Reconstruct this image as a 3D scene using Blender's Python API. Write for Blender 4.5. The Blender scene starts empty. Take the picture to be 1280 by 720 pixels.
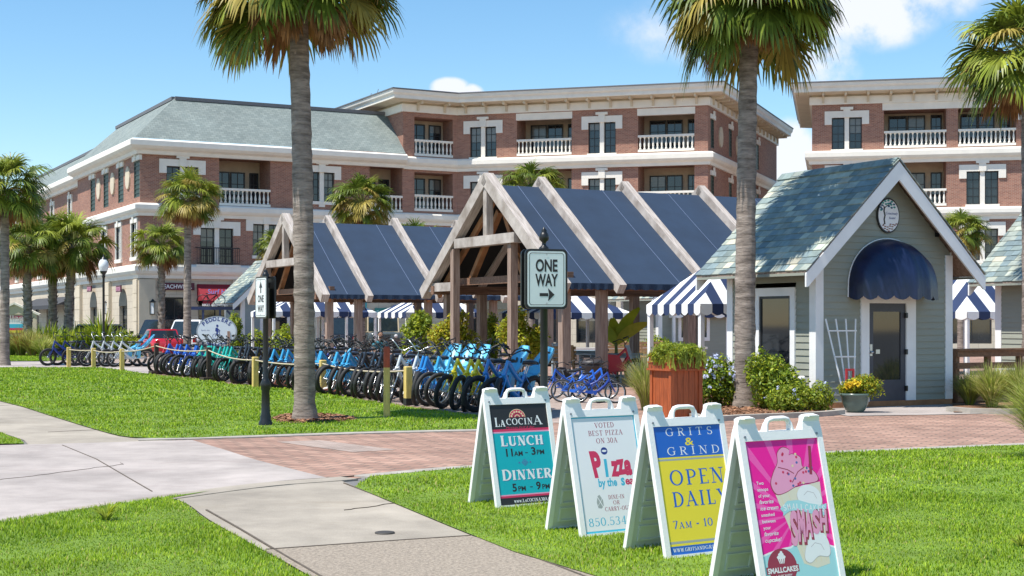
import bpy, math, random
import numpy as np
from mathutils import Vector, Matrix

R = math.radians
rng = random.Random(11)
scene = bpy.context.scene
COL = scene.collection

# ------------------------------------------------------------------ camera
F = 1800.0                      # focal length in photo pixels (1280 wide)
HZ = 404.0                      # horizon row in the photo
CH = 1.6                        # eye height
cam_d = bpy.data.cameras.new('camera')
cam_d.sensor_width = 36.0
cam_d.lens = 36.0 * F / 1280.0
cam_d.shift_y = (HZ - 360.0) / 1280.0
cam_d.clip_start = 0.1
cam_d.clip_end = 3000.0
cam = bpy.data.objects.new('camera', cam_d)
cam.location = (0, 0, CH)
cam.rotation_euler = (R(90), 0, 0)
COL.objects.link(cam)
scene.camera = cam

# ------------------------------------------------------------------ sun + sky
SUN_EL = R(63)
HX, HY = -0.842, -0.54          # horizontal direction towards the sun
sun_d = bpy.data.lights.new('sun', 'SUN')
sun_d.energy = 4.6
sun_d.angle = R(0.5)
sun_d.color = (1.0, 0.95, 0.87)
sun = bpy.data.objects.new('sun', sun_d)
sv = Vector((HX * math.cos(SUN_EL), HY * math.cos(SUN_EL), math.sin(SUN_EL)))
sun.rotation_euler = (-sv).to_track_quat('-Z', 'Y').to_euler()
sun.location = (-20, -10, 40)
COL.objects.link(sun)

world = bpy.data.worlds.new('World')
scene.world = world
world.use_nodes = True
wn = world.node_tree.nodes
wl = world.node_tree.links
wn.clear()
w_out = wn.new('ShaderNodeOutputWorld')
w_bg = wn.new('ShaderNodeBackground')
w_bg.inputs['Strength'].default_value = 0.120
sky = wn.new('ShaderNodeTexSky')
sky.sky_type = 'NISHITA'
sky.sun_disc = False
sky.sun_elevation = SUN_EL
sky.sun_rotation = math.atan2(HX, HY)
sky.air_density = 1.0
sky.dust_density = 0.0
sky.ozone_density = 2.2
w_hs = wn.new('ShaderNodeHueSaturation')
w_hs.inputs['Saturation'].default_value = 1.2
w_hs.inputs['Value'].default_value = 1.0
w_hs.inputs['Hue'].default_value = 0.494
wl.new(sky.outputs[0], w_hs.inputs['Color'])
wl.new(w_bg.outputs[0], w_out.inputs['Surface'])
# clouds: soft lobes in direction space, broken up by noise
w_tc = wn.new('ShaderNodeTexCoord')
w_sep = wn.new('ShaderNodeSeparateXYZ')
wl.new(w_tc.outputs['Generated'], w_sep.inputs[0])

def wmath(op, a, b=None, c=None):
    n = wn.new('ShaderNodeMath')
    n.operation = op
    for i, v in enumerate((a, b, c)):
        if v is None:
            continue
        if isinstance(v, (int, float)):
            n.inputs[i].default_value = v
        else:
            wl.new(v, n.inputs[i])
    return n.outputs[0]

w_az = wmath('ARCTAN2', w_sep.outputs['X'], w_sep.outputs['Y'])
w_el = wmath('ARCSINE', w_sep.outputs['Z'])
w_noise = wn.new('ShaderNodeTexNoise')
w_noise.inputs['Scale'].default_value = 26.0
w_noise.inputs['Detail'].default_value = 8.0
w_noise.inputs['Roughness'].default_value = 0.58
wl.new(w_tc.outputs['Generated'], w_noise.inputs['Vector'])
lobes = [  # azimuth, elevation, half-widths (radians), strength
    (0.245, 0.2080, 0.055, 0.032, 1.0), (0.285, 0.2350, 0.075, 0.042, 1.0), (0.215, 0.1770, 0.030, 0.030, 0.72),
    (0.190, 0.1150, 0.022, 0.028, 1.0), (0.205, 0.1000, 0.030, 0.034, 1.0), (0.160, 0.1000, 0.030, 0.030, 0.9),
    (-0.043, 0.1620, 0.016, 0.0085, 1.25), (-0.030, 0.1590, 0.012, 0.007, 1.0), (0.120, 0.200, 0.070, 0.030, 0.42),
    (-0.75, 0.30, 0.10, 0.05, 1.0), (0.75, 0.28, 0.16, 0.06, 1.0), (2.6, 0.4, 0.3, 0.1, 1.0), (-2.2, 0.35, 0.3, 0.1, 1.0),
]
w_mask = None
for az, el, ra, re, st in lobes:
    dx = wmath('DIVIDE', wmath('SUBTRACT', w_az, az), ra)
    dy = wmath('DIVIDE', wmath('SUBTRACT', w_el, el), re)
    d2 = wmath('ADD', wmath('MULTIPLY', dx, dx), wmath('MULTIPLY', dy, dy))
    m = wmath('MULTIPLY', wmath('MAXIMUM', wmath('SUBTRACT', 1.0, d2), 0.0), st)
    w_mask = m if w_mask is None else wmath('MAXIMUM', w_mask, m)
w_den = wmath('MULTIPLY', w_mask, wmath('ADD', wmath('MULTIPLY', wmath('SUBTRACT', w_noise.outputs['Fac'], 0.5), 3.4), 0.75))
w_ramp = wn.new('ShaderNodeMapRange')
w_ramp.inputs['From Min'].default_value = 0.05
w_ramp.inputs['From Max'].default_value = 0.72
w_ramp.inputs['To Max'].default_value = 0.93
w_ramp.interpolation_type = 'SMOOTHSTEP'
wl.new(w_den, w_ramp.inputs['Value'])
w_mix = wn.new('ShaderNodeMix')
w_mix.data_type = 'RGBA'
wl.new(w_ramp.outputs[0], w_mix.inputs[0])
wl.new(w_hs.outputs[0], w_mix.inputs[6])
w_mix.inputs[7].default_value = (5.6, 5.75, 6.1, 1)
wl.new(w_mix.outputs[2], w_bg.inputs['Color'])

vs = scene.view_settings
vs.view_transform = 'Standard'
vs.look = 'None'
vs.exposure = 0.55
vs.gamma = 1.0
vs.use_curve_mapping = False
scene.cycles.use_denoising = True
scene.cycles.max_bounces = 8
scene.cycles.transparent_max_bounces = 8

# ------------------------------------------------------------------ the town's street grid
UA = R(28.07)
U = Vector((0.8824, 0.4706, 0))     # right and away
V = Vector((-0.4706, 0.8824, 0))    # left and away

def at(px, Y, z=0.0):
    """A point at depth Y seen in photo column px."""
    return Vector(((px - 640.0) / F * Y, Y, z))

def gp(px, py, z=0.0):
    """The ground point under a photo pixel."""
    Y = F * CH / (py - HZ)
    return Vector(((px - 640.0) / F * Y, Y, z))

def zat(py, Y):
    return CH + (HZ - py) * Y / F

def along(P, D, px):
    """Distance from P along D to photo column px."""
    t = (px - 640.0) / F
    return (t * P.y - P.x) / (D.x - t * D.y)

# ------------------------------------------------------------------ mesh builder
class MB:
    def __init__(s, mat=None):
        s.v = []; s.f = []; s.mi = []; s.sm = []; s.uv = []; s.mats = []; s.hasuv = False
        s.c = 0; s.smooth = False
        if mat is not None:
            s.m(mat)
    def m(s, mat):
        if mat not in s.mats:
            s.mats.append(mat)
        s.c = s.mats.index(mat)
        return s
    def face(s, pts, uv=None):
        b = len(s.v)
        s.v.extend([tuple(p) for p in pts])
        s.f.append(tuple(range(b, b + len(pts))))
        s.mi.append(s.c); s.sm.append(s.smooth)
        s.uv.append(uv)
        if uv: s.hasuv = True
    def grid(s, rows, closed=False, capa=False, capb=False):
        """rows: list of equal-length point lists."""
        b = len(s.v); n = len(rows[0])
        for r in rows: s.v.extend([tuple(p) for p in r])
        def add(f):
            s.f.append(f); s.mi.append(s.c); s.sm.append(s.smooth); s.uv.append(None)
        for i in range(len(rows) - 1):
            for j in range(n if closed else n - 1):
                k = (j + 1) % n
                add((b + i*n + j, b + i*n + k, b + (i+1)*n + k, b + (i+1)*n + j))
        if capa: add(tuple(b + j for j in reversed(range(n))))
        if capb: add(tuple(b + (len(rows)-1)*n + j for j in range(n)))
    def box(s, x0, x1, y0, y1, z0, z1):
        p = [Vector(q) for q in ((x0,y0,z0),(x1,y0,z0),(x1,y1,z0),(x0,y1,z0),(x0,y0,z1),(x1,y0,z1),(x1,y1,z1),(x0,y1,z1))]
        s.hexa(p)
    def hexa(s, p):
        b = len(s.v); s.v.extend([tuple(q) for q in p])
        for f in ((0,3,2,1),(4,5,6,7),(0,1,5,4),(1,2,6,5),(2,3,7,6),(3,0,4,7)):
            s.f.append(tuple(b + i for i in f)); s.mi.append(s.c); s.sm.append(False); s.uv.append(None)
    def beam(s, p0, p1, w, h, up=(0,0,1)):
        """Box from p0 to p1; w across, h along up."""
        p0 = Vector(p0); p1 = Vector(p1); d = (p1 - p0).normalized()
        a = d.cross(Vector(up))
        if a.length < 1e-5: a = d.cross(Vector((1,0,0)))
        a.normalize(); b = a.cross(d).normalized()
        a *= w/2; b *= h/2
        s.hexa([p0-a-b, p0+a-b, p1+a-b, p1-a-b, p0-a+b, p0+a+b, p1+a+b, p1-a+b])
    def tube(s, pts, r, n=6, cap=True, closed=False):
        pts = [Vector(p) for p in pts]
        N = len(pts); rs = r if isinstance(r, (list, tuple)) else [r]*N
        rows = []; pa = None
        for i in range(N):
            if closed: d = pts[(i+1) % N] - pts[i-1]
            else: d = pts[min(i+1, N-1)] - pts[max(i-1, 0)]
            d.normalize()
            a = pa - d*pa.dot(d) if pa is not None else d.orthogonal()
            if a.length < 1e-6: a = d.orthogonal()
            a.normalize(); pa = a; b = d.cross(a)
            rows.append([pts[i] + (a*math.cos(t) + b*math.sin(t))*rs[i] for t in [2*math.pi*k/n for k in range(n)]])
        old = s.smooth; s.smooth = True
        if closed: rows.append(rows[0])
        s.grid(rows, True); s.smooth = old
        if cap and not closed:
            s.face(list(reversed(rows[0]))); s.face(rows[-1])
    def lathe(s, prof, c=(0,0,0), n=12, axis='z'):
        c = Vector(c); rows = []
        for r, h in prof:
            row = []
            for k in range(n):
                t = 2*math.pi*k/n
                q = (r*math.cos(t), r*math.sin(t), h)
                if axis == 'x': q = (q[2], q[0], q[1])
                elif axis == 'y': q = (q[1], q[2], q[0])
                row.append(c + Vector(q))
            rows.append(row)
        old = s.smooth; s.smooth = True
        s.grid(rows, True); s.smooth = old
        if prof[0][0] > 1e-4: s.face(list(reversed(rows[0])))
        if prof[-1][0] > 1e-4: s.face(rows[-1])
    def prism(s, poly, fr, d0, d1):
        """poly of (a,b) in frame fr(a,b,o); solid between offsets d0 < d1."""
        lo = [fr(a, b, d0) for a, b in poly]; hi = [fr(a, b, d1) for a, b in poly]
        s.face(hi); s.face(list(reversed(lo)))
        n = len(poly)
        for i in range(n):
            j = (i+1) % n
            s.face([lo[i], lo[j], hi[j], hi[i]])
    def build(s, name, parent=None, world=False, recalc=False):
        me = bpy.data.meshes.new(name)
        vs_ = s.v
        if world and parent is not None:
            root = parent
            while root.parent is not None: root = root.parent
            inv = (Matrix.Translation(root.location) @ Matrix.Rotation(root.rotation_euler.z, 4, 'Z')).inverted()
            vs_ = [tuple(inv @ Vector(v)) for v in vs_]
        me.from_pydata(vs_, [], s.f)
        for mm in s.mats: me.materials.append(mm)
        me.polygons.foreach_set('material_index', s.mi)
        me.polygons.foreach_set('use_smooth', s.sm)
        if s.hasuv:
            lay = me.uv_layers.new(name='uv')
            flat = []
            for f, uv in zip(s.f, s.uv):
                if uv is None: flat.extend([0.0, 0.0]*len(f))
                else:
                    for q in uv: flat.extend((q[0], q[1]))
            lay.data.foreach_set('uv', flat)
        me.update()
        if recalc:
            import bmesh
            bm = bmesh.new(); bm.from_mesh(me)
            bmesh.ops.remove_doubles(bm, verts=bm.verts, dist=1e-4)
            bmesh.ops.recalc_face_normals(bm, faces=bm.faces)
            bm.to_mesh(me); bm.free()
        o = bpy.data.objects.new(name, me)
        COL.objects.link(o)
        if parent is not None: o.parent = parent
        return o

def tag(o, label=None, cat=None, group=None, kind=None):
    for k, v in (('label', label), ('category', cat), ('group', group), ('kind', kind)):
        if v: o[k] = v
    return o

def thing(name, label, cat, loc=(0,0,0), rotz=0.0, group=None):
    o = bpy.data.objects.new(name, None)
    o.empty_display_size = 0.2
    COL.objects.link(o)
    o.location = loc; o.rotation_euler = (0, 0, rotz)
    return tag(o, label, cat, group)

def dup(root, loc, rotz=0.0, label=None, scale=1.0, rot=None):
    def cp(o, par):
        c = o.copy(); COL.objects.link(c)
        if par is not None: c.parent = par
        for ch in list(o.children): cp(ch, c)
        return c
    r = cp(root, None)
    r.location = loc; r.rotation_euler = rot if rot else (0, 0, rotz)
    r.scale = (scale,)*3
    if label: r['label'] = label
    return r

def mitre(poly, i, closed=False):
    n = len(poly)
    def nrm(a, b):
        d = (b - a); d = Vector((d.x, d.y, 0)).normalized()
        return Vector((d.y, -d.x, 0))
    if closed:
        n0 = nrm(poly[i-1], poly[i]); n1 = nrm(poly[i], poly[(i+1) % n])
    else:
        n0 = nrm(poly[max(i-1, 0)], poly[max(i, 1)]); n1 = nrm(poly[min(i, n-2)], poly[min(i+1, n-1)])
    m = (n0 + n1).normalized()
    return m / max(0.3, m.dot(n0))

def sweep(mb, poly, prof, ends=True):
    """Sweep (out, z) profile along a plan polyline (outside on its right), mitred."""
    rows = []
    for i, p in enumerate(poly):
        m = mitre(poly, i)
        rows.append([Vector((p.x, p.y, 0)) + m*o + Vector((0, 0, z)) for o, z in prof])
    for i in range(len(rows)-1):
        for j in range(len(prof)-1):
            mb.face([rows[i][j], rows[i+1][j], rows[i+1][j+1], rows[i][j+1]])
    if ends:
        mb.face(list(reversed(rows[0]))); mb.face(rows[-1])

def spline(pts, k=6, closed=False):
    pts = [Vector(p) for p in pts]; out = []
    n = len(pts)
    for i in range(n if closed else n-1):
        p0 = pts[(i-1) % n] if closed or i > 0 else pts[0]
        p1 = pts[i]; p2 = pts[(i+1) % n]
        p3 = pts[(i+2) % n] if closed or i+2 < n else pts[-1]
        for j in range(k):
            t = j/k
            out.append(0.5*((2*p1) + (p2-p0)*t + (2*p0-5*p1+4*p2-p3)*t*t + (3*p1-p0-3*p2+p3)*t*t*t))
    if not closed: out.append(pts[-1])
    return out

# ------------------------------------------------------------------ materials
MATS = {}
def N_(nt, typ, **kw):
    n = nt.nodes.new(typ)
    for k, v in kw.items():
        if k in n.inputs: n.inputs[k].default_value = v
        else: setattr(n, k, v)
    return n

def mat(name, col, rough=0.7, var=0.12, scale=8.0, bump=0.0, bscale=None, metal=0.0, spec=0.5, col2=None, stretch=None, island=0.0, trans=0.0, sheen=0.0, detail=6.0, coat=0.0):
    """Principled with noise-driven colour variation, optional bump and per-piece variation."""
    if name in MATS: return MATS[name]
    m = bpy.data.materials.new(name); m.use_nodes = True
    nt = m.node_tree; b = nt.nodes['Principled BSDF']; L = nt.links.new
    b.inputs['Roughness'].default_value = rough
    b.inputs['Metallic'].default_value = metal
    b.inputs['Specular IOR Level'].default_value = spec
    if coat: b.inputs['Coat Weight'].default_value = coat; b.inputs['Coat Roughness'].default_value = 0.08
    tc = N_(nt, 'ShaderNodeTexCoord'); mp = N_(nt, 'ShaderNodeMapping')
    L(tc.outputs['Object'], mp.inputs['Vector'])
    if stretch: mp.inputs['Scale'].default_value = stretch
    nz = N_(nt, 'ShaderNodeTexNoise', Scale=scale, Detail=detail, Roughness=0.6)
    L(mp.outputs[0], nz.inputs['Vector'])
    mr = N_(nt, 'ShaderNodeMapRange')
    mr.inputs['From Min'].default_value = 0.3; mr.inputs['From Max'].default_value = 0.7
    L(nz.outputs['Fac'], mr.inputs['Value'])
    c1 = tuple(max(0, c*(1-var)) for c in col) + (1,)
    c2 = tuple(min(1, c*(1+var)) for c in (col2 or col)) + (1,)
    mx = N_(nt, 'ShaderNodeMix', data_type='RGBA')
    mx.inputs[6].default_value = c1; mx.inputs[7].default_value = c2
    L(mr.outputs[0], mx.inputs[0])
    src = mx.outputs[2]
    if island:
        g = N_(nt, 'ShaderNodeNewGeometry'); hs = N_(nt, 'ShaderNodeHueSaturation')
        m1 = N_(nt, 'ShaderNodeMapRange'); m1.inputs['To Min'].default_value = 1-island; m1.inputs['To Max'].default_value = 1+island
        L(g.outputs['Random Per Island'], m1.inputs['Value']); L(m1.outputs[0], hs.inputs['Value'])
        L(src, hs.inputs['Color']); src = hs.outputs[0]
    L(src, b.inputs['Base Color'])
    if bump:
        nb = N_(nt, 'ShaderNodeTexNoise', Scale=bscale or scale*4, Detail=5.0)
        L(mp.outputs[0], nb.inputs['Vector'])
        bp = N_(nt, 'ShaderNodeBump', Strength=bump, Distance=0.02)
        L(nb.outputs['Fac'], bp.inputs['Height']); L(bp.outputs[0], b.inputs['Normal'])
    if trans:
        tr = N_(nt, 'ShaderNodeBsdfTranslucent'); L(src, tr.inputs['Color'])
        ms = N_(nt, 'ShaderNodeMixShader'); ms.inputs[0].default_value = trans
        out = nt.nodes['Material Output']
        L(b.outputs[0], ms.inputs[1]); L(tr.outputs[0], ms.inputs[2]); L(ms.outputs[0], out.inputs['Surface'])
    MATS[name] = m
    return m

def brick_mat(name, c1, c2, mortar, bw=0.21, rh=0.072, ms=0.01, coords='UV', rot=0.0, var=0.25, rough=0.85, bump=0.3, big=0.35, offset=0.5):
    m = bpy.data.materials.new(name); m.use_nodes = True
    nt = m.node_tree; b = nt.nodes['Principled BSDF']; L = nt.links.new
    b.inputs['Roughness'].default_value = rough
    b.inputs['Specular IOR Level'].default_value = 0.3
    tc = N_(nt, 'ShaderNodeTexCoord'); mp = N_(nt, 'ShaderNodeMapping')
    mp.inputs['Rotation'].default_value = (0, 0, rot)
    L(tc.outputs[coords], mp.inputs['Vector'])
    br = N_(nt, 'ShaderNodeTexBrick', Scale=1.0)
    br.inputs['Color1'].default_value = c1 + (1,); br.inputs['Color2'].default_value = c2 + (1,)
    br.inputs['Mortar'].default_value = mortar + (1,)
    br.inputs['Mortar Size'].default_value = ms; br.inputs['Brick Width'].default_value = bw; br.inputs['Row Height'].default_value = rh
    br.offset = offset
    L(mp.outputs[0], br.inputs['Vector'])
    nz = N_(nt, 'ShaderNodeTexNoise', Scale=big, Detail=8.0, Roughness=0.65)
    L(tc.outputs['Object'], nz.inputs['Vector'])
    mr = N_(nt, 'ShaderNodeMapRange'); mr.inputs['From Min'].default_value = 0.3; mr.inputs['From Max'].default_value = 0.7
    mr.inputs['To Min'].default_value = 1-var; mr.inputs['To Max'].default_value = 1+var
    L(nz.outputs['Fac'], mr.inputs['Value'])
    hs = N_(nt, 'ShaderNodeHueSaturation'); L(br.outputs['Color'], hs.inputs['Color']); L(mr.outputs[0], hs.inputs['Value'])
    L(hs.outputs[0], b.inputs['Base Color'])
    if bump:
        bp = N_(nt, 'ShaderNodeBump', Strength=bump, Distance=0.01); bp.invert = True
        L(br.outputs['Fac'], bp.inputs['Height']); L(bp.outputs[0], b.inputs['Normal'])
    MATS[name] = m
    return m

def glass_mat(name, col, rough=0.04):
    return mat(name, col, rough, 0.3, 1.5, spec=0.8)

M_brick = brick_mat('red_brick', (0.385, 0.175, 0.117), (0.25, 0.102, 0.072), (0.37, 0.29, 0.235), 0.24, 0.08, 0.010, var=0.12)
M_stone = mat('cream_stone', (0.62, 0.53, 0.40), 0.85, 0.10, 1.2, 0.15, 20)
M_stonew = mat('pale_trim', (0.80, 0.76, 0.68), 0.7, 0.06, 1.5)
M_block = brick_mat('cream_block', (0.60, 0.52, 0.41), (0.56, 0.48, 0.37), (0.46, 0.39, 0.30), 0.9, 0.42, 0.018, var=0.1)
M_slate = brick_mat('green_slate', (0.245, 0.280, 0.262), (0.185, 0.22, 0.21), (0.12, 0.145, 0.14), 0.32, 0.2, 0.010, var=0.14, big=0.5)
M_glass = glass_mat('dark_glass', (0.018, 0.022, 0.026))
M_shutter = mat('green_shutter', (0.03, 0.055, 0.045), 0.5, 0.1)
M_frame = mat('black_frame', (0.018, 0.018, 0.02), 0.45, 0.1)
M_roofcap = mat('lead_cap', (0.14, 0.14, 0.15), 0.6, 0.1)
M_white = mat('white_paint', (0.80, 0.80, 0.79), 0.5, 0.05, 3.0)
M_plastic = mat('white_plastic', (0.84, 0.83, 0.805), 0.42, 0.07, 3.0, 0.06, 60)
M_sage = mat('sage_siding', (0.285, 0.30, 0.25), 0.65, 0.07, 3.0, stretch=(0.4, 0.4, 3))
M_sageb = mat('bluegrey_siding', (0.30, 0.345, 0.345), 0.65, 0.07, 3.0, stretch=(0.4, 0.4, 3))
M_navy = mat('navy_canvas', (0.017, 0.037, 0.074), 0.85, 0.13, 1.3, 0.05, 150)
M_navyd = mat('dark_navy_canvas', (0.010, 0.018, 0.055), 0.36, 0.35, 3.5, 0.12, 12, stretch=(2.5, 1, 0.7))
M_navyp = mat('navy_paint', (0.02, 0.035, 0.10), 0.4, 0.1)
M_wood = mat('weathered_wood', (0.23, 0.14, 0.10), 0.85, 0.22, 3.0, 0.3, 9, col2=(0.34, 0.25, 0.20), stretch=(7, 7, 0.5))
M_beam = mat('brown_beam_wood', (0.17, 0.085, 0.05), 0.8, 0.25, 3.0, 0.25, 9, col2=(0.25, 0.14, 0.09), stretch=(0.5, 7, 7))
M_roofshade = mat('black_roof_shade', (0.006, 0.006, 0.007), 0.9, 0.1)  # near-black colour standing in for the darkness under the canvas roofs
M_woodg = mat('silvered_timber', (0.32, 0.265, 0.225), 0.9, 0.15, 3.0, 0.3, 9, col2=(0.50, 0.45, 0.41), stretch=(9, 0.7, 0.7))
M_woodw = mat('warm_timber', (0.33, 0.15, 0.065), 0.75, 0.25, 4.0, 0.25, 14)
M_red_wood = mat('red_stained_cedar', (0.36, 0.085, 0.024), 0.6, 0.34, 5.0, 0.25, 10, stretch=(9, 9, 0.7))
M_black = mat('black_metal', (0.012, 0.013, 0.014), 0.38, 0.15)
M_rubber = mat('black_rubber', (0.014, 0.014, 0.015), 0.75, 0.2)
M_chrome = mat('steel', (0.55, 0.56, 0.57), 0.28, 0.06, metal=0.9)
M_trunk = None

# ================================================================== GROUND
def sheet(name, poly, z, material, parent=None, kind='structure'):
    mb = MB(material)
    mb.face([(p.x, p.y, z) for p in poly])
    o = mb.build(name)
    # make sure it faces up
    if o.data.polygons[0].normal.z < 0: o.data.flip_normals()
    return tag(o, kind=kind)

def concrete(name, col, joint_tint=(0.16, 0.125, 0.10)):
    """Poured concrete: broad stains, mid blotches, fine sand grain and a few darker streaks."""
    m = bpy.data.materials.new(name); m.use_nodes = True
    nt = m.node_tree; b = nt.nodes['Principled BSDF']; L = nt.links.new
    b.inputs['Roughness'].default_value = 0.92; b.inputs['Specular IOR Level'].default_value = 0.25
    tc = N_(nt, 'ShaderNodeTexCoord')
    fac = None
    for sc, dt, lo, hi, w in ((0.55, 10, 0.35, 0.70, 0.55), (2.6, 12, 0.3, 0.7, 0.30), (85.0, 3, 0.25, 0.75, 0.32)):
        n = N_(nt, 'ShaderNodeTexNoise', Scale=sc, Detail=float(dt), Roughness=0.62); L(tc.outputs['Object'], n.inputs['Vector'])
        r = N_(nt, 'ShaderNodeMapRange'); r.inputs['From Min'].default_value = lo; r.inputs['From Max'].default_value = hi; r.inputs['To Min'].default_value = -w/2; r.inputs['To Max'].default_value = w/2
        L(n.outputs['Fac'], r.inputs['Value'])
        if fac is None: fac = r.outputs[0]
        else:
            a = N_(nt, 'ShaderNodeMath', operation='ADD'); L(fac, a.inputs[0]); L(r.outputs[0], a.inputs[1]); fac = a.outputs[0]
    a = N_(nt, 'ShaderNodeMath', operation='ADD'); L(fac, a.inputs[0]); a.inputs[1].default_value = 0.5; a.use_clamp = True
    mx = N_(nt, 'ShaderNodeMix', data_type='RGBA')
    mx.inputs[6].default_value = tuple(c*0.56 for c in col) + (1,); mx.inputs[7].default_value = tuple(min(1, c*1.26) for c in col) + (1,)
    L(a.outputs[0], mx.inputs[0])
    # rusty stains with a shape of their own
    n = N_(nt, 'ShaderNodeTexNoise', Scale=0.9, Detail=9.0, Roughness=0.7); mp = N_(nt, 'ShaderNodeMapping'); mp.inputs['Location'].default_value = (7, 3, 0); mp.inputs['Scale'].default_value = (0.5, 1.4, 1)
    L(tc.outputs['Object'], mp.inputs['Vector']); L(mp.outputs[0], n.inputs['Vector'])
    r = N_(nt, 'ShaderNodeMapRange'); r.inputs['From Min'].default_value = 0.56; r.inputs['From Max'].default_value = 0.72; r.inputs['To Max'].default_value = 0.38; L(n.outputs['Fac'], r.inputs['Value'])
    m2 = N_(nt, 'ShaderNodeMix', data_type='RGBA'); L(r.outputs[0], m2.inputs[0]); L(mx.outputs[2], m2.inputs[6]); m2.inputs[7].default_value = joint_tint + (1,)
    L(m2.outputs[2], b.inputs['Base Color'])
    nb = N_(nt, 'ShaderNodeTexNoise', Scale=70.0, Detail=4.0); L(tc.outputs['Object'], nb.inputs['Vector'])
    bp = N_(nt, 'ShaderNodeBump', Strength=0.3, Distance=0.015); L(nb.outputs['Fac'], bp.inputs['Height']); L(bp.outputs[0], b.inputs['Normal'])
    MATS[name] = m
    return m
M_asphalt = mat('street_asphalt', (0.16, 0.155, 0.15), 0.9, 0.18, 0.8, 0.2, 60)
M_conc = concrete('pale_concrete', (0.43, 0.38, 0.35), (0.23, 0.165, 0.15))
M_conc2 = concrete('grey_concrete', (0.385, 0.34, 0.28), (0.20, 0.16, 0.11))
M_aggr = mat('exposed_aggregate', (0.30, 0.25, 0.195), 0.95, 0.4, 45.0, 0.5, 120, detail=3)
M_kerb = mat('kerb_concrete', (0.36, 0.33, 0.285), 0.9, 0.22, 4.0, 0.2, 60)
M_joint = mat('joint_dirt', (0.10, 0.08, 0.06), 0.95, 0.3, 9.0)
M_pave = brick_mat('brick_paving', (0.43, 0.265, 0.20), (0.29, 0.17, 0.128), (0.19, 0.14, 0.11), 0.30, 0.15, 0.016, 'Object', UA, var=0.3, big=0.8)
M_paveg = brick_mat('grey_paving', (0.42, 0.33, 0.28), (0.32, 0.25, 0.215), (0.20, 0.16, 0.13), 0.30, 0.15, 0.008, 'Object', UA, var=0.2, big=0.8)
M_soil = mat('lawn_soil', (0.13, 0.21, 0.02), 0.95, 0.3, 2.0)
M_mulch = mat('bark_mulch', (0.20, 0.105, 0.06), 0.95, 0.5, 22.0, 0.8, 50)

sheet('ground', [Vector((-600,-60,0)), Vector((600,-60,0)), Vector((600,1200,0)), Vector((-600,1200,0))], 0.0, M_asphalt)

def gl(*pp):
    return [gp(x, y) for x, y in pp]

road_low = spline(gl((-420,735),(-200,695),(0,657),(100,640),(215,623),(330,608),(420,601),(500,593),(600,585),(800,576),(1020,568),(1280,557),(1600,546)), 5)
# brick square: road on the right and everything under and round the pavilions
plaza = road_low + gl((1800,500),(1500,455),(1180,437),(700,436),(330,437),(150,441)) + gl((170,461),(190,470),(400,492),(520,506))
sheet('brick_plaza', [p for p in road_low if p.x > -2.3] + gl((1700,515),(1500,455),(1180,437),(700,436),(330,437),(178,438),(170,462),(150,553)), 0.006, M_pave)

conc_road = [p for p in road_low if p.x < -1.75] + gl((415,600),(375,590),(320,576),(280,563),(240,551),(165,553),(60,556),(0,557.5),(-200,561),(-480,567))
sheet('road', conc_road, 0.012, M_conc)
# sidewalk running back to the left from the road
sheet('sidewalk', gl((242,549.5),(165,547),(120,537),(60,519),(0,501),(-120,477),(-300,462),(-300,480),(-60,527),(0,541),(30,551),(36,557.4),(165,554)), 0.010, M_conc2)
# pale kerb strips
def strip(name, path, w, z0, z1, material):
    mb = MB(material); path = [Vector((p.x, p.y, 0)) for p in path]
    rows = []
    for i, p in enumerate(path):
        m = mitre(path, i)
        rows.append([p - m*w/2 + Vector((0,0,z0)), p - m*w/2 + Vector((0,0,z1)), p + m*w/2 + Vector((0,0,z1)), p + m*w/2 + Vector((0,0,z0))])
    mb.grid(rows, False, True, True)
    o = mb.build(name, recalc=True)
    return tag(o, kind='structure')
strip('kerb', [p for p in road_low if p.x > -1.65], 0.22, -0.02, 0.024, M_kerb)
strip('kerb', spline(gl((172,551),(300,547.5),(450,542.5),(600,538.8),(655,537)), 4), 0.28, -0.02, 0.022, M_kerb)
strip('kerb', [p for p in road_low if p.x < -1.6], 0.30, -0.02, 0.020, M_conc2)
strip('joint', [p + Vector((0.03, 0.24, 0)) for p in road_low if p.x < -1.6], 0.022, 0.0, 0.0185, M_joint)
strip('joint', gl((78,557.6),(120,575),(190,616)), 0.014, 0.0, 0.0165, M_joint)
# hairline cracks and more tooled joints
rc = random.Random(31)
def crack(a, b, n=14, amp=0.09):
    a = gp(*a); b = gp(*b); d = (b-a); q = Vector((-d.y, d.x, 0)).normalized(); off = 0; out = []
    for k in range(n+1):
        off += rc.uniform(-amp, amp); out.append(a + d*k/n + q*off*(1 if 0 < k < n else 0))
    return out
strip('crack', crack((-30,604),(150,580), 20, 0.035), 0.004, 0.0, 0.0165, M_joint)
strip('crack', crack((430,640),(520,628), 14, 0.025), 0.004, 0.0, 0.0205, M_joint)
strip('joint', gl((-60,512),(70,503)), 0.014, 0.0, 0.0145, M_joint)
strip('joint', gl((60,541),(168,536)), 0.014, 0.0, 0.0145, M_joint)
# the lower walk
wl_ = spline(gl((213,623),(236,633),(262,652),(320,685),(385,721),(520,800),(700,900)), 4)
wr_ = spline(gl((424,601.5),(440,608),(560,657),(640,688),(755,722),(930,785),(1200,880)), 4)
sheet('walk', wl_ + list(reversed(wr_)), 0.014, M_conc2)
sheet('aggregate_walk', gl((330,690),(385,722),(520,800),(700,900),(1200,880),(930,785),(755,722),(640,688.5),(588,672)), 0.018, M_aggr)
for pts in (((258,640),(300,664),(360,700),(480,770)), ((333,690),(460,681),(588,672.5)), ((430,606),(500,633),(620,682),(700,712),(900,790))):
    strip('joint', gl(*pts), 0.016, 0.0, 0.0225, M_joint)
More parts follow.
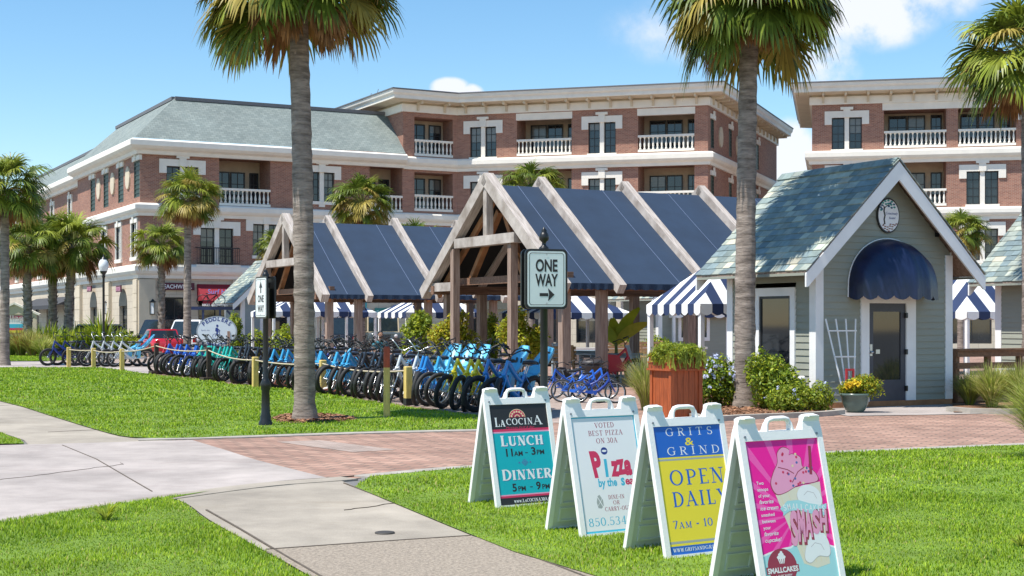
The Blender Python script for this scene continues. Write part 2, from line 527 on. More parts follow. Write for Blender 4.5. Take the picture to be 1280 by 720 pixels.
# grey-brick patch and the grey paving the bicycles stand on
sheet('grey_paver_patch', gl((345,553),(400,551),(496,563),(440,566)), 0.010, M_paveg)
sheet('parking_pavers', gl((60,459),(178,462),(250,472),(290,479),(397,490),(475,503),(565,515),(640,526),(700,530),(800,500),(560,460),(330,448),(178,446),(60,448)), 0.012, M_paveg)
sheet('path', gl((-200,453.5),(60,452.5),(185,459),(190,468),(110,461),(60,459.5),(-200,459.5)), 0.016, M_conc)
sheet('kiosk_pavement', gl((1036,517.5),(1060,521),(1190,519),(1250,517.5),(1400,514),(1330,503),(1180,505),(1040,508)), 0.016, M_conc)
sheet('planting_bed', gl((858,519),(880,525.5),(930,523.5),(1016,520.5),(1046,518),(1036,509),(1024,503),(1000,495),(960,488),(900,487),(868,497)), 0.03, M_mulch)
sheet('planting_bed', gl((1192,517),(1256,517),(1420,512),(1420,500),(1190,502)), 0.03, M_mulch)
strip('kerb', spline(gl((866,523),(885,527),(930,525),(1016,521.5),(1052,518.5)), 3), 0.14, -0.02, 0.09, M_kerb)
strip('kerb', gl((1186,515.2),(1215,517.5),(1260,518.3),(1420,513.5)), 0.14, -0.02, 0.10, M_kerb)

# drain lid in the lower walk
mb = MB(mat('iron_lid', (0.05, 0.045, 0.04), 0.7, 0.2)); q = gp(481, 669)
mb.lathe([(0.0,0.0),(0.075,0.0),(0.075,0.024),(0.06,0.027),(0.0,0.026)], q, 16)
o = mb.build('drain_lid'); tag(o, 'small round iron drain lid in the pale walk', 'drain lid')
# lawns
lawnA = spline(gl((-300,463),(0,460),(65,460.5),(115,460),(150,463),(190,469),(250,475),(287,481),(397,492),(475,505),(565,517),(610,522),(640,527),(652,533),(640,536.5)), 3) + \
    spline(gl((600,538),(450,541.5),(300,546.5),(240,549),(165,548.5),(120,538.5),(60,520),(0,502.5),(-120,478.5)), 3)
lawnB = [p for p in road_low if p.x < -2.75] + gl((211,626),(234,635),(260,654),(318,687),(383,724),(520,805),(690,905),(300,1000),(-500,900))
lawnC = [p for p in road_low if p.x > -1.45] + gl((1700,560),(1700,900),(1210,882),(935,787),(758,724),(642,689.5),(563,658),(445,609))
lawnC = [p + Vector((0, -0.13, 0)) if 1 else p for p in lawnC]
lawnD = gl((-300,440),(0,441),(60,443),(180,446),(120,450),(60,451.5),(-200,452.5))
lawnE = gl((-200,527),(-60,529),(0,542.5),(26,552),(30,556.5),(0,556.8),(-200,560.5))
for nm, pl in (('lawn', lawnA), ('lawn', lawnB), ('lawn', lawnC), ('lawn', lawnD), ('lawn', lawnE)):
    sheet(nm, pl, 0.024, M_soil)
# mulch ring round the big palm
sheet('mulch_ring', spline(gl((338,526),(352,521),(382,519),(425,521),(446,525),(432,529),(385,531),(350,530)), 3, True), 0.034, M_mulch)

def leafmat(name, c1, c2, rough=0.55, trans=0.3, island=0.35, scale=1.2, var=0.1):
    return mat(name, c1, rough, var, scale, col2=c2, island=island, trans=trans, spec=0.3)

M_straw = leafmat('dry_grass_blades', (0.34, 0.30, 0.09), (0.46, 0.40, 0.15), 0.7, 0.3, 0.3, 0.9)
M_grass2 = leafmat('dark_grass_blades', (0.085, 0.19, 0.012), (0.15, 0.28, 0.02), 0.6, 0.35, 0.35, 0.9)
M_grass = leafmat('grass_blades', (0.20, 0.325, 0.012), (0.36, 0.48, 0.025), 0.6, 0.35, 0.35, 0.9)

def in_poly(poly, P):
    x = P[:, 0]; y = P[:, 1]; c = np.zeros(len(P), bool)
    n = len(poly)
    for i in range(n):
        a = poly[i]; b = poly[i-1]
        cond = ((a.y > y) != (b.y > y))
        with np.errstate(divide='ignore', invalid='ignore'):
            xi = (b.x - a.x)*(y - a.y)/(b.y - a.y + 1e-12) + a.x
        c ^= cond & (x < xi)
    return c

def raw_mesh(name, verts, faces, mats, mi=None, smooth=False):
    """verts (n,3), faces (m,4) int arrays, straight into a mesh."""
    me = bpy.data.meshes.new(name)
    k = faces.shape[1]
    me.vertices.add(len(verts)); me.vertices.foreach_set('co', verts.astype(np.float32).ravel())
    me.loops.add(faces.size); me.loops.foreach_set('vertex_index', faces.astype(np.int32).ravel())
    me.polygons.add(len(faces))
    me.polygons.foreach_set('loop_start', np.arange(0, faces.size, k, dtype=np.int32))
    me.polygons.foreach_set('loop_total', np.full(len(faces), k, dtype=np.int32))
    for m in mats: me.materials.append(m)
    if mi is not None: me.polygons.foreach_set('material_index', mi.astype(np.int32))
    if smooth: me.polygons.foreach_set('use_smooth', np.ones(len(faces), bool))
    me.update(calc_edges=True); me.validate()
    o = bpy.data.objects.new(name, me); COL.objects.link(o)
    return o

nr = np.random.default_rng(5)
def blades(name, polys, dens, hgt, wid, z=0.02, clip=None, label=None):
    """Grass: every blade a bent strip of two quads; polys with a density function of distance."""
    P = []
    for poly in polys:
        xs = [p.x for p in poly]; ys = [p.y for p in poly]
        x0, x1, y0, y1 = min(xs), max(xs), min(ys), max(ys)
        if clip: x0, x1, y0, y1 = max(x0, clip[0]), min(x1, clip[1]), max(y0, clip[2]), min(y1, clip[3])
        n = int((x1-x0)*(y1-y0)*dens)
        q = np.stack([nr.uniform(x0, x1, n), nr.uniform(y0, y1, n)], 1)
        q = q[in_poly(poly, q)]
        # keep what the frame (and a step to the side) can see
        t = q[:, 0]/np.maximum(q[:, 1], 1)
        q = q[(np.abs(t) < 0.46)]
        P.append(q)
    P = np.concatenate(P); n = len(P)
    # uneven growth: patches of taller grass
    pat = 0.75 + 0.35*np.sin(P[:,0]*2.1 + 1.3*np.sin(P[:,1]*1.7))*np.sin(P[:,1]*2.6 + np.sin(P[:,0]*3.1))
    h = hgt*(0.55 + 0.7*nr.random(n))*pat; w = wid*(0.7 + 0.6*nr.random(n))
    a = nr.uniform(0, 2*np.pi, n); lean = h*nr.uniform(0.1, 0.9, n)
    dx, dy = np.cos(a), np.sin(a)
    sx, sy = -dy*w/2, dx*w/2
    B = np.stack([P[:,0], P[:,1], np.full(n, z)], 1)
    S = np.stack([sx, sy, np.zeros(n)], 1)
    Mid = B + np.stack([dx*lean*0.35, dy*lean*0.35, h*0.6], 1)
    T = B + np.stack([dx*lean, dy*lean, h], 1)
    V_ = np.stack([B-S, B+S, Mid-S*0.8, Mid+S*0.8, T-S*0.12, T+S*0.12], 1).reshape(-1, 3)
    i = np.arange(n)[:, None]*6
    Fc = np.concatenate([i + np.array([[0,1,3,2]]), i + np.array([[2,3,5,4]])], 0)
    px_ = P[:, 0]; py_ = P[:, 1]
    dry = 0.5 + 0.5*np.sin(px_*0.9 + 2*np.sin(py_*0.55))*np.sin(py_*1.1 + 1.5*np.sin(px_*0.7))
    u_ = nr.random(n); mi = np.where(u_ < 0.02 + 0.09*dry**3, 2, np.where(u_ > 0.72 + 0.2*dry, 1, 0))
    o = raw_mesh(name, V_, Fc, [M_grass, M_grass2, M_straw], np.concatenate([mi, mi]))
    return tag(o, label, 'grass', kind='stuff')
blades('grass', [lawnB, lawnC], 3300, 0.034, 0.0070, clip=(-6, 9, 7.2, 13.2), label='short bright green lawn grass beside the walk and under the sign boards')
blades('grass', [lawnC, lawnE], 1300, 0.036, 0.011, clip=(-12, 12, 13.2, 22), label='short bright green lawn grass beyond the sign boards')
blades('grass', [lawnA], 520, 0.042, 0.017, clip=(-22, 3, 19, 30), label='sunny lawn grass round the tall palm')
blades('grass', [lawnA, lawnD], 170, 0.055, 0.03, clip=(-36, 3, 30, 80), label='distant lawn grass by the bicycle rope')
# a coarse weed tuft in the lower left lawn and loose bark chips
def chips(name, poly, n, label):
    P = np.stack([nr.uniform(min(p.x for p in poly), max(p.x for p in poly), n*4), nr.uniform(min(p.y for p in poly), max(p.y for p in poly), n*4)], 1)
    P = P[in_poly(poly, P)][:n]; n = len(P)
    a = nr.uniform(0, 6.28, n); L = nr.uniform(0.015, 0.05, n); W = nr.uniform(0.006, 0.016, n)
    d = np.stack([np.cos(a)*L, np.sin(a)*L, nr.uniform(-0.4, 0.4, n)*L], 1); s_ = np.stack([-np.sin(a)*W, np.cos(a)*W, nr.uniform(-.5, .5, n)*W], 1)
    B = np.stack([P[:,0], P[:,1], nr.uniform(0.036, 0.06, n)], 1)
    V_ = np.stack([B-d-s_, B+d-s_, B+d+s_, B-d+s_], 1).reshape(-1, 3)
    Fc = np.arange(n)[:, None]*4 + np.array([[0,1,2,3]])
    o = raw_mesh(name, V_, Fc, [mat('bark_chip', (0.26, 0.13, 0.07), 0.9, 0.3, 5, island=0.6)])
    tag(o, label, 'mulch', kind='stuff')
chips('bark_mulch', gl((858,519),(880,524.5),(930,522.8),(1016,520),(1046,517.5),(1036,509),(1024,503),(960,498),(868,500)), 5000, 'brown bark mulch round the palm by the grey kiosk')
chips('bark_mulch', gl((340,526),(352,521.5),(382,519.5),(425,521.5),(444,525),(432,528.5),(385,530.5),(350,529.5)), 2500, 'bark mulch ring at the foot of the lawn palm')

# ================================================================== THE BRICK BUILDINGS
Z2, Z3, Z4, ZT = 4.95, 8.60, 12.30, 17.0

class Wall:
    """One straight facade: local (s along, z up, o outward)."""
    def __init__(s, A, B):
        s.A = Vector((A.x, A.y, 0)); d = Vector((B.x-A.x, B.y-A.y, 0)); s.L = d.length; s.d = d.normalized()
        s.n = Vector((s.d.y, -s.d.x, 0))
    def p(s, a, z, o=0.0): return s.A + s.d*a + s.n*o + Vector((0, 0, z))
    def s(s, px): return along(s.A, s.d, px)
    def box(s, mb, a0, a1, z0, z1, o0, o1):
        P = s.p
        mb.hexa([P(a0,z0,o1), P(a1,z0,o1), P(a1,z0,o0), P(a0,z0,o0), P(a0,z1,o1), P(a1,z1,o1), P(a1,z1,o0), P(a0,z1,o0)])
    def skin(s, mb, z0, z1, holes, depth=0.25, a0=0.0, a1=None):
        """Wall face with real openings and reveals."""
        a1 = s.L if a1 is None else a1
        hs = [h for h in holes if h[0] < a1 and h[1] > a0 and h[2] < z1 and h[3] > z0]
        S = sorted({a0, a1, *[max(a0, h[0]) for h in hs], *[min(a1, h[1]) for h in hs]})
        Zs = sorted({z0, z1, *[max(z0, h[2]) for h in hs], *[min(z1, h[3]) for h in hs]})
        for i in range(len(S)-1):
            for j in range(len(Zs)-1):
                am = (S[i]+S[i+1])/2; zm = (Zs[j]+Zs[j+1])/2
                if any(h[0] < am < h[1] and h[2] < zm < h[3] for h in hs): continue
                q = [(S[i],Zs[j]), (S[i+1],Zs[j]), (S[i+1],Zs[j+1]), (S[i],Zs[j+1])]
                mb.face([s.p(a, z) for a, z in q], q)
        for h in hs:
            b0, b1, y0, y1 = h[:4]; D = h[4] if len(h) > 4 else depth
            mb.face([s.p(b0,y0), s.p(b0,y1), s.p(b0,y1,-D), s.p(b0,y0,-D)], [(0,y0),(0,y1),(D,y1),(D,y0)])
            mb.face([s.p(b1,y1), s.p(b1,y0), s.p(b1,y0,-D), s.p(b1,y1,-D)], [(0,y1),(0,y0),(D,y0),(D,y1)])
            mb.face([s.p(b0,y1), s.p(b1,y1), s.p(b1,y1,-D), s.p(b0,y1,-D)], [(b0,0),(b1,0),(b1,D),(b0,D)])
            mb.face([s.p(b1,y0), s.p(b0,y0), s.p(b0,y0,-D), s.p(b1,y0,-D)], [(b1,0),(b0,0),(b0,D),(b1,D)])

M_blind = mat('window_blind', (0.16, 0.155, 0.14), 0.12, 0.12, 2.0, spec=0.7, stretch=(0.2, 0.2, 14))
def muntins(W, mb, a0, a1, z0, z1, o, nx, nz, t=0.035, fr=0.07):
    W.box(mb, a0, a1, z0, z0+fr, o-0.03, o+0.03); W.box(mb, a0, a1, z1-fr, z1, o-0.03, o+0.03)
    W.box(mb, a0, a0+fr, z0+fr, z1-fr, o-0.03, o+0.03); W.box(mb, a1-fr, a1, z0+fr, z1-fr, o-0.03, o+0.03)
    for i in range(1, nx):
        a = a0 + (a1-a0)*i/nx; W.box(mb, a-t/2, a+t/2, z0+fr, z1-fr, o-0.015, o+0.022)
    for j in range(1, nz):
        z = z0 + (z1-z0)*j/nz; W.box(mb, a0+fr, a1-fr, z-t/2, z+t/2, o-0.012, o+0.018)

def pane(W, root, a0, a1, z0, z1, o, m=None):
    mb = MB(m or M_glass)
    zs = z1 if m or rng.random() > 0.3 else z1 - (z1-z0)*rng.choice((0.22, 0.35, 0.5))
    mb.face([W.p(a0,z0,o), W.p(a1,z0,o), W.p(a1,zs,o), W.p(a0,zs,o)])
    if zs < z1: mb.m(M_blind).face([W.p(a0,zs,o), W.p(a1,zs,o), W.p(a1,z1,o), W.p(a0,z1,o)])
    return mb.build('pane', root, True)

def win_double(W, root, a, z, w=2.3, h=2.25, french=False):
    """Two tall lights with a stone mullion, sill and an eared lintel with keystone. a = centre."""
    a0, a1 = a-w/2, a+w/2; g = 0.14
    f = MB(M_frame)
    for b0, b1 in ((a0, a-g), (a+g, a1)): muntins(W, f, b0, b1, z, z+h, -0.16, 2, 4)
    wo = f.build('window', root, True)
    for b0, b1 in ((a0, a-g), (a+g, a1)): pane(W, wo, b0+0.03, b1-0.03, z+0.03, z+h-0.03, -0.18)
    m = MB(M_stonew)
    W.box(m, a-g, a+g, z, z+h, -0.22, 0.05)
    W.box(m, a0-0.45, a1+0.45, z+h, z+h+0.42, -0.2, 0.09)
    W.box(m, a0-0.45, a0, z+h-0.45, z+h, -0.2, 0.088); W.box(m, a1, a1+0.45, z+h-0.45, z+h, -0.2, 0.088)
    W.box(m, a-0.22, a+0.22, z+h-0.002, z+h+0.6, 0.08, 0.17); W.box(m, a-0.4, a+0.4, z+h+0.5, z+h+0.66, 0.02, 0.2)
    if not french:
        W.box(m, a0-0.06, a1+0.06, z-0.2, z, -0.2, 0.12); W.box(m, a-0.2, a+0.2, z-0.36, z-0.2, 0.0, 0.1)
    m.build('stone_surround', wo, True)
    if french:
        r = MB(M_frame)
        W.box(r, a0-0.3, a1+0.3, z+1.02, z+1.08, 0.32, 0.38); W.box(r, a0-0.3, a1+0.3, z+0.08, z+0.12, 0.33, 0.37)
        k = int((w+0.6)/0.13)
        for i in range(k+1):
            q = a0-0.3+(w+0.6)*i/k; W.box(r, q-0.012, q+0.012, z+0.1, z+1.04, 0.34, 0.365)
        for q in (a0-0.3, a1+0.3): W.box(r, q-0.02, q+0.02, z+1.02, z+1.07, 0.0, 0.34)
        r.build('railing', wo, True)
        b = MB(M_stonew); W.box(b, a0-0.35, a1+0.35, z-0.14, z-0.003, 0.0, 0.42); b.build('balcony_slab', wo, True)
    return (a0, a1, z, z+h, 0.3)

def win_single(W, root, a, z, w=0.8, h=2.3, shutter=True, white=False):
    f = MB(M_shutter if shutter else M_frame)
    muntins(W, f, a-w/2, a+w/2, z, z+h, -0.05, 1, 8 if shutter else 4, 0.06, 0.08)
    wo = f.build('window', root, True)
    pane(W, wo, a-w/2+0.03, a+w/2-0.03, z+0.03, z+h-0.03, -0.07, M_shutter if shutter else None)
    m = MB(M_stonew)
    W.box(m, a-w/2-0.16, a+w/2+0.16, z+h, z+h+0.3, -0.1, 0.1); W.box(m, a-0.14, a+0.14, z+h-0.003, z+h+0.52, 0.09, 0.17)
    if white:
        W.box(m, a-w/2-0.16, a-w/2, z, z+h, -0.08, 0.08); W.box(m, a+w/2, a+w/2+0.16, z, z+h, -0.08, 0.08); W.box(m, a-0.08, a+0.08, z, z+h, -0.08, 0.0)
        W.box(m, a-w/2-0.2, a+w/2+0.2, z-0.22, z, -0.1, 0.12)
    m.build('stone_surround', wo, True)
    return (a-w/2, a+w/2, z, z+h, 0.15)

BAL = [(0.07,0),(0.07,0.05),(0.035,0.1),(0.065,0.24),(0.06,0.32),(0.03,0.5),(0.028,0.58),(0.06,0.66),(0.06,0.7)]
M_inner = mat('loggia_wall', (0.46, 0.37, 0.27), 0.85, 0.1, 2.0)
def loggia(W, root, a0, a1, z, h=2.85, D=2.2, head=0.0, rail=True, side=M_brick):
    """Recessed balcony: floor, ceiling, back wall with glazed doors, balustrade in front."""
    mb = MB(M_inner); P = W.p
    z1 = z+h
    mb.face([P(a0,z,-D), P(a1,z,-D), P(a1,z1,-D), P(a0,z1,-D)])
    b = mb.build('balcony', root, True)
    dm = MB(M_frame); gl_ = []
    w = a1-a0
    c0, c1 = a0+w*0.10, a0+w*0.70
    if w > 3.2:
        gl_ = [(c0, c0+(c1-c0)*0.5), (c0+(c1-c0)*0.5+0.04, c1), (c1+w*0.09, c1+w*0.27)]
    else:
        gl_ = [(a0+w*0.08, a0+w*0.52), (a0+w*0.62, a0+w*0.94)]
    for q0, q1 in gl_: muntins(W, dm, q0, q1, z+0.05, z+2.35, -D+0.05, 2, 3, 0.035, 0.08)
    dr = dm.build('glazed_door', b, True)
    for q0, q1 in gl_: pane(W, b, q0+0.03, q1-0.03, z+0.08, z+2.3, -D+0.03)
    if rail:
        r = MB(M_stonew)
        W.box(r, a0, a1, z+0.96, z+1.1, -0.16, 0.06); W.box(r, a0, a1, z+0.0, z+0.16, -0.14, 0.04)
        k = max(4, int(w/0.27))
        for i in range(k):
            q = a0 + w*(i+0.5)/k; c = W.p(q, z+0.18, -0.05)
            r.lathe([(x*1.15, y*1.13) for x, y in BAL], c, 7)
        r.build('balustrade', b, True)
    if head:
        hd = MB(M_stonew); W.box(hd, a0-0.05, a1+0.05, z1-head, z1+0.003, -0.3, 0.03); hd.build('lintel', b, True)
    return (a0, a1, z, z1, D)

def band(root, poly, z0, h, out=0.32, name='cornice', m=None):
    mb = MB(m or M_stonew)
    sweep(mb, poly, [(0, z0), (out*0.35, z0), (out*0.45, z0+h*0.22), (out*0.8, z0+h*0.34), (out, z0+h*0.5), (out, z0+h*0.82), (out*0.8, z0+h*0.93), (0.0, z0+h)])
    return mb.build(name, root, True)

def top_cornice(root, poly, zb=15.75, zt=ZT, over=1.25):
    mb = MB(M_stonew); sweep(mb, poly, [(0, zb), (0.16, zb), (0.16, zb+0.5), (0.1, zb+0.52), (0.0, zb+0.52)]); mb.build('frieze', root, True)
    mb = MB(M_stone); sweep(mb, poly, [(0, zb+0.5), (0.02, zb+0.53), (0.02, zt-0.62), (over-0.1, zt-0.55), (0.0, zt-0.5)]); mb.build('soffit', root, True)
    mb = MB(M_stonew); sweep(mb, poly, [(0.0, zt-0.5), (over-0.12, zt-0.56), (over-0.1, zt-0.34), (over+0.02, zt-0.2), (over+0.06, zt), (0.0, zt+0.02)]); mb.build('cornice', root, True)
    mb = MB(M_roofcap); sweep(mb, poly, [(-0.4, zt+0.03), (over+0.1, zt+0.01), (over+0.1, zt+0.09), (-0.4, zt+0.12)]); mb.build('roof_edge', root, True)
    for i in range(len(poly)-1):
        W = Wall(poly[i], poly[i+1]); k = max(1, int(W.L/1.35))
        if i in (0, 3) and W.L < 17: continue
        for j in range(k):
            a = W.L*(j+0.5)/k; mb = MB(M_stone)
            W.box(mb, a-0.07, a+0.07, zt-1.15, zt-0.75, 0.03, 0.28); W.box(mb, a-0.07, a+0.07, zt-0.76, zt-0.54, 0.03, 0.95)
            mb.build('bracket', root, True)

# ------------------------------------------------------------------ left building with the slate mansard
C0 = at(175, 88.0)
Lx = lambda t, o=0.0: C0 + V*t + U*o
Rx = lambda t, o=0.0: C0 + U*t - V*o
tJ = along(C0, U, 504)
tk = along(C0, V, 97)
root = thing('brick_building', 'three-storey red brick building with sloping green slate roof and white cornices', 'building', (C0.x, C0.y, 0))
polyL = [Lx(tk), C0, Rx(tJ)]
polyW = [Lx(62, 1.1), Lx(tk, 1.1)]
WL, WF, WW = Wall(Lx(tk), C0), Wall(C0, Rx(tJ)), Wall(polyW[0], polyW[1])
hol = {0: [], 1: [], 2: []}
# front, third floor
sF = WF.s
hol[1] += [win_double(WF, root, sF(228), 9.55, 2.0, 1.75)]
hol[1] += [loggia(WF, root, sF(274), sF(338), 9.0, 3.05, 2.2)]
hol[1] += [win_double(WF, root, sF(402), 9.5, 1.75, 1.9)]
hol[1] += [loggia(WF, root, sF(462), sF(503), 9.0, 3.05, 2.0)]
hol[1] += [win_double(WF, root, sF(271), 5.25, 2.1, 2.3, french=True)]
hol[1] += [win_double(WF, root, sF(333), 5.9, 1.8, 2.0)]
hol[1] += [win_double(WF, root, sF(402), 5.9, 1.75, 2.0)]
hol[1] += [loggia(WF, root, sF(462), sF(503), 5.35, 2.9, 2.0)]
# left face: shutters with round medallions between
sL = WL.s
for px in (171, 151, 132.5, 116):
    hol[0] += [win_single(WL, root, sL(px), 9.35, 1.5, 2.25)]
for px in (160.5, 141.5, 124):
    mb = MB(M_stone); c = WL.p(sL(px), 10.75, 0.0)
    pts = [(0.55*math.cos(t), 0.72*math.sin(t)) for t in [2*math.pi*k/18 for k in range(18)]]
    mb.prism(pts, lambda a, b, o, c=c: c + WL.d*a + Vector((0,0,b)) + WL.n*o, -0.02, 0.09)
    mb.build('medallion', root, True)
for px in (168.5, 149, 131):
    hol[0] += [win_single(WL, root, sL(px), 5.7, 1.4, 2.1, shutter=False, white=True)]
for k, px in enumerate((88, 66, 50, 36, 22, 8)):
    a = WW.s(px)
    hol[2] += [win_single(WW, root, a, 9.3, 1.3, 2.0, shutter=False, white=True)]
    hol[2] += [win_single(WW, root, a, 5.6, 1.3, 2.0, shutter=False, white=True)]
wb = MB(M_brick)
WL.skin(wb, Z2, 12.4, hol[0]); WF.skin(wb, Z2, 12.4, hol[1]); WW.skin(wb, Z2, 12.4, hol[2])
Wk = Wall(polyW[1], Lx(tk)); Wk.skin(wb, 0, 12.4, [])
wb.build('wall', root, True)
for poly in (polyL, polyW):
    band(root, poly, 8.18, 0.80, 0.38)
    band(root, poly, 11.95, 0.95, 0.75)
    band(root, poly, 4.35, 0.9, 0.4)
# ground floor in stone, with shop fronts
gm = MB(M_block)
gh = [(sF(206), sF(232), 0.4, 3.2, 0.5), (sF(248), sF(292), 0.2, 3.9, 0.6), (sF(330), sF(380), 0.4, 3.4, 0.5), (sF(400), sF(440), 0.3, 3.2, 0.5)]
WF.skin(gm, 0, 4.5, gh)
ah = [(sL(p)-1.1, sL(p)+1.1, 0.4, 2.7, 0.3) for p in (154, 117)]
WL.skin(gm, 0, 4.5, ah)
gw2 = [(WW.s(px)-1.4, WW.s(px)+1.4, 0.3, 3.2, 0.4) for px in (84, 62, 45, 28, 10)]
WW.skin(gm, 0, 4.5, gw2)
gm.build('ground_floor_wall', root, True)
for W, hs in ((WF, gh), (WL, ah), (WW, gw2)):
    for h in hs:
        f = MB(M_frame); muntins(W, f, h[0], h[1], h[2], h[3], -0.25, 2, 2, 0.05, 0.1); fo = f.build('shop_window', root, True)
        pane(W, fo, h[0]+0.03, h[1]-0.03, h[2]+0.03, h[3]-0.03, -0.28)
# stone pilasters and arched heads on the left ground floor
for px in (174.5, 136, 100):
    pl_ = MB(M_stone); a = sL(px); b0, b1 = max(0, a-0.9), min(WL.L, a+0.9)
    for z in range(5): WL.box(pl_, b0, b1, z*0.86, z*0.86+0.83, 0.0, 0.22); WL.box(pl_, b0, b1, z*0.86+0.83, z*0.86+0.86, 0.0, 0.17)
    pl_.build('pilaster', root, True)
for px in (179, 296, 318):
    pl_ = MB(M_stone); a = sF(px); WF.box(pl_, a-0.3, a+0.7, 0, 4.3, 0.0, 0.2); pl_.build('pilaster', root, True)
for p in (154, 117):
    ar = MB(M_frame); a = sL(p); c = WL.p(a, 2.7, 0)
    ar.prism([(1.1*math.cos(t), 1.1*math.sin(t)) for t in [math.pi*k/10 for k in range(11)]], lambda x, y, o, c=c: c + WL.d*x + Vector((0,0,y)) + WL.n*o, -0.05, 0.03)
    ar.build('arched_head', root, True)
# mansard
def mansard(poly, z0, z1, out, back, end0, end1):
    mb = MB(M_slate)
    lo = []; hi = []
    for i, p in enumerate(poly):
        m = mitre(poly, i); lo.append(p + m*out); hi.append(p - m*back)
    run = 0.0
    for i in range(len(poly)-1):
        L = (lo[i+1]-lo[i]).length; d = (lo[i+1]-lo[i]).normalized()
        h0 = (hi[i]-lo[i]).dot(d); h1 = (hi[i+1]-lo[i]).dot(d); sl = math.hypot(out+back, z1-z0)
        mb.face([lo[i]+Vector((0,0,z0)), lo[i+1]+Vector((0,0,z0)), hi[i+1]+Vector((0,0,z1)), hi[i]+Vector((0,0,z1))],
                [(run, 0), (run+L, 0), (run+h1, sl), (run+h0, sl)])
        run += L
    n = len(poly)-1
    for i, dr in ((0, end0), (n, end1)):
        q = [lo[i]+Vector((0,0,z0)), hi[i]+Vector((0,0,z1)), hi[i]+Vector((0,0,z0))]
        mb.face(q if i else list(reversed(q)), [(0,0),(3,3),(3,0)])
    o = mb.build('roof', root, True)
    cp = MB(M_roofcap)
    for i in range(n): cp.beam(hi[i]+Vector((0,0,z1)), hi[i+1]+Vector((0,0,z1)), 0.4, 0.22)
    cp.build('ridge_cap', o, True)
    return lo, hi
mansard(polyL, 12.88, 15.95, 0.45, 2.9, 0, 0)
mansard(polyW, 12.88, 15.75, 0.45, 2.9, 0, 0)

# ------------------------------------------------------------------ middle building, four storeys
P1 = Rx(tJ); tP2 = along(C0, U, 571); P2 = Rx(tP2)
P3 = at(885, 93.5); P4 = P3 + Vector((0.365, 0.931, 0))*23.0
P0 = P1 + V*14
root2 = thing('brick_building', 'four-storey red brick building with bracketed cornice behind the pavilions', 'building', (P2.x, P2.y, 0))
poly2 = [P0, P1, P2, P3, P4]
Wa, Wb, Wc, Wd = Wall(P0, P1), Wall(P1, P2), Wall(P2, P3), Wall(P3, P4)
hb = []; hc = []; hd = []
for z, top in ((12.85, 1), (9.15, 0), (5.45, 0)):
    hb.append(loggia(Wb, root2, Wb.s(518), Wb.s(566), z, 2.6, 1.6))
s = Wc.s
for z, h in ((12.85, 2.05), (9.15, 2.05), (5.7, 2.0)):
    hc.append(win_double(Wc, root2, s(604), z, 1.85, h))
    hc.append(win_double(Wc, root2, s(752.5), z, 1.85, h))
for z in (12.85, 9.15, 5.45):
    for a, b in ((646, 714.5), (797.5, 868)):
        hc.append(loggia(Wc, root2, s(a), s(b), z, 2.85, 2.3, 0.45 if z > 12 else 0))
sd = Wd.s
for z in (13.1, 9.4, 5.8):
    for px in (890.5, 913, 930, 947):
        hd.append(win_single(Wd, root2, sd(px), z, 0.95, 1.9))
for px in (900.5, 921.5, 938.5):
    mb = MB(M_stone); c = Wd.p(sd(px), 14.1, 0.0)
    mb.prism([(0.5*math.cos(t), 0.7*math.sin(t)) for t in [2*math.pi*k/16 for k in range(16)]], lambda a, b, o, c=c: c + Wd.d*a + Vector((0,0,b)) + Wd.n*o, -0.02, 0.09)
    mb.build('medallion', root2, True)
wb = MB(M_brick)
Wa.skin(wb, 0, 16.3, []); Wb.skin(wb, Z2, 16.3, hb); Wc.skin(wb, Z2, 16.3, hc); Wd.skin(wb, Z2, 16.3, hd)
wb.build('wall', root2, True)
gm = MB(M_block)
g1 = [(s(x0), s(x1), 0.3, 3.2, 0.5) for x0, x1 in ((590, 640), (660, 705), (720, 770), (790, 850))]
Wb.skin(gm, 0, 4.96, []); Wc.skin(gm, 0, 4.96, g1); Wd.skin(gm, 0, 4.96, [])
gm.build('ground_floor_wall', root2, True)
for h in g1:
    f = MB(M_frame); muntins(Wc, f, h[0], h[1], h[2], h[3], -0.25, 2, 1, 0.05, 0.1); fo = f.build('shop_window', root2, True)
    pane(Wc, fo, h[0]+0.03, h[1]-0.03, h[2]+0.03, h[3]-0.03, -0.28)
pb = [P1, P2, P3, P4]
band(root2, pb, 8.2, 0.80, 0.38); band(root2, pb, 11.9, 0.88, 0.45); band(root2, pb, 4.35, 0.9, 0.4)
top_cornice(root2, poly2)
rf = MB(M_roofcap); rf.face([Vector((p.x, p.y, ZT+0.06)) for p in (P0, P1, P2, P3, P4)]); rf.build('roof', root2, True)
q = P1 + V*9 + U*0.6
for k, dx in enumerate((0, 0.35, 0.9)): an = MB(M_chrome); an.tube([q+U*dx+Vector((0,0,ZT)), q+U*(dx+0.5)+Vector((0,0,ZT+1.0+0.35*k))], 0.035, 5); an.build('roof_aerial', root2, True)

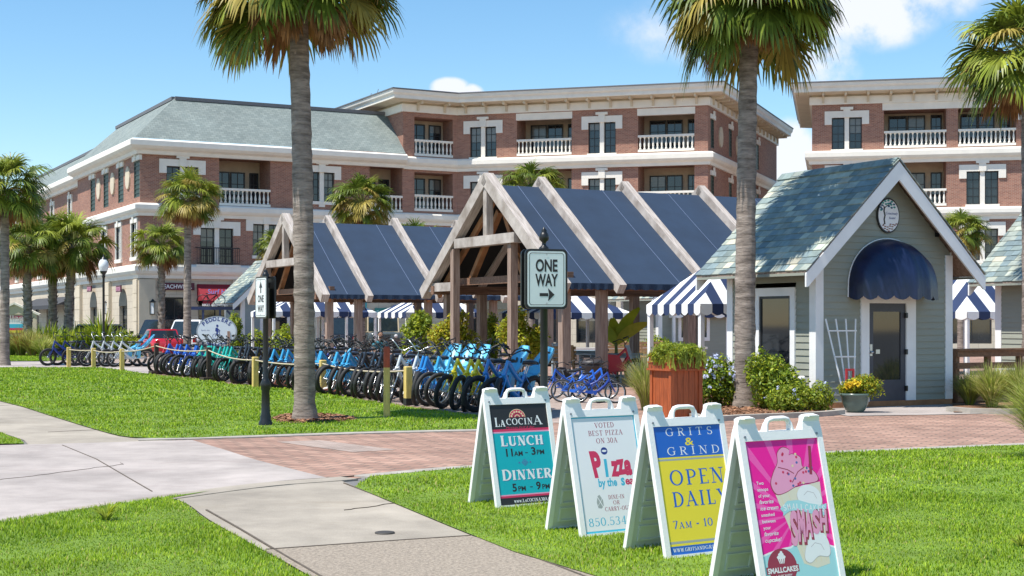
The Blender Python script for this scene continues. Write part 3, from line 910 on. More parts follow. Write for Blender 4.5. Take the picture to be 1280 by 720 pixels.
# ------------------------------------------------------------------ right building
Q1 = at(1015, 93.6); Q2 = at(1290, 90.8); dq = (Q2-Q1).normalized(); Q2 = Q1 + dq*24
Q0 = Q1 + Vector((0.22, 0.975, 0))*16
Q3 = Q2 + Vector((0.22, 0.975, 0))*16
root3 = thing('brick_building', 'four-storey red brick building rising behind the grey kiosk roof', 'building', (Q1.x, Q1.y, 0))
We, Wf, Wg = Wall(Q0, Q1), Wall(Q1, Q2), Wall(Q2, Q3)
s = Wf.s; hf = []
hf.append(win_double(Wf, root3, s(1058.5), 12.85, 1.9, 2.05)); hf.append(win_double(Wf, root3, s(1228), 9.15, 1.95, 2.1))
hf.append(win_double(Wf, root3, s(1228), 5.6, 1.9, 2.0)); hf.append(win_double(Wf, root3, s(1058.5), 9.3, 1.9, 2.1)); hf.append(win_double(Wf, root3, s(1300), 12.85, 1.9, 2.05))
hf.append(loggia(Wf, root3, s(1105), s(1183), 12.85, 2.5, 2.2, 0.0)); hf.append(loggia(Wf, root3, s(1197.5), s(1270), 12.85, 2.5, 2.2, 0.0))
hf.append(loggia(Wf, root3, s(1105), s(1183), 9.1, 3.0, 2.2)); hf.append(loggia(Wf, root3, s(1105), s(1183), 5.4, 3.0, 2.2))
wb = MB(M_brick)
We.skin(wb, 0, 16.3, []); Wf.skin(wb, Z2, 16.3, hf); Wg.skin(wb, 0, 16.3, [])
wb.build('wall', root3, True)
gm = MB(M_block); g1 = [(s(1030), s(1090), 0.3, 3.2, 0.5), (s(1190), s(1240), 0.3, 3.2, 0.5)]
Wf.skin(gm, 0, 4.96, g1); gm.build('ground_floor_wall', root3, True)
for h in g1:
    f = MB(M_frame); muntins(Wf, f, h[0], h[1], h[2], h[3], -0.25, 2, 1, 0.05, 0.1); fo = f.build('shop_window', root3, True)
    pane(Wf, fo, h[0]+0.03, h[1]-0.03, h[2]+0.03, h[3]-0.03, -0.28)
pr = [Q0, Q1, Q2, Q3]
band(root3, pr, 8.2, 0.80, 0.38); band(root3, pr, 11.9, 0.88, 0.45); band(root3, pr, 4.35, 0.9, 0.4)
hd_ = MB(M_stonew); Wf.box(hd_, s(1103), s(1285), 15.3, 15.748, -0.1, 0.05); hd_.build('lintel', root3, True)
top_cornice(root3, pr)
rf = MB(M_roofcap); rf.face([Vector((p.x, p.y, ZT+0.06)) for p in pr]); rf.build('roof', root3, True)

# ================================================================== TIMBER PAVILIONS
M_seam = mat('canvas_seam', (0.14, 0.19, 0.30), 0.8, 0.1)
M_postbase = mat('black_post_paint', (0.014, 0.013, 0.013), 0.6, 0.2)
def pavilion(E0, label):
    root = thing('pavilion', label, 'pavilion', E0, UA, 'canvas-roofed timber pavilions')
    Wd, H0, HR, Lp = 7.62, 2.60, 5.42, 9.5
    mid = Wd/2; xs = [0.0, 1.63, 4.29, 6.90, 9.5]
    n = Vector((0, -(HR-H0), mid)).normalized()
    sl = lambda y: H0 + (HR-H0)*(1 - abs(y-mid)/mid)
    # canvas, one sheet per bay and side
    for sgn in (0, 1):
        for i in range(4):
            x0, x1 = xs[i]+0.02, xs[i+1]-0.02
            mb = MB(M_navy); rows = []
            k = 7; mcols = 6
            for j in range(k+1):
                t = j/k; row = []
                for c in range(mcols+1):
                    q = c/mcols; y = mid*t
                    sag = 0.035*math.sin(math.pi*t)*math.sin(math.pi*q)
                    row.append((x0+(x1-x0)*q, y if not sgn else Wd-y, H0 - 0.02 + (HR-0.12-H0)*t - sag))
                rows.append(row)
            mb.smooth = True; mb.grid(rows); mb.smooth = False
            mb.m(M_roofshade); mb.grid([[(p_[0], p_[1], p_[2]-0.03) for p_ in rw] for rw in rows]); mb.m(M_navy)  # black sheet added below the canvas to paint the shade inside the roof
            # valance with a fluttering lower edge
            r2 = [[], []]
            for c in range(37):
                q = c/36; x = x0+(x1-x0)*q; y0 = -0.015 if not sgn else Wd+0.015
                w = 0.02*math.sin(q*40+i)
                r2[0].append((x, y0, H0-0.02)); r2[1].append((x, y0-(w if not sgn else -w), H0-0.17+0.014*math.sin(q*55)))
            mb.grid(r2)
            if i > 0 or sgn == 0:
                mb.m(M_seam); xs_ = x0 + (x1-x0)*(0.72 if i % 2 else 0.55)
                y = lambda t: mid*t if not sgn else Wd-mid*t
                pts = [Vector((xs_, y(t), H0-0.008+(HR-0.12-H0)*t - 0.03*math.sin(math.pi*t)*0.8)) for t in (0, .25, .5, .75, 1)]
                mb.grid([[p+Vector((-0.008,0,0)) for p in pts], [p+Vector((0.008,0,0)) for p in pts]])
            mb.build('canvas', root)
    # rafters on top of the canvas
    for i, x in enumerate(xs):
        for sgn in (0, 1):
            w = 0.27 if i == 0 else 0.205
            mb = MB(M_woodg); ext = 0.22
            dz = (HR-H0)/mid
            p0 = Vector((x, -ext, H0 - dz*ext + 0.0)); p1 = Vector((x, mid+0.06, HR+0.04))
            if sgn: p0.y = Wd+ext; p1.y = mid-0.06
            mb.beam(p0, p1, w, 0.26 if i else 0.32, (0, 0, 1))
            mb.build('rafter', root)
    # posts
    for y in (0.5, Wd-0.5):
        for x in (0.42, 1.49, 4.15, 6.75, 9.1):
            mb = MB(M_wood); mb.box(x-0.115, x+0.115, y-0.115, y+0.115, 0.46, 2.42)
            po = mb.build('post', root)
            b = MB(M_postbase); b.box(x-0.13, x+0.13, y-0.13, y+0.13, 0, 0.465); b.build('post_base', po)
    # wall plates and cross ties
    for y in (0.5, Wd-0.5):
        mb = MB(M_beam); mb.box(-0.1, Lp, y-0.09, y+0.09, 2.42, 2.66); mb.build('beam', root)
    for x in (0.42, 4.15, 6.75, 9.1):
        mb = MB(M_beam); mb.box(x-0.08, x+0.08, 0.2, Wd-0.2, 2.66, 2.86); mb.build('tie_beam', root)
    # gable: king post, collar, two studs, lower tie, braces
    mb = MB(M_woodg); mb.box(-0.16, 0.14, mid-1.45-0.3, mid+1.45+0.3, 3.66, 3.92); mb.build('collar_beam', root)
    mb = MB(M_woodg); mb.box(-0.1, 0.1, mid-0.1, mid+0.1, 3.92, HR-0.15); mb.build('king_post', root)
    for y in (2.45, 5.85):
        mb = MB(M_wood); mb.box(-0.09, 0.11, y-0.1, y+0.1, 0.46, 3.66 if sl(y) > 3.7 else sl(y)); po = mb.build('post', root)
        b = MB(M_postbase); b.box(-0.11, 0.13, y-0.12, y+0.12, 0, 0.465); b.build('post_base', po)
    mb = MB(M_woodg); mb.box(-0.07, 0.12, Wd-1.67, Wd+0.1, 2.50, 2.74); mb.build('tie_beam', root)
    for y0, z0, y1, z1 in ((2.6, 2.8, 3.7, 3.7), (5.7, 2.8, 4.0, 3.7)):
        mb = MB(M_woodw); mb.beam((0.45, y0, z0), (0.45, y1, z1+0.9), 0.14, 0.16, (1,0,0)); mb.build('brace', root)
    for sgn in (0, 1):     # inner warm rafters under the canvas
        for x in (0.30, 4.0):
            mb = MB(M_woodw); y0, y1 = (0.1, mid) if not sgn else (Wd-0.1, mid)
            mb.beam((x, y0, H0-0.2), (x, y1, HR-0.36), 0.09, 0.18); mb.build('inner_rafter', root)
    mb = MB(M_woodw); mb.box(0, Lp, mid-0.06, mid+0.06, HR-0.45, HR-0.2); mb.build('ridge_beam', root)
    return root
E_1 = Vector((1.16, 34.86, 0)); E_2 = Vector((-6.41, 48.8, 0))
pavilion(E_1, 'large timber pavilion with navy canvas roof between the kiosk and the sign')
pavilion(E_2, 'farther timber pavilion with navy canvas roof behind the tall lawn palm')

# ================================================================== KIOSKS
SLATES = [mat('slate_%s' % nm, c, 0.6, 0.2, 6.0, 0.2, 40, island=0.20) for nm, c in (
    ('teal', (0.19, 0.24, 0.228)), ('green', (0.29, 0.325, 0.285)), ('blue', (0.17, 0.225, 0.235)), ('pale', (0.37, 0.40, 0.33)), ('buff', (0.44, 0.42, 0.33)))]
def shingle_side(mb, P, L, S, rows, seed):
    """P(a, s): point at a along the eave, s up the slope; N normal."""
    r = random.Random(seed)
    e = S/rows
    o = P(0,0); N = (P(1,0)-o).cross(P(0,1)-o).normalized()
    if N.z < 0: N = -N
    for j in range(rows):
        a = -r.uniform(0, 0.25)
        while a < L:
            w = r.uniform(0.17, 0.36); a1 = min(a+w-0.006, L); a0 = max(a, 0)
            if a1 - a0 > 0.02:
                mb.m(SLATES[r.choices(range(5), (30, 28, 18, 20, 7))[0]])
                s0 = j*e - r.uniform(0.0, 0.012); s1 = (j+1)*e + 0.04
                t = r.uniform(0.018, 0.028)
                b0, b1, c0, c1 = P(a0, s0), P(a1, s0), P(a0, s1), P(a1, s1)
                mb.hexa([b0, b1, c1, c0, b0+N*t, b1+N*t, c1+N*0.006, c0+N*0.006])
            a += w

def siding(mb, fr, lo, hi, z0, z1, holes, e=0.125):
    """Clapboards: fr(a,z,o); lo(z), hi(z) give the extent at height z."""
    z = z0
    while z < z1 - 0.01:
        zt = min(z+e, z1)
        segs = [(None, None)]
        cuts = [h for h in holes if h[2] < zt-0.01 and h[3] > z+0.01]
        L0, H0 = lo(z), hi(z); L1, H1 = lo(zt), hi(zt)
        edges = [('lo', None)]
        xs = sorted(cuts)
        cur = None; pieces = []
        a = None
        left = (L0, L1)
        for h in xs:
            pieces.append((left, (h[0], h[0]))); left = (h[1], h[1])
        pieces.append((left, (H0, H1)))
        for (l0, l1), (r0, r1) in pieces:
            if r0 - l0 < 0.01: continue
            mb.face([fr(l0, z, 0.022), fr(r0, z, 0.022), fr(max(r1, l1), zt, 0.004), fr(l1, zt, 0.004)])
            mb.face([fr(l0, z, 0.0), fr(r0, z, 0.0), fr(r0, z, 0.022), fr(l0, z, 0.022)])
        z = zt

def kiosk(label, loc, w=3.36, l=2.66, apex=4.70, slope=0.96, oh=0.54, of=0.37, side=None, scale=1.0, front='plain', left=None, seed=1, group='slate-roofed kiosks'):
    side = side or M_sage
    root = thing('kiosk', label, 'kiosk', loc, UA, group)
    h = w/2; rz = lambda x: apex - slope*abs(x-h)
    base = 0.12
    # wall core (so nothing shows through) and clapboards
    holesF = []; holesL = []
    if front == 'door': holesF = [(1.06, 2.40, base, 2.12)]
    if left == 'window': holesL = [(0.56, 1.78, 0.40, 2.28)]
    mb = MB(side)
    top = lambda x: rz(x) - 0.09
    frF = lambda a, z, o: Vector((a, -o, z)); frL = lambda a, z, o: Vector((-o, a, z))
    frR = lambda a, z, o: Vector((w+o, a, z)); frB = lambda a, z, o: Vector((a, l+o, z))
    zt = apex - 0.12
    lo = lambda z: max(0.0, h - (zt - z)/slope) if z > zt - slope*h else 0.0
    hi = lambda z: min(w, h + (zt - z)/slope) if z > zt - slope*h else w
    siding(mb, frF, lo, hi, base, zt-0.02, holesF)
    siding(mb, frB, lo, hi, base, zt-0.02, [])
    zs = zt - slope*h
    siding(mb, frL, lambda z: 0, lambda z: l, base, zs, holesL)
    siding(mb, frR, lambda z: 0, lambda z: l, base, zs, [])
    mb.build('siding', root)
    mb = MB(M_woodw); mb.box(-0.03, w+0.03, -0.03, l+0.03, 0.0, base); mb.build('plinth', root)
    t = 0.15
    for x0, x1, y0, y1 in ((-0.035, t, -0.035, -0.002), (-0.035, -0.002, -0.002, t), (w-t, w+0.035, -0.035, -0.002), (w+0.002, w+0.035, -0.002, t),
                           (-0.035, -0.002, l-t, l+0.035), (w+0.002, w+0.035, l-t, l+0.035)):
        mb = MB(M_white); mb.box(x0, x1, y0, y1, base, zs+0.02 if not (y0 < -0.01 or x0 < 0) else zs - 0.04); mb.build('corner_board', root)
    # roof: deck, slates, rake boards, fascia, soffit
    y0, y1 = -of, l+of
    ro = MB(M_wood)
    for sgn in (-1, 1):
        xe = h + sgn*(h+oh); ze = rz(xe)
        A, B = Vector((h, y0, apex-0.05)), Vector((xe, y0, ze-0.05)); D = Vector((0, y1-y0, 0))
        ro.hexa([B, A, A+D, B+D, B+Vector((0,0,.03)), A+Vector((0,0,.03)), A+D+Vector((0,0,.03)), B+D+Vector((0,0,.03))])
    roof = ro.build('roof', root)
    S = math.hypot(h+oh, slope*(h+oh))
    for sgn in (-1, 1):
        mb = MB()
        dx = sgn*(h+oh)/S; dz = -slope*(h+oh)/S
        P = lambda a, s, sgn=sgn, dx=dx, dz=dz: Vector((h + dx*(S-s), y0-0.03 + a, apex + dz*(S-s) - 0.012))
        shingle_side(mb, P, y1-y0+0.06, S, 17, seed + sgn)
        mb.build('slate_tiles', roof)
    cp = MB(SLATES[2]); r = random.Random(seed)
    a = y0
    while a < y1:
        for sgn in (-1, 1):
            cp.m(SLATES[r.choice((0, 1, 2))])
            cp.beam((h+sgn*0.085, a, apex+0.0-0.05), (h+sgn*0.085, min(a+0.29, y1+0.03), apex-0.05), 0.2, 0.025, (sgn*0.69, 0, 0.72))
        a += 0.3
    cp.build('ridge_cap', roof)
    for yy in (y0, y1):
        for sgn in (-1, 1):
            wb = MB(M_white)
            xe = h + sgn*(h+oh+0.01)
            q = [(h, apex-0.055), (xe, rz(xe)-0.055), (xe, rz(xe)-0.30), (xe - sgn*0.04, rz(xe)-0.30), (h, apex-0.40)]
            f = lambda a, b, o, yy=yy: Vector((a, yy + (o if yy < 0 else -o), b))
            wb.prism(q, f, -0.02, 0.02); wb.build('rake_board', roof, recalc=True)
    for sgn in (-1, 1):
        xe = h + sgn*(h+oh); sb = MB(side)
        sb.hexa([Vector(p) for p in ((xe-0.02, y0+0.03, rz(xe)-0.10), (xe+0.02, y0+0.03, rz(xe)-0.10), (xe+0.02, y1-0.03, rz(xe)-0.10), (xe-0.02, y1-0.03, rz(xe)-0.10),
                                    (xe-0.02, y0+0.03, rz(xe)-0.052), (xe+0.02, y0+0.03, rz(xe)-0.052), (xe+0.02, y1-0.03, rz(xe)-0.052), (xe-0.02, y1-0.03, rz(xe)-0.052))])
        sb.build('fascia', roof)
    if front == 'door':
        x0, x1, z1 = 1.25, 2.18, 1.98
        tr = MB(M_white); tr.box(1.05, x0, -0.05, 0.05, base, 2.13); tr.box(x1, 2.42, -0.05, 0.05, base, 2.13); tr.box(x0, x1, -0.049, 0.05, z1, 2.129)
        tr.build('door_surround', root)
        d = MB(mat('slate_blue_door', (0.055, 0.058, 0.075), 0.45, 0.1)); s = 0.12
        d.box(x0, x0+s, -0.02, 0.03, base, z1); d.box(x1-s, x1, -0.02, 0.03, base, z1); d.box(x0+s, x1-s, -0.02, 0.03, z1-0.16, z1); d.box(x0+s, x1-s, -0.02, 0.03, base, 0.52)
        do = d.build('door', root)
        g = MB(M_glass); g.box(x0+s, x1-s, 0.0, 0.012, 0.52, z1-0.16); g.build('pane', do)
        hb = MB(M_chrome); hb.box(x0+0.03, x0+0.09, -0.03, -0.021, 0.98, 1.2); hb.lathe([(0.0,0),(0.028,0.01),(0.028,0.05),(0,0.06)], (x0+0.06, -0.09, 1.05), 10, 'y')
        hb.box(x0+0.2, x0+0.30, -0.004, -0.0015, 1.02, 1.10); hb.build('handle', do)
        hg = MB(M_black)
        for z in (0.35, 1.05, 1.75): hg.box(x1-0.03, x1+0.025, -0.062, -0.021, z-0.05, z+0.05)
        hg.build('hinge', do)
        # domed canvas awning
        aw = MB(M_navyd); cx, rx, ry, rzz, zb = 1.72, 0.97, 0.80, 0.96, 2.24
        rows = []; nu, nv = 48, 9
        for j in range(nv+1):
            ph = (math.pi/2)*j/nv; row = []
            for i in range(nu+1):
                th = math.pi*i/nu
                # a quarter dome: ribs fan from the wall arch down to the front hoop
                y = -ry*math.sin(ph)*math.sin(th)**0.75 - 0.02
                z = zb + rzz*math.cos(ph)*math.sin(th)**0.9
                x = cx - rx*math.cos(th)
                sg_ = 1 - 0.028*abs(math.sin(th*8))*math.sin(ph)**0.5
                y *= sg_; z = zb + (z-zb)*(1 - 0.02*abs(math.sin(th*8))*math.sin(2*ph))
                row.append((x, y, z))
            rows.append(row)
        aw.smooth = True; aw.grid(rows); aw.smooth = False
        hoop = rows[-1]
        hb2 = []
        fine = []
        for i in range(nu):
            for k in range(3): fine.append(Vector(hoop[i]).lerp(Vector(hoop[i+1]), k/4))
        fine.append(Vector(hoop[-1]))
        lowr = [p + Vector((0, -0.01, -0.13 - 0.075*abs(math.sin(math.pi*i/ (len(fine)-1)*9))**0.7)) for i, p in enumerate(fine)]
        aw.grid([fine, lowr])
        ao = aw.build('awning', root)
        tb = MB(M_white); tb.tube([Vector((cx - (rx+0.012)*math.cos(math.pi*i/24), -0.035, zb-0.15 if i in (0, 24) else zb + (rzz+0.012)*math.sin(math.pi*i/24)**0.9)) for i in range(25)], 0.014, 5); tb.build('piping', ao)
        li = MB(M_black); li.box(w-0.42, w-0.34, -0.06, -0.02, 3.28, 3.36); li.build('floodlight', root)
    if left == 'window':
        a0, a1, z0, z1 = holesL[0]
        tr = MB(M_white)
        tr.box(-0.05, 0.04, a0, a0+0.14, z0, z1); tr.box(-0.05, 0.04, a1-0.14, a1, z0, z1); tr.box(-0.049, 0.04, a0+0.14, a1-0.14, z1-0.16, z1); tr.box(-0.055, 0.04, a0+0.14, a1-0.14, z0, z0+0.12)
        wo = tr.build('window', root)
        fr = MB(M_frame); fr.box(-0.03, 0.02, a0+0.14, a0+0.19, z0+0.12, z1-0.16); fr.box(-0.03, 0.02, a1-0.19, a1-0.14, z0+0.12, z1-0.16); fr.box(-0.03, 0.02, a0+0.19, a1-0.19, z1-0.21, z1-0.16)
        fr.build('sash', wo)
        g = MB(M_glass); g.box(-0.012, 0.0, a0+0.16, a1-0.16, z0+0.12, z1-0.18); g.build('pane', wo)
    if front != 'door':
        tr = MB(M_white)
        tr.box(0.9, 2.4, -0.05, 0.03, 0.9, 1.04); tr.box(0.9, 1.04, -0.049, 0.03, 1.04, 2.2); tr.box(2.26, 2.4, -0.049, 0.03, 1.04, 2.2); tr.box(0.9, 2.4, -0.052, 0.03, 2.2, 2.34)
        wo = tr.build('window', root)
        g = MB(M_glass); g.box(1.04, 2.26, -0.028, -0.024, 1.04, 2.2); g.build('pane', wo)
    return root
K1 = Vector((5.63, 26.67, 0))
kiosk('grey-green kiosk with domed navy awning over its glass door', K1, front='door', left='window', seed=4)
K2f = at(1211, 34.2); K2 = Vector((K2f.x, K2f.y, 0)) - V*3.03 + U*0.54
kiosk('grey kiosk with slate roof cut off at the right edge beside the fence', K2, seed=9)
K3 = Vector((-12.95, 69.0, 0))
kiosk('blue-grey kiosk with slate roof behind the oval bicycle sign', K3, side=M_sageb, seed=15)
K4 = Vector((5.7, 56.0, 0))
kiosk('distant sage kiosk with a white-framed opening seen under the pavilion roof', K4, seed=22)

# ================================================================== STRIPED MARKET CANOPIES
M_cw = mat('white_canvas', (0.80, 0.80, 0.78), 0.8, 0.05, 2.0)
M_cn = mat('navy_stripe_canvas', (0.018, 0.036, 0.10), 0.8, 0.1, 2.0)
def canopy(label, loc, W=4.0, D=4.0, z0=2.05, z1=3.5, n=10, rot=UA, legs=True):
    root = thing('market_canopy', label, 'canopy', loc, rot, 'blue and white striped canopies')
    mb = MB(M_cw)
    sides = [(Vector((-W/2,-D/2,z0)), Vector((1,0,0)), W, Vector((0,1,0)), D), (Vector((W/2,-D/2,z0)), Vector((0,1,0)), D, Vector((-1,0,0)), W),
             (Vector((W/2,D/2,z0)), Vector((-1,0,0)), W, Vector((0,-1,0)), D), (Vector((-W/2,D/2,z0)), Vector((0,-1,0)), D, Vector((1,0,0)), W)]
    for O, d, L, inn, dep in sides:
        H = lambda a: min(a, L-a)/(L/2)
        P = lambda a, h: O + d*a + inn*(dep/2*h) + Vector((0, 0, (z1-z0)*h))
        for i in range(n):
            a0, a1 = L*i/n, L*(i+1)/n
            mb.m(M_cw if i % 2 == 0 else M_cn)
            pts = [P(a0, 0), P(a1, 0)]
            if H(a1) > 1e-4: pts.append(P(a1, H(a1)))
            if a0 < L/2 - 1e-4 < a1 - 1e-4 and n % 2: pts.append(P(L/2, 1))
            if H(a0) > 1e-4: pts.append(P(a0, H(a0)))
            mb.face(pts)
            # scalloped valance, one tongue per stripe
            dn = [0.0, 0.16, 0.2, 0.215, 0.2, 0.16, 0.0]
            q = [P(a0, 0), P(a0, 0) - Vector((0,0,.19))] + [P(a0+(a1-a0)*k/6, 0) - Vector((0,0,0.19+0.06*math.sin(math.pi*k/6))) for k in range(1, 6)] + [P(a1, 0) - Vector((0,0,.19)), P(a1, 0)]
            out = -inn*0.012
            mb.face([p+out for p in reversed(q)])
    mb.build('striped_cover', root)
    for sx in (-1, 1):
        for sy in (-1, 1):
            lg = MB(M_white); x, y = sx*(W/2-0.06), sy*(D/2-0.06)
            lg.box(x-0.05, x+0.05, y-0.05, y+0.05, 0, z0-0.01); lg.build('leg', root)
    fr = MB(M_chrome)
    for a, b in (((-1,-1),(1,-1)), ((1,-1),(1,1)), ((1,1),(-1,1)), ((-1,1),(-1,-1))):
        fr.tube([(a[0]*(W/2-.06), a[1]*(D/2-.06), z0-0.06), (b[0]*(W/2-.06), b[1]*(D/2-.06), z0-0.06)], 0.02, 5)
        fr.tube([(a[0]*(W/2-.06), a[1]*(D/2-.06), z0-0.06), (0, 0, z1-0.12)], 0.018, 5)
    fr.build('frame', root)
    return root
def can_at(px, py_eave, Y, z0=2.1, **kw):
    p = at(px, Y); return p
canopy('large striped canopy with scalloped edge next to the grey kiosk', at(903, 32.6), 2.7, 2.1, 2.02, 3.15, 9)
canopy('smaller striped canopy seen under the larger one left of the kiosk', at(868, 58.5), 4.4, 3.4, 2.05, 2.75, 9)
canopy('striped canopy behind the far pavilion and the tall lawn palm', at(374, 63.0), 3.4, 3.0, 2.1, 2.95, 8)
canopy('striped canopy over the dark parked car behind the far pavilion', at(421, 66.5), 2.9, 2.6, 2.1, 2.9, 7)
canopy('striped canopy half hidden by the round green bush', at(538, 61.5), 3.6, 3.0, 2.05, 3.0, 8)
canopy('striped canopy seen between the pavilion posts left of the trash bin', at(706, 57.0), 4.2, 3.4, 2.0, 3.0, 9)
canopy('striped canopy at the right edge beyond the wooden fence', at(1208, 45.5), 3.3, 3.3, 1.95, 3.6, 7)

# ================================================================== LETTERING
_fc = {}
def glyph_mesh(txt, bold=0.0, shear=0.0, spacing=1.0):
    """Flat outline of a string from Blender's built-in font: (verts2d, faces), left baseline at 0."""
    key = (txt, bold, shear, spacing)
    if key in _fc: return _fc[key]
    cu = bpy.data.curves.new('lettering', 'FONT')
    cu.body = txt; cu.size = 1.0; cu.fill_mode = 'BOTH'; cu.offset = bold; cu.shear = shear; cu.space_character = spacing
    cu.resolution_u = 4
    ob = bpy.data.objects.new('lettering', cu); COL.objects.link(ob)
    dg = bpy.context.evaluated_depsgraph_get()
    me = bpy.data.meshes.new_from_object(ob.evaluated_get(dg))
    vs_ = [(v.co.x, v.co.y) for v in me.vertices]; fs = [tuple(p.vertices) for p in me.polygons]
    bpy.data.objects.remove(ob); bpy.data.curves.remove(cu); bpy.data.meshes.remove(me)
    _fc[key] = (vs_, fs)
    return vs_, fs

class Board:
    """A flat face with axes: P(a,b,layer) -> point; a right, b up, metres. map2 bends the drawing."""
    def __init__(s, O, ax, ay, n, step=0.0012):
        s.O = Vector(O); s.ax = Vector(ax).normalized(); s.ay = Vector(ay).normalized(); s.n = Vector(n).normalized(); s.step = step
    def P(s, a, b, l=0): return s.O + s.ax*a + s.ay*b + s.n*(s.step*l)
    def poly(s, mb, pts, l=1):
        area = sum(pts[i-1][0]*pts[i][1] - pts[i][0]*pts[i-1][1] for i in range(len(pts)))
        if area < 0: pts = list(reversed(pts))
        mb.face([s.P(a, b, l) for a, b in pts])
    def rect(s, mb, a0, b0, a1, b1, l=1): s.poly(mb, [(a0,b0),(a1,b0),(a1,b1),(a0,b1)], l)
    def ell(s, mb, a, b, ra, rb, l=1, n=24): s.poly(mb, [(a+ra*math.cos(2*math.pi*k/n), b+rb*math.sin(2*math.pi*k/n)) for k in range(n)], l)
    def text(s, mb, txt, a, b, h, l=2, align='c', bold=0.0, width=None, shear=0.0, spacing=1.0, rot=0.0, warp=None):
        """Cap height h, baseline b, anchored at a; width squeezes or stretches to fit."""
        vs_, fs = glyph_mesh(txt, bold, shear, spacing)
        if not vs_: return
        x0 = min(v[0] for v in vs_); x1 = max(v[0] for v in vs_); k = h/0.73
        kx = k if width is None else width/(x1-x0)
        W = (x1-x0)*kx; off = {'l': 0, 'c': -W/2, 'r': -W}[align]
        c, sn = math.cos(rot), math.sin(rot)
        pts = []
        for x, y in vs_:
            u = (x-x0)*kx + off; v = y*k
            u, v = u*c - v*sn, u*sn + v*c
            if warp: u, v = warp(u, v)
            pts.append(s.P(a+u, b+v, l))
        base = len(mb.v); mb.v.extend(tuple(p) for p in pts)
        for f in fs:
            # keep the face pointing along n
            p = [pts[i] for i in f[:3]]
            ff = f if (p[1]-p[0]).cross(p[2]-p[0]).dot(s.n) >= 0 else tuple(reversed(f))
            mb.f.append(tuple(base+i for i in ff)); mb.mi.append(mb.c); mb.sm.append(False); mb.uv.append(None)
    def line(s, mb, pts, w, l=2):
        for i in range(len(pts)-1):
            a, b = Vector(pts[i]), Vector(pts[i+1]); d = (b-a)
            if d.length < 1e-6: continue
            d.normalize(); q = Vector((-d.y, d.x))*w/2; e = d*w*0.25
            s.poly(mb, [tuple(a-e-q), tuple(b+e-q), tuple(b+e+q), tuple(a-e+q)], l + 0.02*(i % 3))
    # serif capitals drawn with a broad nib
    def serif(s, mb, txt, a, b, h, l=2, align='c', width=None, weight=1.0, gap=0.16, small=0.76):
        x = 0.0; items = []
        for ch in txt:
            k = 1.0
            if ch == ' ': x += 0.38; continue
            if ch.islower() and ch.upper() in SER: k = small; ch = ch.upper()
            w, strokes, ser = SER[ch]
            items.append((x, k, strokes, ser)); x += w*k + gap*(0.7+0.3*k)
        W = x - gap; kx = h if width is None else width/W
        off = {'l': 0, 'c': -W*kx/2, 'r': -W*kx}[align]
        T, t = 0.175*weight, 0.065*weight
        for x, k, strokes, ser in items:
            X = lambda q: (a + off + (x + q[0]*k)*kx, b + q[1]*k*h)
            n = 0
            for kind, pts in strokes:
                q = [Vector(X(p)) for p in pts]
                L_, R_ = [], []
                for i in range(len(q)):
                    d = q[min(i+1, len(q)-1)] - q[max(i-1, 0)]
                    d.normalize()
                    th = {'k': T, 't': t}.get(kind, t + (T-t)*abs(d.y)**1.5)
                    m = Vector((-d.y, d.x))*th*h*k**0.5/2
                    L_.append(q[i]+m); R_.append(q[i]-m)
                for i in range(len(q)-1):
                    s.poly(mb, [tuple(R_[i]), tuple(R_[i+1]), tuple(L_[i+1]), tuple(L_[i])], l + 0.05*n)
                n += 1
            for sx, sy, sw in ser:
                p = X((sx, sy)); hw = sw*kx*k/2; ht = t*h*0.95
                b0 = p[1] if sy < 0.5 else p[1]-ht
                s.poly(mb, [(p[0]-hw, b0), (p[0]+hw, b0), (p[0]+hw, b0+ht), (p[0]-hw, b0+ht)], l + 0.4)

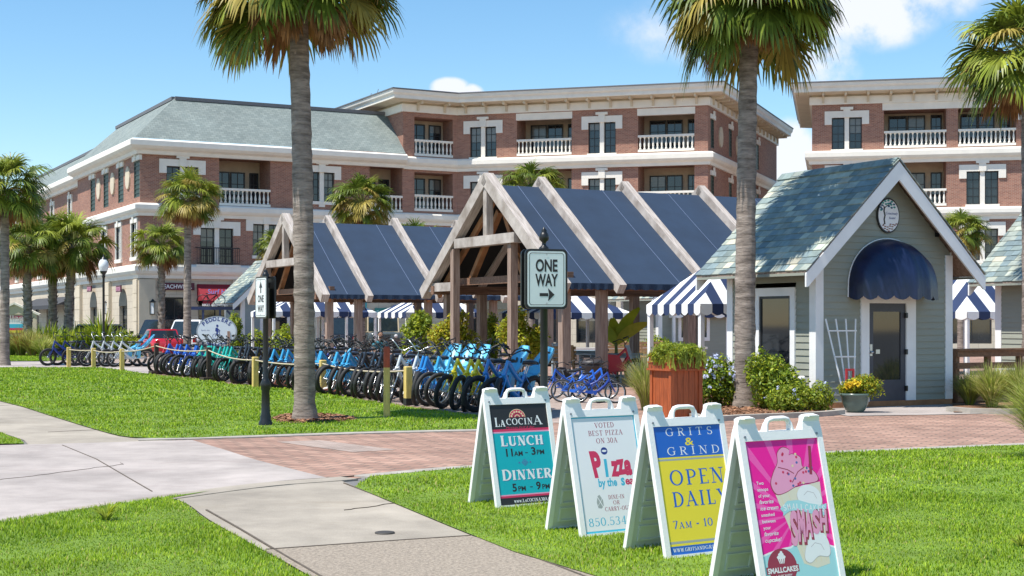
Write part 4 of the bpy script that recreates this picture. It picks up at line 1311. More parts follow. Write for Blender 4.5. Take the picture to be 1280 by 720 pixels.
def arc(cx, cy, rx, ry, d0, d1, n=12):
    return [(cx + rx*math.cos(R(d0+(d1-d0)*i/n)), cy + ry*math.sin(R(d0+(d1-d0)*i/n))) for i in range(n+1)]
S_ = 0.3
SER = {
 'A': (0.78, [('t', [(0.08,0),(0.38,1)]), ('k', [(0.36,1),(0.68,0)]), ('t', [(0.18,.34),(0.56,.34)])], [(0.08,0,.26),(0.68,0,.3)]),
 'B': (0.62, [('k', [(0.16,0),(0.16,1)]), ('n', [(0.16,.97),(0.3,.97)]+arc(0.3,.75,.24,.22,90,-90)+[(0.16,.53)]), ('n', [(0.16,.53),(0.32,.53)]+arc(0.32,.28,.27,.25,90,-90)+[(0.16,.03)])], [(0.12,0,.2),(0.12,1,.2)]),
 'C': (0.72, [('n', arc(0.42,.5,.36,.47,50,310,18)), ('t', [(0.66,.98),(0.66,.7)])], []),
 'D': (0.76, [('k', [(0.16,0),(0.16,1)]), ('n', [(0.16,.97),(0.3,.97)]+arc(0.3,.5,.4,.47,90,-90,14)+[(0.16,.03)])], [(0.12,0,.2),(0.12,1,.2)]),
 'E': (0.58, [('k', [(0.16,0),(0.16,1)]), ('t', [(0.16,.97),(0.54,.97)]), ('t', [(0.16,.52),(0.44,.52)]), ('t', [(0.16,.03),(0.56,.03)]), ('t', [(0.54,1),(0.54,.8)]), ('t', [(0.56,0),(0.56,.22)])], [(0.12,0,.2),(0.12,1,.2)]),
 'G': (0.78, [('n', arc(0.42,.5,.36,.47,50,320,18)), ('k', [(0.66,.44),(0.66,.08)]), ('t', [(0.66,.98),(0.66,.7)])], [(0.66,.46,.26)]),
 'H': (0.80, [('k', [(0.17,0),(0.17,1)]), ('k', [(0.63,0),(0.63,1)]), ('t', [(0.17,.52),(0.63,.52)])], [(0.17,0,S_),(0.17,1,S_),(0.63,0,S_),(0.63,1,S_)]),
 'I': (0.34, [('k', [(0.17,0),(0.17,1)])], [(0.17,0,S_),(0.17,1,S_)]),
 'L': (0.60, [('k', [(0.17,0),(0.17,1)]), ('t', [(0.17,.03),(0.56,.03)]), ('t', [(0.56,0),(0.56,.28)])], [(0.15,0,.26),(0.17,1,S_)]),
 'M': (0.98, [('t', [(0.14,0),(0.16,1)]), ('k', [(0.16,1),(0.48,0.05)]), ('t', [(0.48,0.05),(0.8,1)]), ('k', [(0.81,0),(0.81,1)])], [(0.14,0,.26),(0.81,0,S_),(0.12,1,.2),(0.86,1,.2)]),
 'N': (0.82, [('t', [(0.15,0),(0.15,1)]), ('k', [(0.15,1),(0.67,0)]), ('t', [(0.67,0),(0.67,1)])], [(0.15,0,.28),(0.10,1,.24),(0.67,1,.28)]),
 'O': (0.80, [('n', arc(0.4,.5,.35,.47,0,360,24))], []),
 'P': (0.62, [('k', [(0.17,0),(0.17,1)]), ('n', [(0.17,.97),(0.32,.97)]+arc(0.32,.72,.27,.25,90,-90)+[(0.17,.47)])], [(0.17,0,S_),(0.12,1,.2)]),
 'R': (0.74, [('k', [(0.17,0),(0.17,1)]), ('n', [(0.17,.97),(0.32,.97)]+arc(0.32,.74,.26,.23,90,-90)+[(0.17,.51)]), ('k', [(0.36,.5),(0.64,0)])], [(0.17,0,S_),(0.12,1,.2),(0.68,0,.2)]),
 'S': (0.58, [('n', arc(0.29,.74,.2,.23,40,270,12)+arc(0.29,.26,.22,.25,90,-140,12)[1:]), ('t', [(0.48,.98),(0.48,.76)]), ('t', [(0.08,.02),(0.08,.26)])], []),
 'T': (0.70, [('k', [(0.35,0),(0.35,1)]), ('t', [(0.04,.97),(0.66,.97)]), ('t', [(0.05,1),(0.05,.76)]), ('t', [(0.65,1),(0.65,.76)])], [(0.35,0,S_)]),
 'U': (0.78, [('k', [(0.16,1),(0.16,.3)]), ('n', arc(0.39,.3,.23,.27,180,360,12)), ('t', [(0.62,.3),(0.62,1)])], [(0.16,1,S_),(0.62,1,.26)]),
 'V': (0.76, [('k', [(0.1,1),(0.38,0)]), ('t', [(0.38,0),(0.66,1)])], [(0.1,1,S_),(0.66,1,.26)]),
 'W': (1.06, [('k', [(0.1,1),(0.32,0)]), ('t', [(0.32,0),(0.53,.95)]), ('k', [(0.53,.95),(0.74,0)]), ('t', [(0.74,0),(0.96,1)])], [(0.1,1,S_),(0.96,1,.26),(0.53,1,.2)]),
 'Y': (0.74, [('k', [(0.1,1),(0.37,.46)]), ('t', [(0.37,.46),(0.64,1)]), ('k', [(0.37,.48),(0.37,0)])], [(0.1,1,S_),(0.64,1,.26),(0.37,0,S_)]),
 'Z': (0.62, [('t', [(0.06,.97),(0.55,.97)]), ('k', [(0.53,.98),(0.1,.02)]), ('t', [(0.08,.03),(0.57,.03)]), ('t', [(0.07,1),(0.07,.76)]), ('t', [(0.56,0),(0.56,.24)])], []),
 '0': (0.60, [('n', arc(0.3,.5,.25,.47,0,360,22))], []),
 '1': (0.36, [('k', [(0.2,0),(0.2,1)]), ('t', [(0.2,.98),(0.06,.8)])], [(0.2,0,S_)]),
 '3': (0.54, [('n', arc(0.25,.75,.2,.22,150,-90,12)), ('n', arc(0.25,.27,.24,.25,90,-150,12))], []),
 '4': (0.60, [('k', [(0.42,0),(0.42,1)]), ('t', [(0.42,.98),(0.06,.32)]), ('t', [(0.04,.32),(0.58,.32)])], [(0.42,0,.26)]),
 '5': (0.54, [('t', [(0.12,.96),(0.5,.96)]), ('t', [(0.12,.98),(0.1,.52)]), ('n', [(0.1,.54)]+arc(0.25,.32,.24,.29,105,-150,14))], []),
 '7': (0.56, [('t', [(0.05,.96),(0.52,.96)]), ('k', [(0.52,.97),(0.2,0)]), ('t', [(0.05,1),(0.05,.78)])], []),
 '8': (0.56, [('n', arc(0.28,.75,.19,.22,0,360,18)), ('n', arc(0.28,.27,.23,.25,0,360,18))], []),
 '9': (0.56, [('n', arc(0.28,.68,.22,.29,0,360,18)), ('n', arc(0.2,.62,.3,.6,0,-78,8))], []),
 '-': (0.40, [('k', [(0.06,.42),(0.36,.42)])], []),
 '.': (0.16, [('k', [(0.03,.06),(0.15,.06)])], []),
}
def flat(name, col, rough=0.45): return mat(name, col, rough, 0.02, 3.0)

# ================================================================== A-FRAME SIGN BOARDS
M_grey_screw = mat('screw_metal', (0.3, 0.3, 0.3), 0.4, 0.1, metal=0.7)
M_panel_shade = mat('panel_inside_shade', (0.66, 0.68, 0.62), 0.5, 0.05, 4.0)  # white plastic with the greenish shade of its inner face put into the colour
AW, AD, AH = 0.66, 0.50, 1.026
def a_frame(label, FL, draw, ang=R(32.5)):
    ax_ = Vector((math.cos(ang), math.sin(ang), 0)); ay_ = Vector((-math.sin(ang), math.cos(ang), 0))
    loc = Vector((FL[0], FL[1], 0)) + ax_*AW/2 + ay_*AD/2
    root = thing('sandwich_board', label, 'sign board', (loc.x, loc.y, 0.004), ang, 'white plastic sandwich boards on the lawn')
    root.scale = (1.03, 1.0, 0.94)
    for side in (0, 1):
        sg = 1 if side == 0 else -1
        O = Vector((-sg*AW/2, -sg*AD/2, 0)); ax = Vector((sg, 0, 0)); ay = Vector((0, sg*(AD/2-0.03), 1.0)).normalized(); n = ax.cross(ay)
        fr = lambda a, b, o: O + ax*a + ay*b + n*o
        mb = MB(M_plastic)
        bx = lambda a0, a1, b0, b1, o0, o1: mb.hexa([fr(a0,b0,o1), fr(a1,b0,o1), fr(a1,b0,o0), fr(a0,b0,o0), fr(a0,b1,o1), fr(a1,b1,o1), fr(a1,b1,o0), fr(a0,b1,o0)])
        e = 0.042
        bx(0, e, 0, AH, -0.034, 0.0); bx(AW-e, AW, 0, AH, -0.034, 0.0)
        bx(e, AW-e, 0.0, e, -0.0335, -0.0005); bx(e, AW-e, AH-0.058, AH, -0.0335, -0.0005)
        # tapered lugs over the hinge
        for m in (0, 1):
            q = [(0.0, AH), (0.155, AH), (0.135, AH+0.095), (0.012, AH+0.095)]
            if m: q = [(AW-a, b) for a, b in reversed(q)]
            mb.prism(q, fr, -0.034, -0.001)
            c = 0.075 if not m else AW-0.075
            bx(c-0.035, c+0.035, AH+0.094, AH+0.104, -0.05, -0.004)
        # moulded foot
        for a0 in (0.0, AW-0.09): bx(a0, a0+0.09, -0.012, 0.0005, -0.034, 0.0)
        mb.m(M_panel_shade); bx(e-0.001, AW-e+0.001, e-0.001, AH-0.057, -0.026, -0.010)
        # ribs moulded into the inside face
        for j in range(6):
            b0 = 0.09 + j*0.15
            for a0, a1 in ((0.09, 0.29), (0.37, 0.57)):
                bx(a0, a1, b0, b0+0.014, -0.038, -0.026); bx(a0, a1, b0+0.105, b0+0.119, -0.038, -0.026)
                bx(a0, a0+0.014, b0+0.014, b0+0.105, -0.0378, -0.026); bx(a1-0.014, a1, b0+0.014, b0+0.105, -0.0378, -0.026)
        po = mb.build('panel', root)
        h = MB(M_plastic)
        h.tube([fr(0.225, AH-0.01, -0.017), fr(0.235, AH+0.045, -0.017), fr(0.255, AH+0.075, -0.017), fr(0.285, AH+0.083, -0.017), fr(0.375, AH+0.083, -0.017),
                fr(0.405, AH+0.075, -0.017), fr(0.425, AH+0.045, -0.017), fr(0.435, AH-0.01, -0.017)], 0.0165, 8)
        h.build('handle', po)
        for a in (0.045, AW-0.045):
            for b in (AH-0.03, 0.018): sc = MB(M_grey_screw); sc.prism([(a+0.009*math.cos(t), b+0.009*math.sin(t)) for t in [2*math.pi*k/8 for k in range(8)]], fr, 0.0, 0.003); sc.build('screw', po)
        if side == 0:
            B = Board(fr(e, e, -0.0095), ax, ay, n, 0.00025)
            pm = MB(); draw(B, pm, AW-2*e, AH-0.058-e); pm.build('poster', po)
    return root

P_white = flat('poster_white', (0.80, 0.80, 0.80)); P_black = flat('poster_black', (0.02, 0.018, 0.018)); P_teal = flat('poster_teal', (0.0, 0.40, 0.46))
P_red = flat('poster_red', (0.62, 0.03, 0.10)); P_maroon = flat('poster_maroon', (0.32, 0.03, 0.06)); P_cream = flat('poster_cream', (0.75, 0.62, 0.35))
P_blue = flat('poster_blue', (0.012, 0.12, 0.50)); P_yel = flat('poster_yellow', (0.82, 0.66, 0.03)); P_navy = flat('poster_navy', (0.015, 0.04, 0.22))
P_sky = flat('poster_sky_blue', (0.05, 0.45, 0.62)); P_pink = flat('poster_magenta', (0.88, 0.0, 0.30)); P_ray = flat('poster_light_ray', (0.90, 0.10, 0.42))
P_ltpink = flat('poster_candy_pink', (0.80, 0.33, 0.50)); P_aqua = flat('poster_aqua', (0.36, 0.66, 0.69)); P_grey = flat('poster_grey', (0.35, 0.38, 0.36))
P_wafer = flat('poster_wafer', (0.72, 0.66, 0.52)); P_line = flat('poster_outline', (0.45, 0.40, 0.40)); P_dblue = flat('poster_dark_blue', (0.08, 0.14, 0.36))

def draw_mexican(B, m, w, h):
    Y = lambda y: h*(640.0 - y)/525.0
    B.rect(m.m(P_teal), 0, 0, w, h, 0.5)
    B.rect(m.m(P_black), 0, Y(245), w, h, 1); B.rect(m.m(P_red), 0, Y(258), w, Y(245), 1); B.rect(m.m(P_ltpink), 0, Y(265), w, Y(258), 1)
    B.rect(m.m(P_black), 0, 0, w, Y(603), 1); B.rect(m.m(P_red), 0, Y(603), w, Y(593), 1); B.rect(m.m(P_ltpink), 0, Y(593), w, Y(587), 1)
    c, b0 = w*0.47, Y(184)
    fan = lambda r: [(c + r*math.cos(R(a)), b0 + r*0.93*math.sin(R(a))) for a in range(0, 181, 12)]
    B.poly(m.m(P_cream), fan(0.082), 1.5); B.poly(m.m(P_red), fan(0.076), 2)
    for k in range(7):
        a = R(13 + k*25.7); B.ell(m.m(P_cream), c + 0.058*math.cos(a), b0+0.052*math.sin(a), 0.0095, 0.0095, 3, 10); B.ell(m.m(P_black), c + 0.04*math.cos(a), b0+0.036*math.sin(a), 0.006, 0.006, 3, 8)
    B.poly(m.m(P_cream), fan(0.026), 3); B.poly(m.m(P_maroon), fan(0.018), 4)
    B.serif(m.m(P_white), 'La', w*0.07, Y(231), 0.085, 3, 'l', w*0.17, 1.0, 0.12, 0.72); B.serif(m, 'COCIN', w*0.27, Y(224), 0.06, 3, 'l', w*0.46, 1.0); B.serif(m, 'A', w*0.745, Y(227), 0.085, 3, 'l', w*0.15, 1.0)
    B.text(m.m(P_red), 'Mexican Grill & Bar', w*0.5, Y(244.0), 0.021, 3, 'c', 0.0, w*0.5, 0.35)
    for dx, ly, mm in ((0.006, 2, P_dblue), (0, 3.5, P_white)):
        m.m(mm)
        B.serif(m, 'Lunch', w*0.50+dx, Y(334)-dx*0.8, 0.098, ly, 'c', w*0.74, 1.35, 0.12, 0.9)
        B.serif(m, 'Dinner', w*0.515+dx, Y(512)-dx*0.8, 0.098, ly, 'c', w*0.86, 1.35, 0.12, 0.9)
    m.m(P_black)
    B.text(m, '11', w*0.20, Y(388), 0.072, 3, 'l', 0.025, w*0.115); B.text(m, 'AM', w*0.335, Y(388), 0.045, 3, 'l', 0.02, w*0.15)
    B.rect(m, w*0.53, Y(376), w*0.58, Y(372), 3); B.text(m, '3', w*0.64, Y(386), 0.072, 3, 'l', 0.025, w*0.075); B.text(m, 'PM', w*0.735, Y(386), 0.045, 3, 'l', 0.02, w*0.13)
    B.text(m, '5', w*0.235, Y(571), 0.072, 3, 'l', 0.025, w*0.075); B.text(m, 'PM', w*0.335, Y(571), 0.045, 3, 'l', 0.02, w*0.13)
    B.rect(m, w*0.54, Y(556), w*0.59, Y(552), 3); B.text(m, '9', w*0.65, Y(569), 0.072, 3, 'l', 0.025, w*0.08); B.text(m, 'PM', w*0.755, Y(569), 0.045, 3, 'l', 0.02, w*0.13)
    cy = Y(424); cx = w*0.505
    B.poly(m.m(P_dblue), [(cx-0.034, cy), (cx, cy-0.034), (cx+0.034, cy), (cx, cy+0.034)], 2); B.poly(m.m(P_teal), [(cx-0.026, cy), (cx, cy-0.026), (cx+0.026, cy), (cx, cy+0.026)], 3)
    B.poly(m.m(P_dblue), [(cx-0.018, cy), (cx, cy-0.018), (cx+0.018, cy), (cx, cy+0.018)], 4); B.poly(m.m(P_teal), [(cx-0.008, cy), (cx, cy-0.008), (cx+0.008, cy), (cx, cy+0.008)], 5)
    for q in (-0.056, 0.056): B.poly(m.m(P_dblue), [(cx+q-0.01, cy), (cx+q, cy-0.01), (cx+q+0.01, cy), (cx+q, cy+0.01)], 2)
    B.serif(m.m(P_white), 'wwwLaCOCINA30A'.replace('www', 'www.')+'.COm', w*0.60, Y(630), 0.03, 3, 'c', w*0.72, 1.1, 0.14, 0.72)

def draw_pizza(B, m, w, h):
    Y = lambda y: h*(690.0 - y)/562.0
    B.rect(m.m(P_sky), 0, 0, w, h, 0.3); B.rect(m.m(P_white), 0.011, 0.016, w-0.011, h-0.011, 1)
    m.m(P_maroon)
    B.serif(m, 'VOTED', w*0.51, Y(184), 0.042, 2, 'c', w*0.30, 0.8); B.serif(m, 'BEST PIZZA', w*0.515, Y(222), 0.042, 2, 'c', w*0.54, 0.8); B.serif(m, 'ON 30A', w*0.52, Y(260), 0.042, 2, 'c', w*0.33, 0.8)
    wv = lambda k, s: (lambda u, v: (u + v*k, v*s))
    B.text(m.m(P_red), 'P', w*0.255, Y(418), 0.20, 2, 'l', 0.055, w*0.15, warp=wv(-0.12, 1)); B.text(m, 'z', w*0.52, Y(418), 0.165, 2, 'l', 0.055, w*0.13, rot=-0.05)
    B.text(m, 'z', w*0.625, Y(414), 0.165, 2.3, 'l', 0.055, w*0.13, rot=0.07); B.text(m, 'a', w*0.735, Y(416), 0.16, 2.6, 'l', 0.055, w*0.12, rot=-0.03)
    B.text(m.m(P_sky), 'I', w*0.43, Y(420), 0.135, 2, 'l', 0.05, w*0.045)
    B.ell(m.m(P_navy), w*0.455, Y(298), 0.030, 0.030, 2.2, 20); B.ell(m.m(P_white), w*0.455, Y(298), 0.022, 0.009, 2.8, 12)
    B.text(m.m(P_sky), 'by the', w*0.30, Y(470), 0.066, 2, 'l', 0.03, w*0.29); B.text(m.m(P_sky), 's', w*0.655, Y(470), 0.09, 2, 'l', 0.03, w*0.06); B.text(m.m(P_red), 'ea', w*0.725, Y(468), 0.066, 2, 'l', 0.03, w*0.13)
    m.m(P_maroon)
    B.serif(m, 'DINE-IN', w*0.55, Y(534), 0.033, 2, 'c', w*0.25, 0.8); B.serif(m, 'OR', w*0.54, Y(561), 0.033, 2, 'c', w*0.10, 0.8); B.serif(m, 'CARRY-OUT', w*0.55, Y(590), 0.033, 2, 'c', w*0.40, 0.8)
    q = [(w*0.25, Y(572)), (w*0.235, Y(545)), (w*0.255, Y(515)), (w*0.29, Y(508)), (w*0.335, Y(535)), (w*0.335, Y(562)), (w*0.30, Y(575))]
    B.poly(m.m(P_grey), q, 2); B.line(m.m(P_white), [(w*0.25, Y(515)), (w*0.33, Y(570))], 0.006, 2.6)
    for k in range(3): B.line(m, [(w*(0.25+0.025*k), Y(560-10*k)), (w*(0.29+0.02*k), Y(545-12*k))], 0.004, 2.8)
    B.serif(m.m(P_sky), '850.534.', w*0.075, Y(658), 0.066, 2, 'l', w*0.62, 0.8)
    for k in range(5): B.line(m.m(P_aqua), [(w*0.80, Y(660)), (w*(0.78+0.04*k), Y(612+4*abs(k-2)))], 0.008, 2+0.2*k)

def draw_grits(B, m, w, h):
    Y = lambda y: h*(672.0 - y)/552.0
    B.rect(m.m(P_yel), 0, 0, w, h, 0.3); B.rect(m.m(P_blue), 0, Y(255), w, h, 1); B.rect(m.m(P_grey), 0, Y(270), w, Y(262), 1)
    B.rect(m.m(P_blue), 0, 0, w, Y(636), 1); B.rect(m.m(P_grey), 0, Y(626), w, Y(616), 1)
    m.m(P_white)
    B.serif(m, 'GRITS', w*0.53, Y(163), 0.058, 2, 'c', w*0.70, 0.85, 0.42); B.serif(m, 'GRIND', w*0.555, Y(247), 0.060, 2, 'c', w*0.78, 0.85, 0.40)
    B.text(m.m(P_yel), '&', w*0.51, Y(206), 0.058, 2, 'c', 0.015, w*0.13)
    m.m(P_blue)
    B.serif(m, 'OPEN', w*0.55, Y(378), 0.112, 2, 'c', w*0.80, 0.9, 0.2); B.serif(m, 'DAILY', w*0.555, Y(470), 0.108, 2, 'c', w*0.82, 0.9, 0.2)
    B.serif(m, '7am - 10', w*0.10, Y(562), 0.058, 2, 'l', w*0.58, 0.9, 0.16, 0.78)
    B.serif(m.m(P_white), 'WWW.GRITSAND', w*0.05, Y(660), 0.026, 2, 'l', w*0.46, 1.0, 0.14)
    B.serif(m, 'GRIND.COm', w*0.52, Y(660), 0.026, 2, 'l', w*0.40, 1.0, 0.14)

def draw_cake(B, m, w, h):
    P = lambda u, v: (w*u, h*(1-v))
    B.rect(m.m(P_pink), 0, 0, w, h, 0.3)
    c = P(0.55, 0.52)
    for k in range(18):
        a0, a1 = R(20*k+3), R(20*k+9)
        # clip each ray to the sheet
        def edge(a):
            dx, dy = math.cos(a), math.sin(a); t = 9
            if dx > 1e-6: t = min(t, (w-c[0])/dx)
            if dx < -1e-6: t = min(t, -c[0]/dx)
            if dy > 1e-6: t = min(t, (h-c[1])/dy)
            if dy < -1e-6: t = min(t, -c[1]/dy)
            return (c[0]+dx*t, c[1]+dy*t)
        B.poly(m.m(P_ray), [c, edge(a0), edge(a1)], 1)
    B.poly(m.m(P_white), [(0, 0), (w, 0)] + [P(u, 0.755 + 0.05*(2*(u-0.45))**2 - (0.02 if u < .5 else 0.05)) for u in [1-0.1*k for k in range(11)]], 1.5)
    B.poly(m.m(P_aqua), [(0, 0), (w, 0)] + [P(u, 0.768 + 0.05*(2*(u-0.45))**2 - (0.02 if u < .5 else 0.05)) for u in [1-0.1*k for k in range(11)]], 2)
    cup = [P(0.30, 0.36), P(0.94, 0.31), P(0.90, 0.88), P(0.72, 0.90), P(0.545, 0.86)]
    B.poly(m.m(P_wafer), cup, 3)
    for k in range(5):
        a = Vector(P(0.36+0.12*k, 0.36)); b = Vector(P(0.58+0.07*k, 0.86)); B.line(m.m(P_cream), [tuple(a), tuple(b)], 0.003, 3.4)
    def swirl(pts, mm, l): B.poly(m.m(mm), [tuple(p)[:2] for p in spline([Vector((P(*q)[0], P(*q)[1], 0)) for q in pts], 5, True)], l)
    top = [(0.50,0.055),(0.42,0.09),(0.40,0.16),(0.33,0.22),(0.27,0.30),(0.32,0.37),(0.45,0.365),(0.65,0.32),(0.90,0.305),(0.90,0.25),(0.80,0.20),(0.73,0.195),(0.72,0.13),(0.62,0.105),(0.57,0.11),(0.585,0.075)]
    big = [(0.58+(u-0.58)*1.035, 0.22+(v-0.22)*1.035) for u, v in top]
    swirl(big, P_maroon, 3.8); swirl(top, P_ltpink, 4.2)
    for q in ([(0.40,0.19),(0.52,0.21),(0.60,0.24)], [(0.56,0.30),(0.66,0.23),(0.76,0.20)]): B.line(m.m(P_maroon), [P(*x) for x in q], 0.006, 4.6)
    r = random.Random(3)
    for k in range(34):
        u, v = r.uniform(0.33, 0.86), r.uniform(0.09, 0.34)
        if v > 0.355 - 0.06*(u-0.3)/0.6 or (v < 0.2 and (u > 0.68 or u < 0.44)): continue
        B.ell(m.m((P_red, P_dblue, P_cream, P_red)[k % 4]), *P(u, v), 0.009, 0.009, 5, 8)
    B.line(m.m(P_maroon), [P(0.875, 0.06), P(0.835, 0.25)], 0.022, 5.2)
    for blob in ([(0.62,0.44),(0.60,0.38),(0.68,0.33),(0.80,0.33),(0.90,0.37),(0.93,0.44),(0.88,0.48),(0.74,0.47)], [(0.57,0.83),(0.60,0.76),(0.66,0.70),(0.74,0.65),(0.86,0.66),(0.92,0.72),(0.93,0.80),(0.88,0.83),(0.76,0.82),(0.64,0.86)]):
        lo = [(0.76+(u-0.76)*1.03, 0.58+(v-0.58)*1.0+0.003) for u, v in blob]
        swirl(lo, P_line, 5.0); swirl(blob, P_white, 5.4)
        cu, cv = sum(p[0] for p in blob)/len(blob), sum(p[1] for p in blob)/len(blob)
        B.line(m.m(P_line), [P(cu-0.08, cv-0.01), P(cu-0.02, cv-0.035), P(cu+0.06, cv-0.02), P(cu+0.09, cv+0.02)], 0.003, 6)
    rb = [(0.335,0.475),(0.45,0.425),(0.60,0.425),(0.75,0.455),(0.90,0.475),(0.985,0.465),(0.965,0.51),(0.97,0.545),(0.88,0.545),(0.74,0.525),(0.60,0.495),(0.46,0.495),(0.36,0.525),(0.375,0.50)]
    B.poly(m.m(P_aqua), [P(*q) for q in rb], 6.5)
    for k, ch in enumerate('SMALLCAKES'):
        u = 0.405 + 0.058*k; v = 0.488 + 0.045*((u-0.5)*1.9 if u > 0.5 else -(u-0.5)*1.2) - 0.004
        B.text(m.m(P_white), ch, *P(u, v), 0.040, 7, 'c', 0.01, w*0.042, rot=-0.12 if u > .5 else 0.1)
    for l, mm, bo, dd in ((6.2, P_maroon, 0.10, 0.005), (7.5, P_ltpink, 0.045, 0)):
        for k, ch in enumerate('SMASH'):
            u = 0.465 + 0.106*k; hh = (0.21, 0.20, 0.165, 0.145, 0.13)[k]; vb = (0.72, 0.70, 0.675, 0.66, 0.645)[k]
            x, y = P(u, vb); B.text(m.m(mm), ch, x+dd, y-dd, hh, l+0.1*k, 'c', bo, w*(0.098 + (0.02 if bo > .06 else 0)), rot=-0.12)
    for k, ln in enumerate(('Two', 'scoops', 'of your', 'favorite', 'ice cream', 'smashed', 'between', 'your', 'favorite', 'cupcake!')):
        big_ = k in (3, 4, 8, 9)
        B.text(m.m(P_white), ln, *P(0.075, 0.30 + 0.0435*k), 0.026 if big_ else 0.022, 3, 'l', 0.012, None, 0.3 if big_ else 0.0)
    cx, cy = P(0.25, 0.862)
    B.ell(m.m(P_maroon), cx, cy, 0.112, 0.112, 4, 30)
    B.poly(m.m(P_white), [(cx-0.028, cy+0.052), (cx+0.028, cy+0.052), (cx+0.018, cy+0.018), (cx-0.018, cy+0.018)], 5); B.ell(m, cx, cy+0.058, 0.034, 0.014, 5.2, 14); B.ell(m, cx, cy+0.074, 0.022, 0.012, 5.3, 12); B.ell(m, cx+0.004, cy+0.087, 0.010, 0.010, 5.4, 10)
    for q in (-0.012, 0, 0.012): B.line(m.m(P_maroon), [(cx+q*1.3, cy+0.046), (cx+q, cy+0.02)], 0.004, 5.6)
    B.rect(m.m(P_maroon), cx-0.125, cy-0.042, cx+0.125, cy+0.004, 5)
    B.text(m.m(P_white), 'SMALLCAKES', cx, cy-0.036, 0.033, 6, 'c', 0.035, 0.235); B.text(m, 'A CUPCAKERY', cx, cy-0.064, 0.014, 6, 'c', 0.01, 0.13)
FEET = [(-0.115, 12.26), (0.525, 10.6), (1.045, 9.62), (1.475, 8.40)]
a_frame('white sandwich board with teal LUNCH and DINNER poster', FEET[0], draw_mexican)
a_frame('white sandwich board with pale Pizza by the sea poster', FEET[1], draw_pizza)
a_frame('white sandwich board with blue and yellow OPEN DAILY poster', FEET[2], draw_grits)
a_frame('white sandwich board with magenta SMASH milkshake poster', FEET[3], draw_cake)

# ================================================================== ONE WAY SIGNS
M_refl = mat('reflective_white', (0.72, 0.76, 0.76), 0.3, 0.04, 4.0)
def rrect(w, h, r, n=5):
    out = []
    for cx, cy, a0 in ((w/2-r, h/2-r, 0), (-w/2+r, h/2-r, 90), (-w/2+r, -h/2+r, 180), (w/2-r, -h/2+r, 270)):
        out += [(cx + r*math.cos(R(a0+90*k/n)), cy + r*math.sin(R(a0+90*k/n))) for k in range(n+1)]
    return out
def street_sign(label, loc, ang, W, H, zc, ztop, up=False):
    root = thing('street_sign', label, 'street sign', loc, 0, 'one way signs on black posts')
    p = MB(M_black); r = 0.042
    p.lathe([(0.11,0),(0.11,0.06),(0.085,0.10),(0.085,0.16),(0.07,0.2),(0.062,0.55),(0.075,0.58),(0.075,0.62),(0.088,0.65),(0.055,0.72),(r,0.76),(r,ztop-0.27),(r+0.012,ztop-0.26),(r+0.012,ztop-0.24),(r,ztop-0.23)], (0,0,0), 14)
    p.build('post', root)
    f = MB(M_black); f.lathe([(r+0.004,ztop-0.23),(r+0.014,ztop-0.22),(r+0.014,ztop-0.2),(0.025,ztop-0.17),(0.022,ztop-0.14),(0.052,ztop-0.11),(0.055,ztop-0.07),(0.042,ztop-0.04),(0.03,ztop-0.025),(0.034,ztop-0.01),(0.0,ztop+0.03)], (0,0,0), 14)
    f.build('finial', root)
    ax = Vector((math.cos(ang), math.sin(ang), 0)); n = Vector((math.sin(ang), -math.cos(ang), 0)); c = Vector((0, 0, zc))
    fr = lambda a, b, o: c + ax*a + Vector((0,0,b)) + n*o
    mb = MB(M_black); mb.prism(rrect(W+0.05, H+0.05, 0.055), fr, 0.048, 0.075); mb.prism(rrect(W+0.05, H+0.05, 0.055), fr, -0.075, -0.048); mb.build('sign_frame', root)
    for sg in (1, -1):
        B = Board(c + n*0.0755*sg, ax*sg, (0,0,1), n*sg, 0.0015)
        m = MB(M_refl); m.prism(rrect(W, H, 0.04), lambda a, b, o: B.P(a, b) + B.n*o, 0.0, 0.003)
        B.O = B.O + B.n*0.0032
        # thin black border line
        o_ = rrect(W-0.035, H-0.035, 0.032); i_ = rrect(W-0.047, H-0.047, 0.028)
        m.m(P_black)
        for k in range(len(o_)): B.poly(m, [o_[k-1], o_[k], i_[k], i_[k-1]], 1)
        k = H/0.61; kw = W/0.46
        if not up:
            B.text(m, 'ONE', 0, 0.085*k, 0.135*k, 1, 'c', 0.03, 0.265*kw); B.text(m, 'WAY', 0, -0.075*k, 0.135*k, 1, 'c', 0.03, 0.275*kw)
            B.poly(m, [(-0.085*kw, -0.19*k), (0.02*kw, -0.19*k), (0.02*kw, -0.155*k), (-0.085*kw, -0.155*k)], 1); B.poly(m, [(0.015*kw, -0.245*k), (0.095*kw, -0.172*k), (0.015*kw, -0.10*k), (0.03*kw, -0.172*k)], 1.1)
        else:
            B.text(m, 'ONE', 0, -0.07*k, 0.11*k, 1, 'c', 0.03, 0.26*kw); B.text(m, 'WAY', 0, -0.225*k, 0.11*k, 1, 'c', 0.03, 0.28*kw)
            B.rect(m, -0.022*kw, 0.07*k, 0.022*kw, 0.17*k, 1); B.poly(m, [(-0.07*kw, 0.155*k), (0.07*kw, 0.155*k), (0, 0.255*k)], 1.1)
        b = MB(M_chrome)
        s = m.build('sign_plate', root)
        for z in (H/2-0.035, -H/2+0.035): B.ell(b, 0, z, 0.011, 0.011, 2.5, 8)
        b.build('bolt', s)
    return root
p = gp(680, 588); street_sign('large ONE WAY sign with right arrow on black post behind the sandwich boards', (p.x, p.y, 0), R(20), 0.44, 0.60, zat(349, p.y), zat(287, p.y))
p = gp(332, 533); street_sign('narrow edge-on ONE WAY sign on black post beside the lawn palm', (p.x, p.y, 0), R(-60), 0.46, 0.60, zat(372, p.y), zat(338, p.y), True)

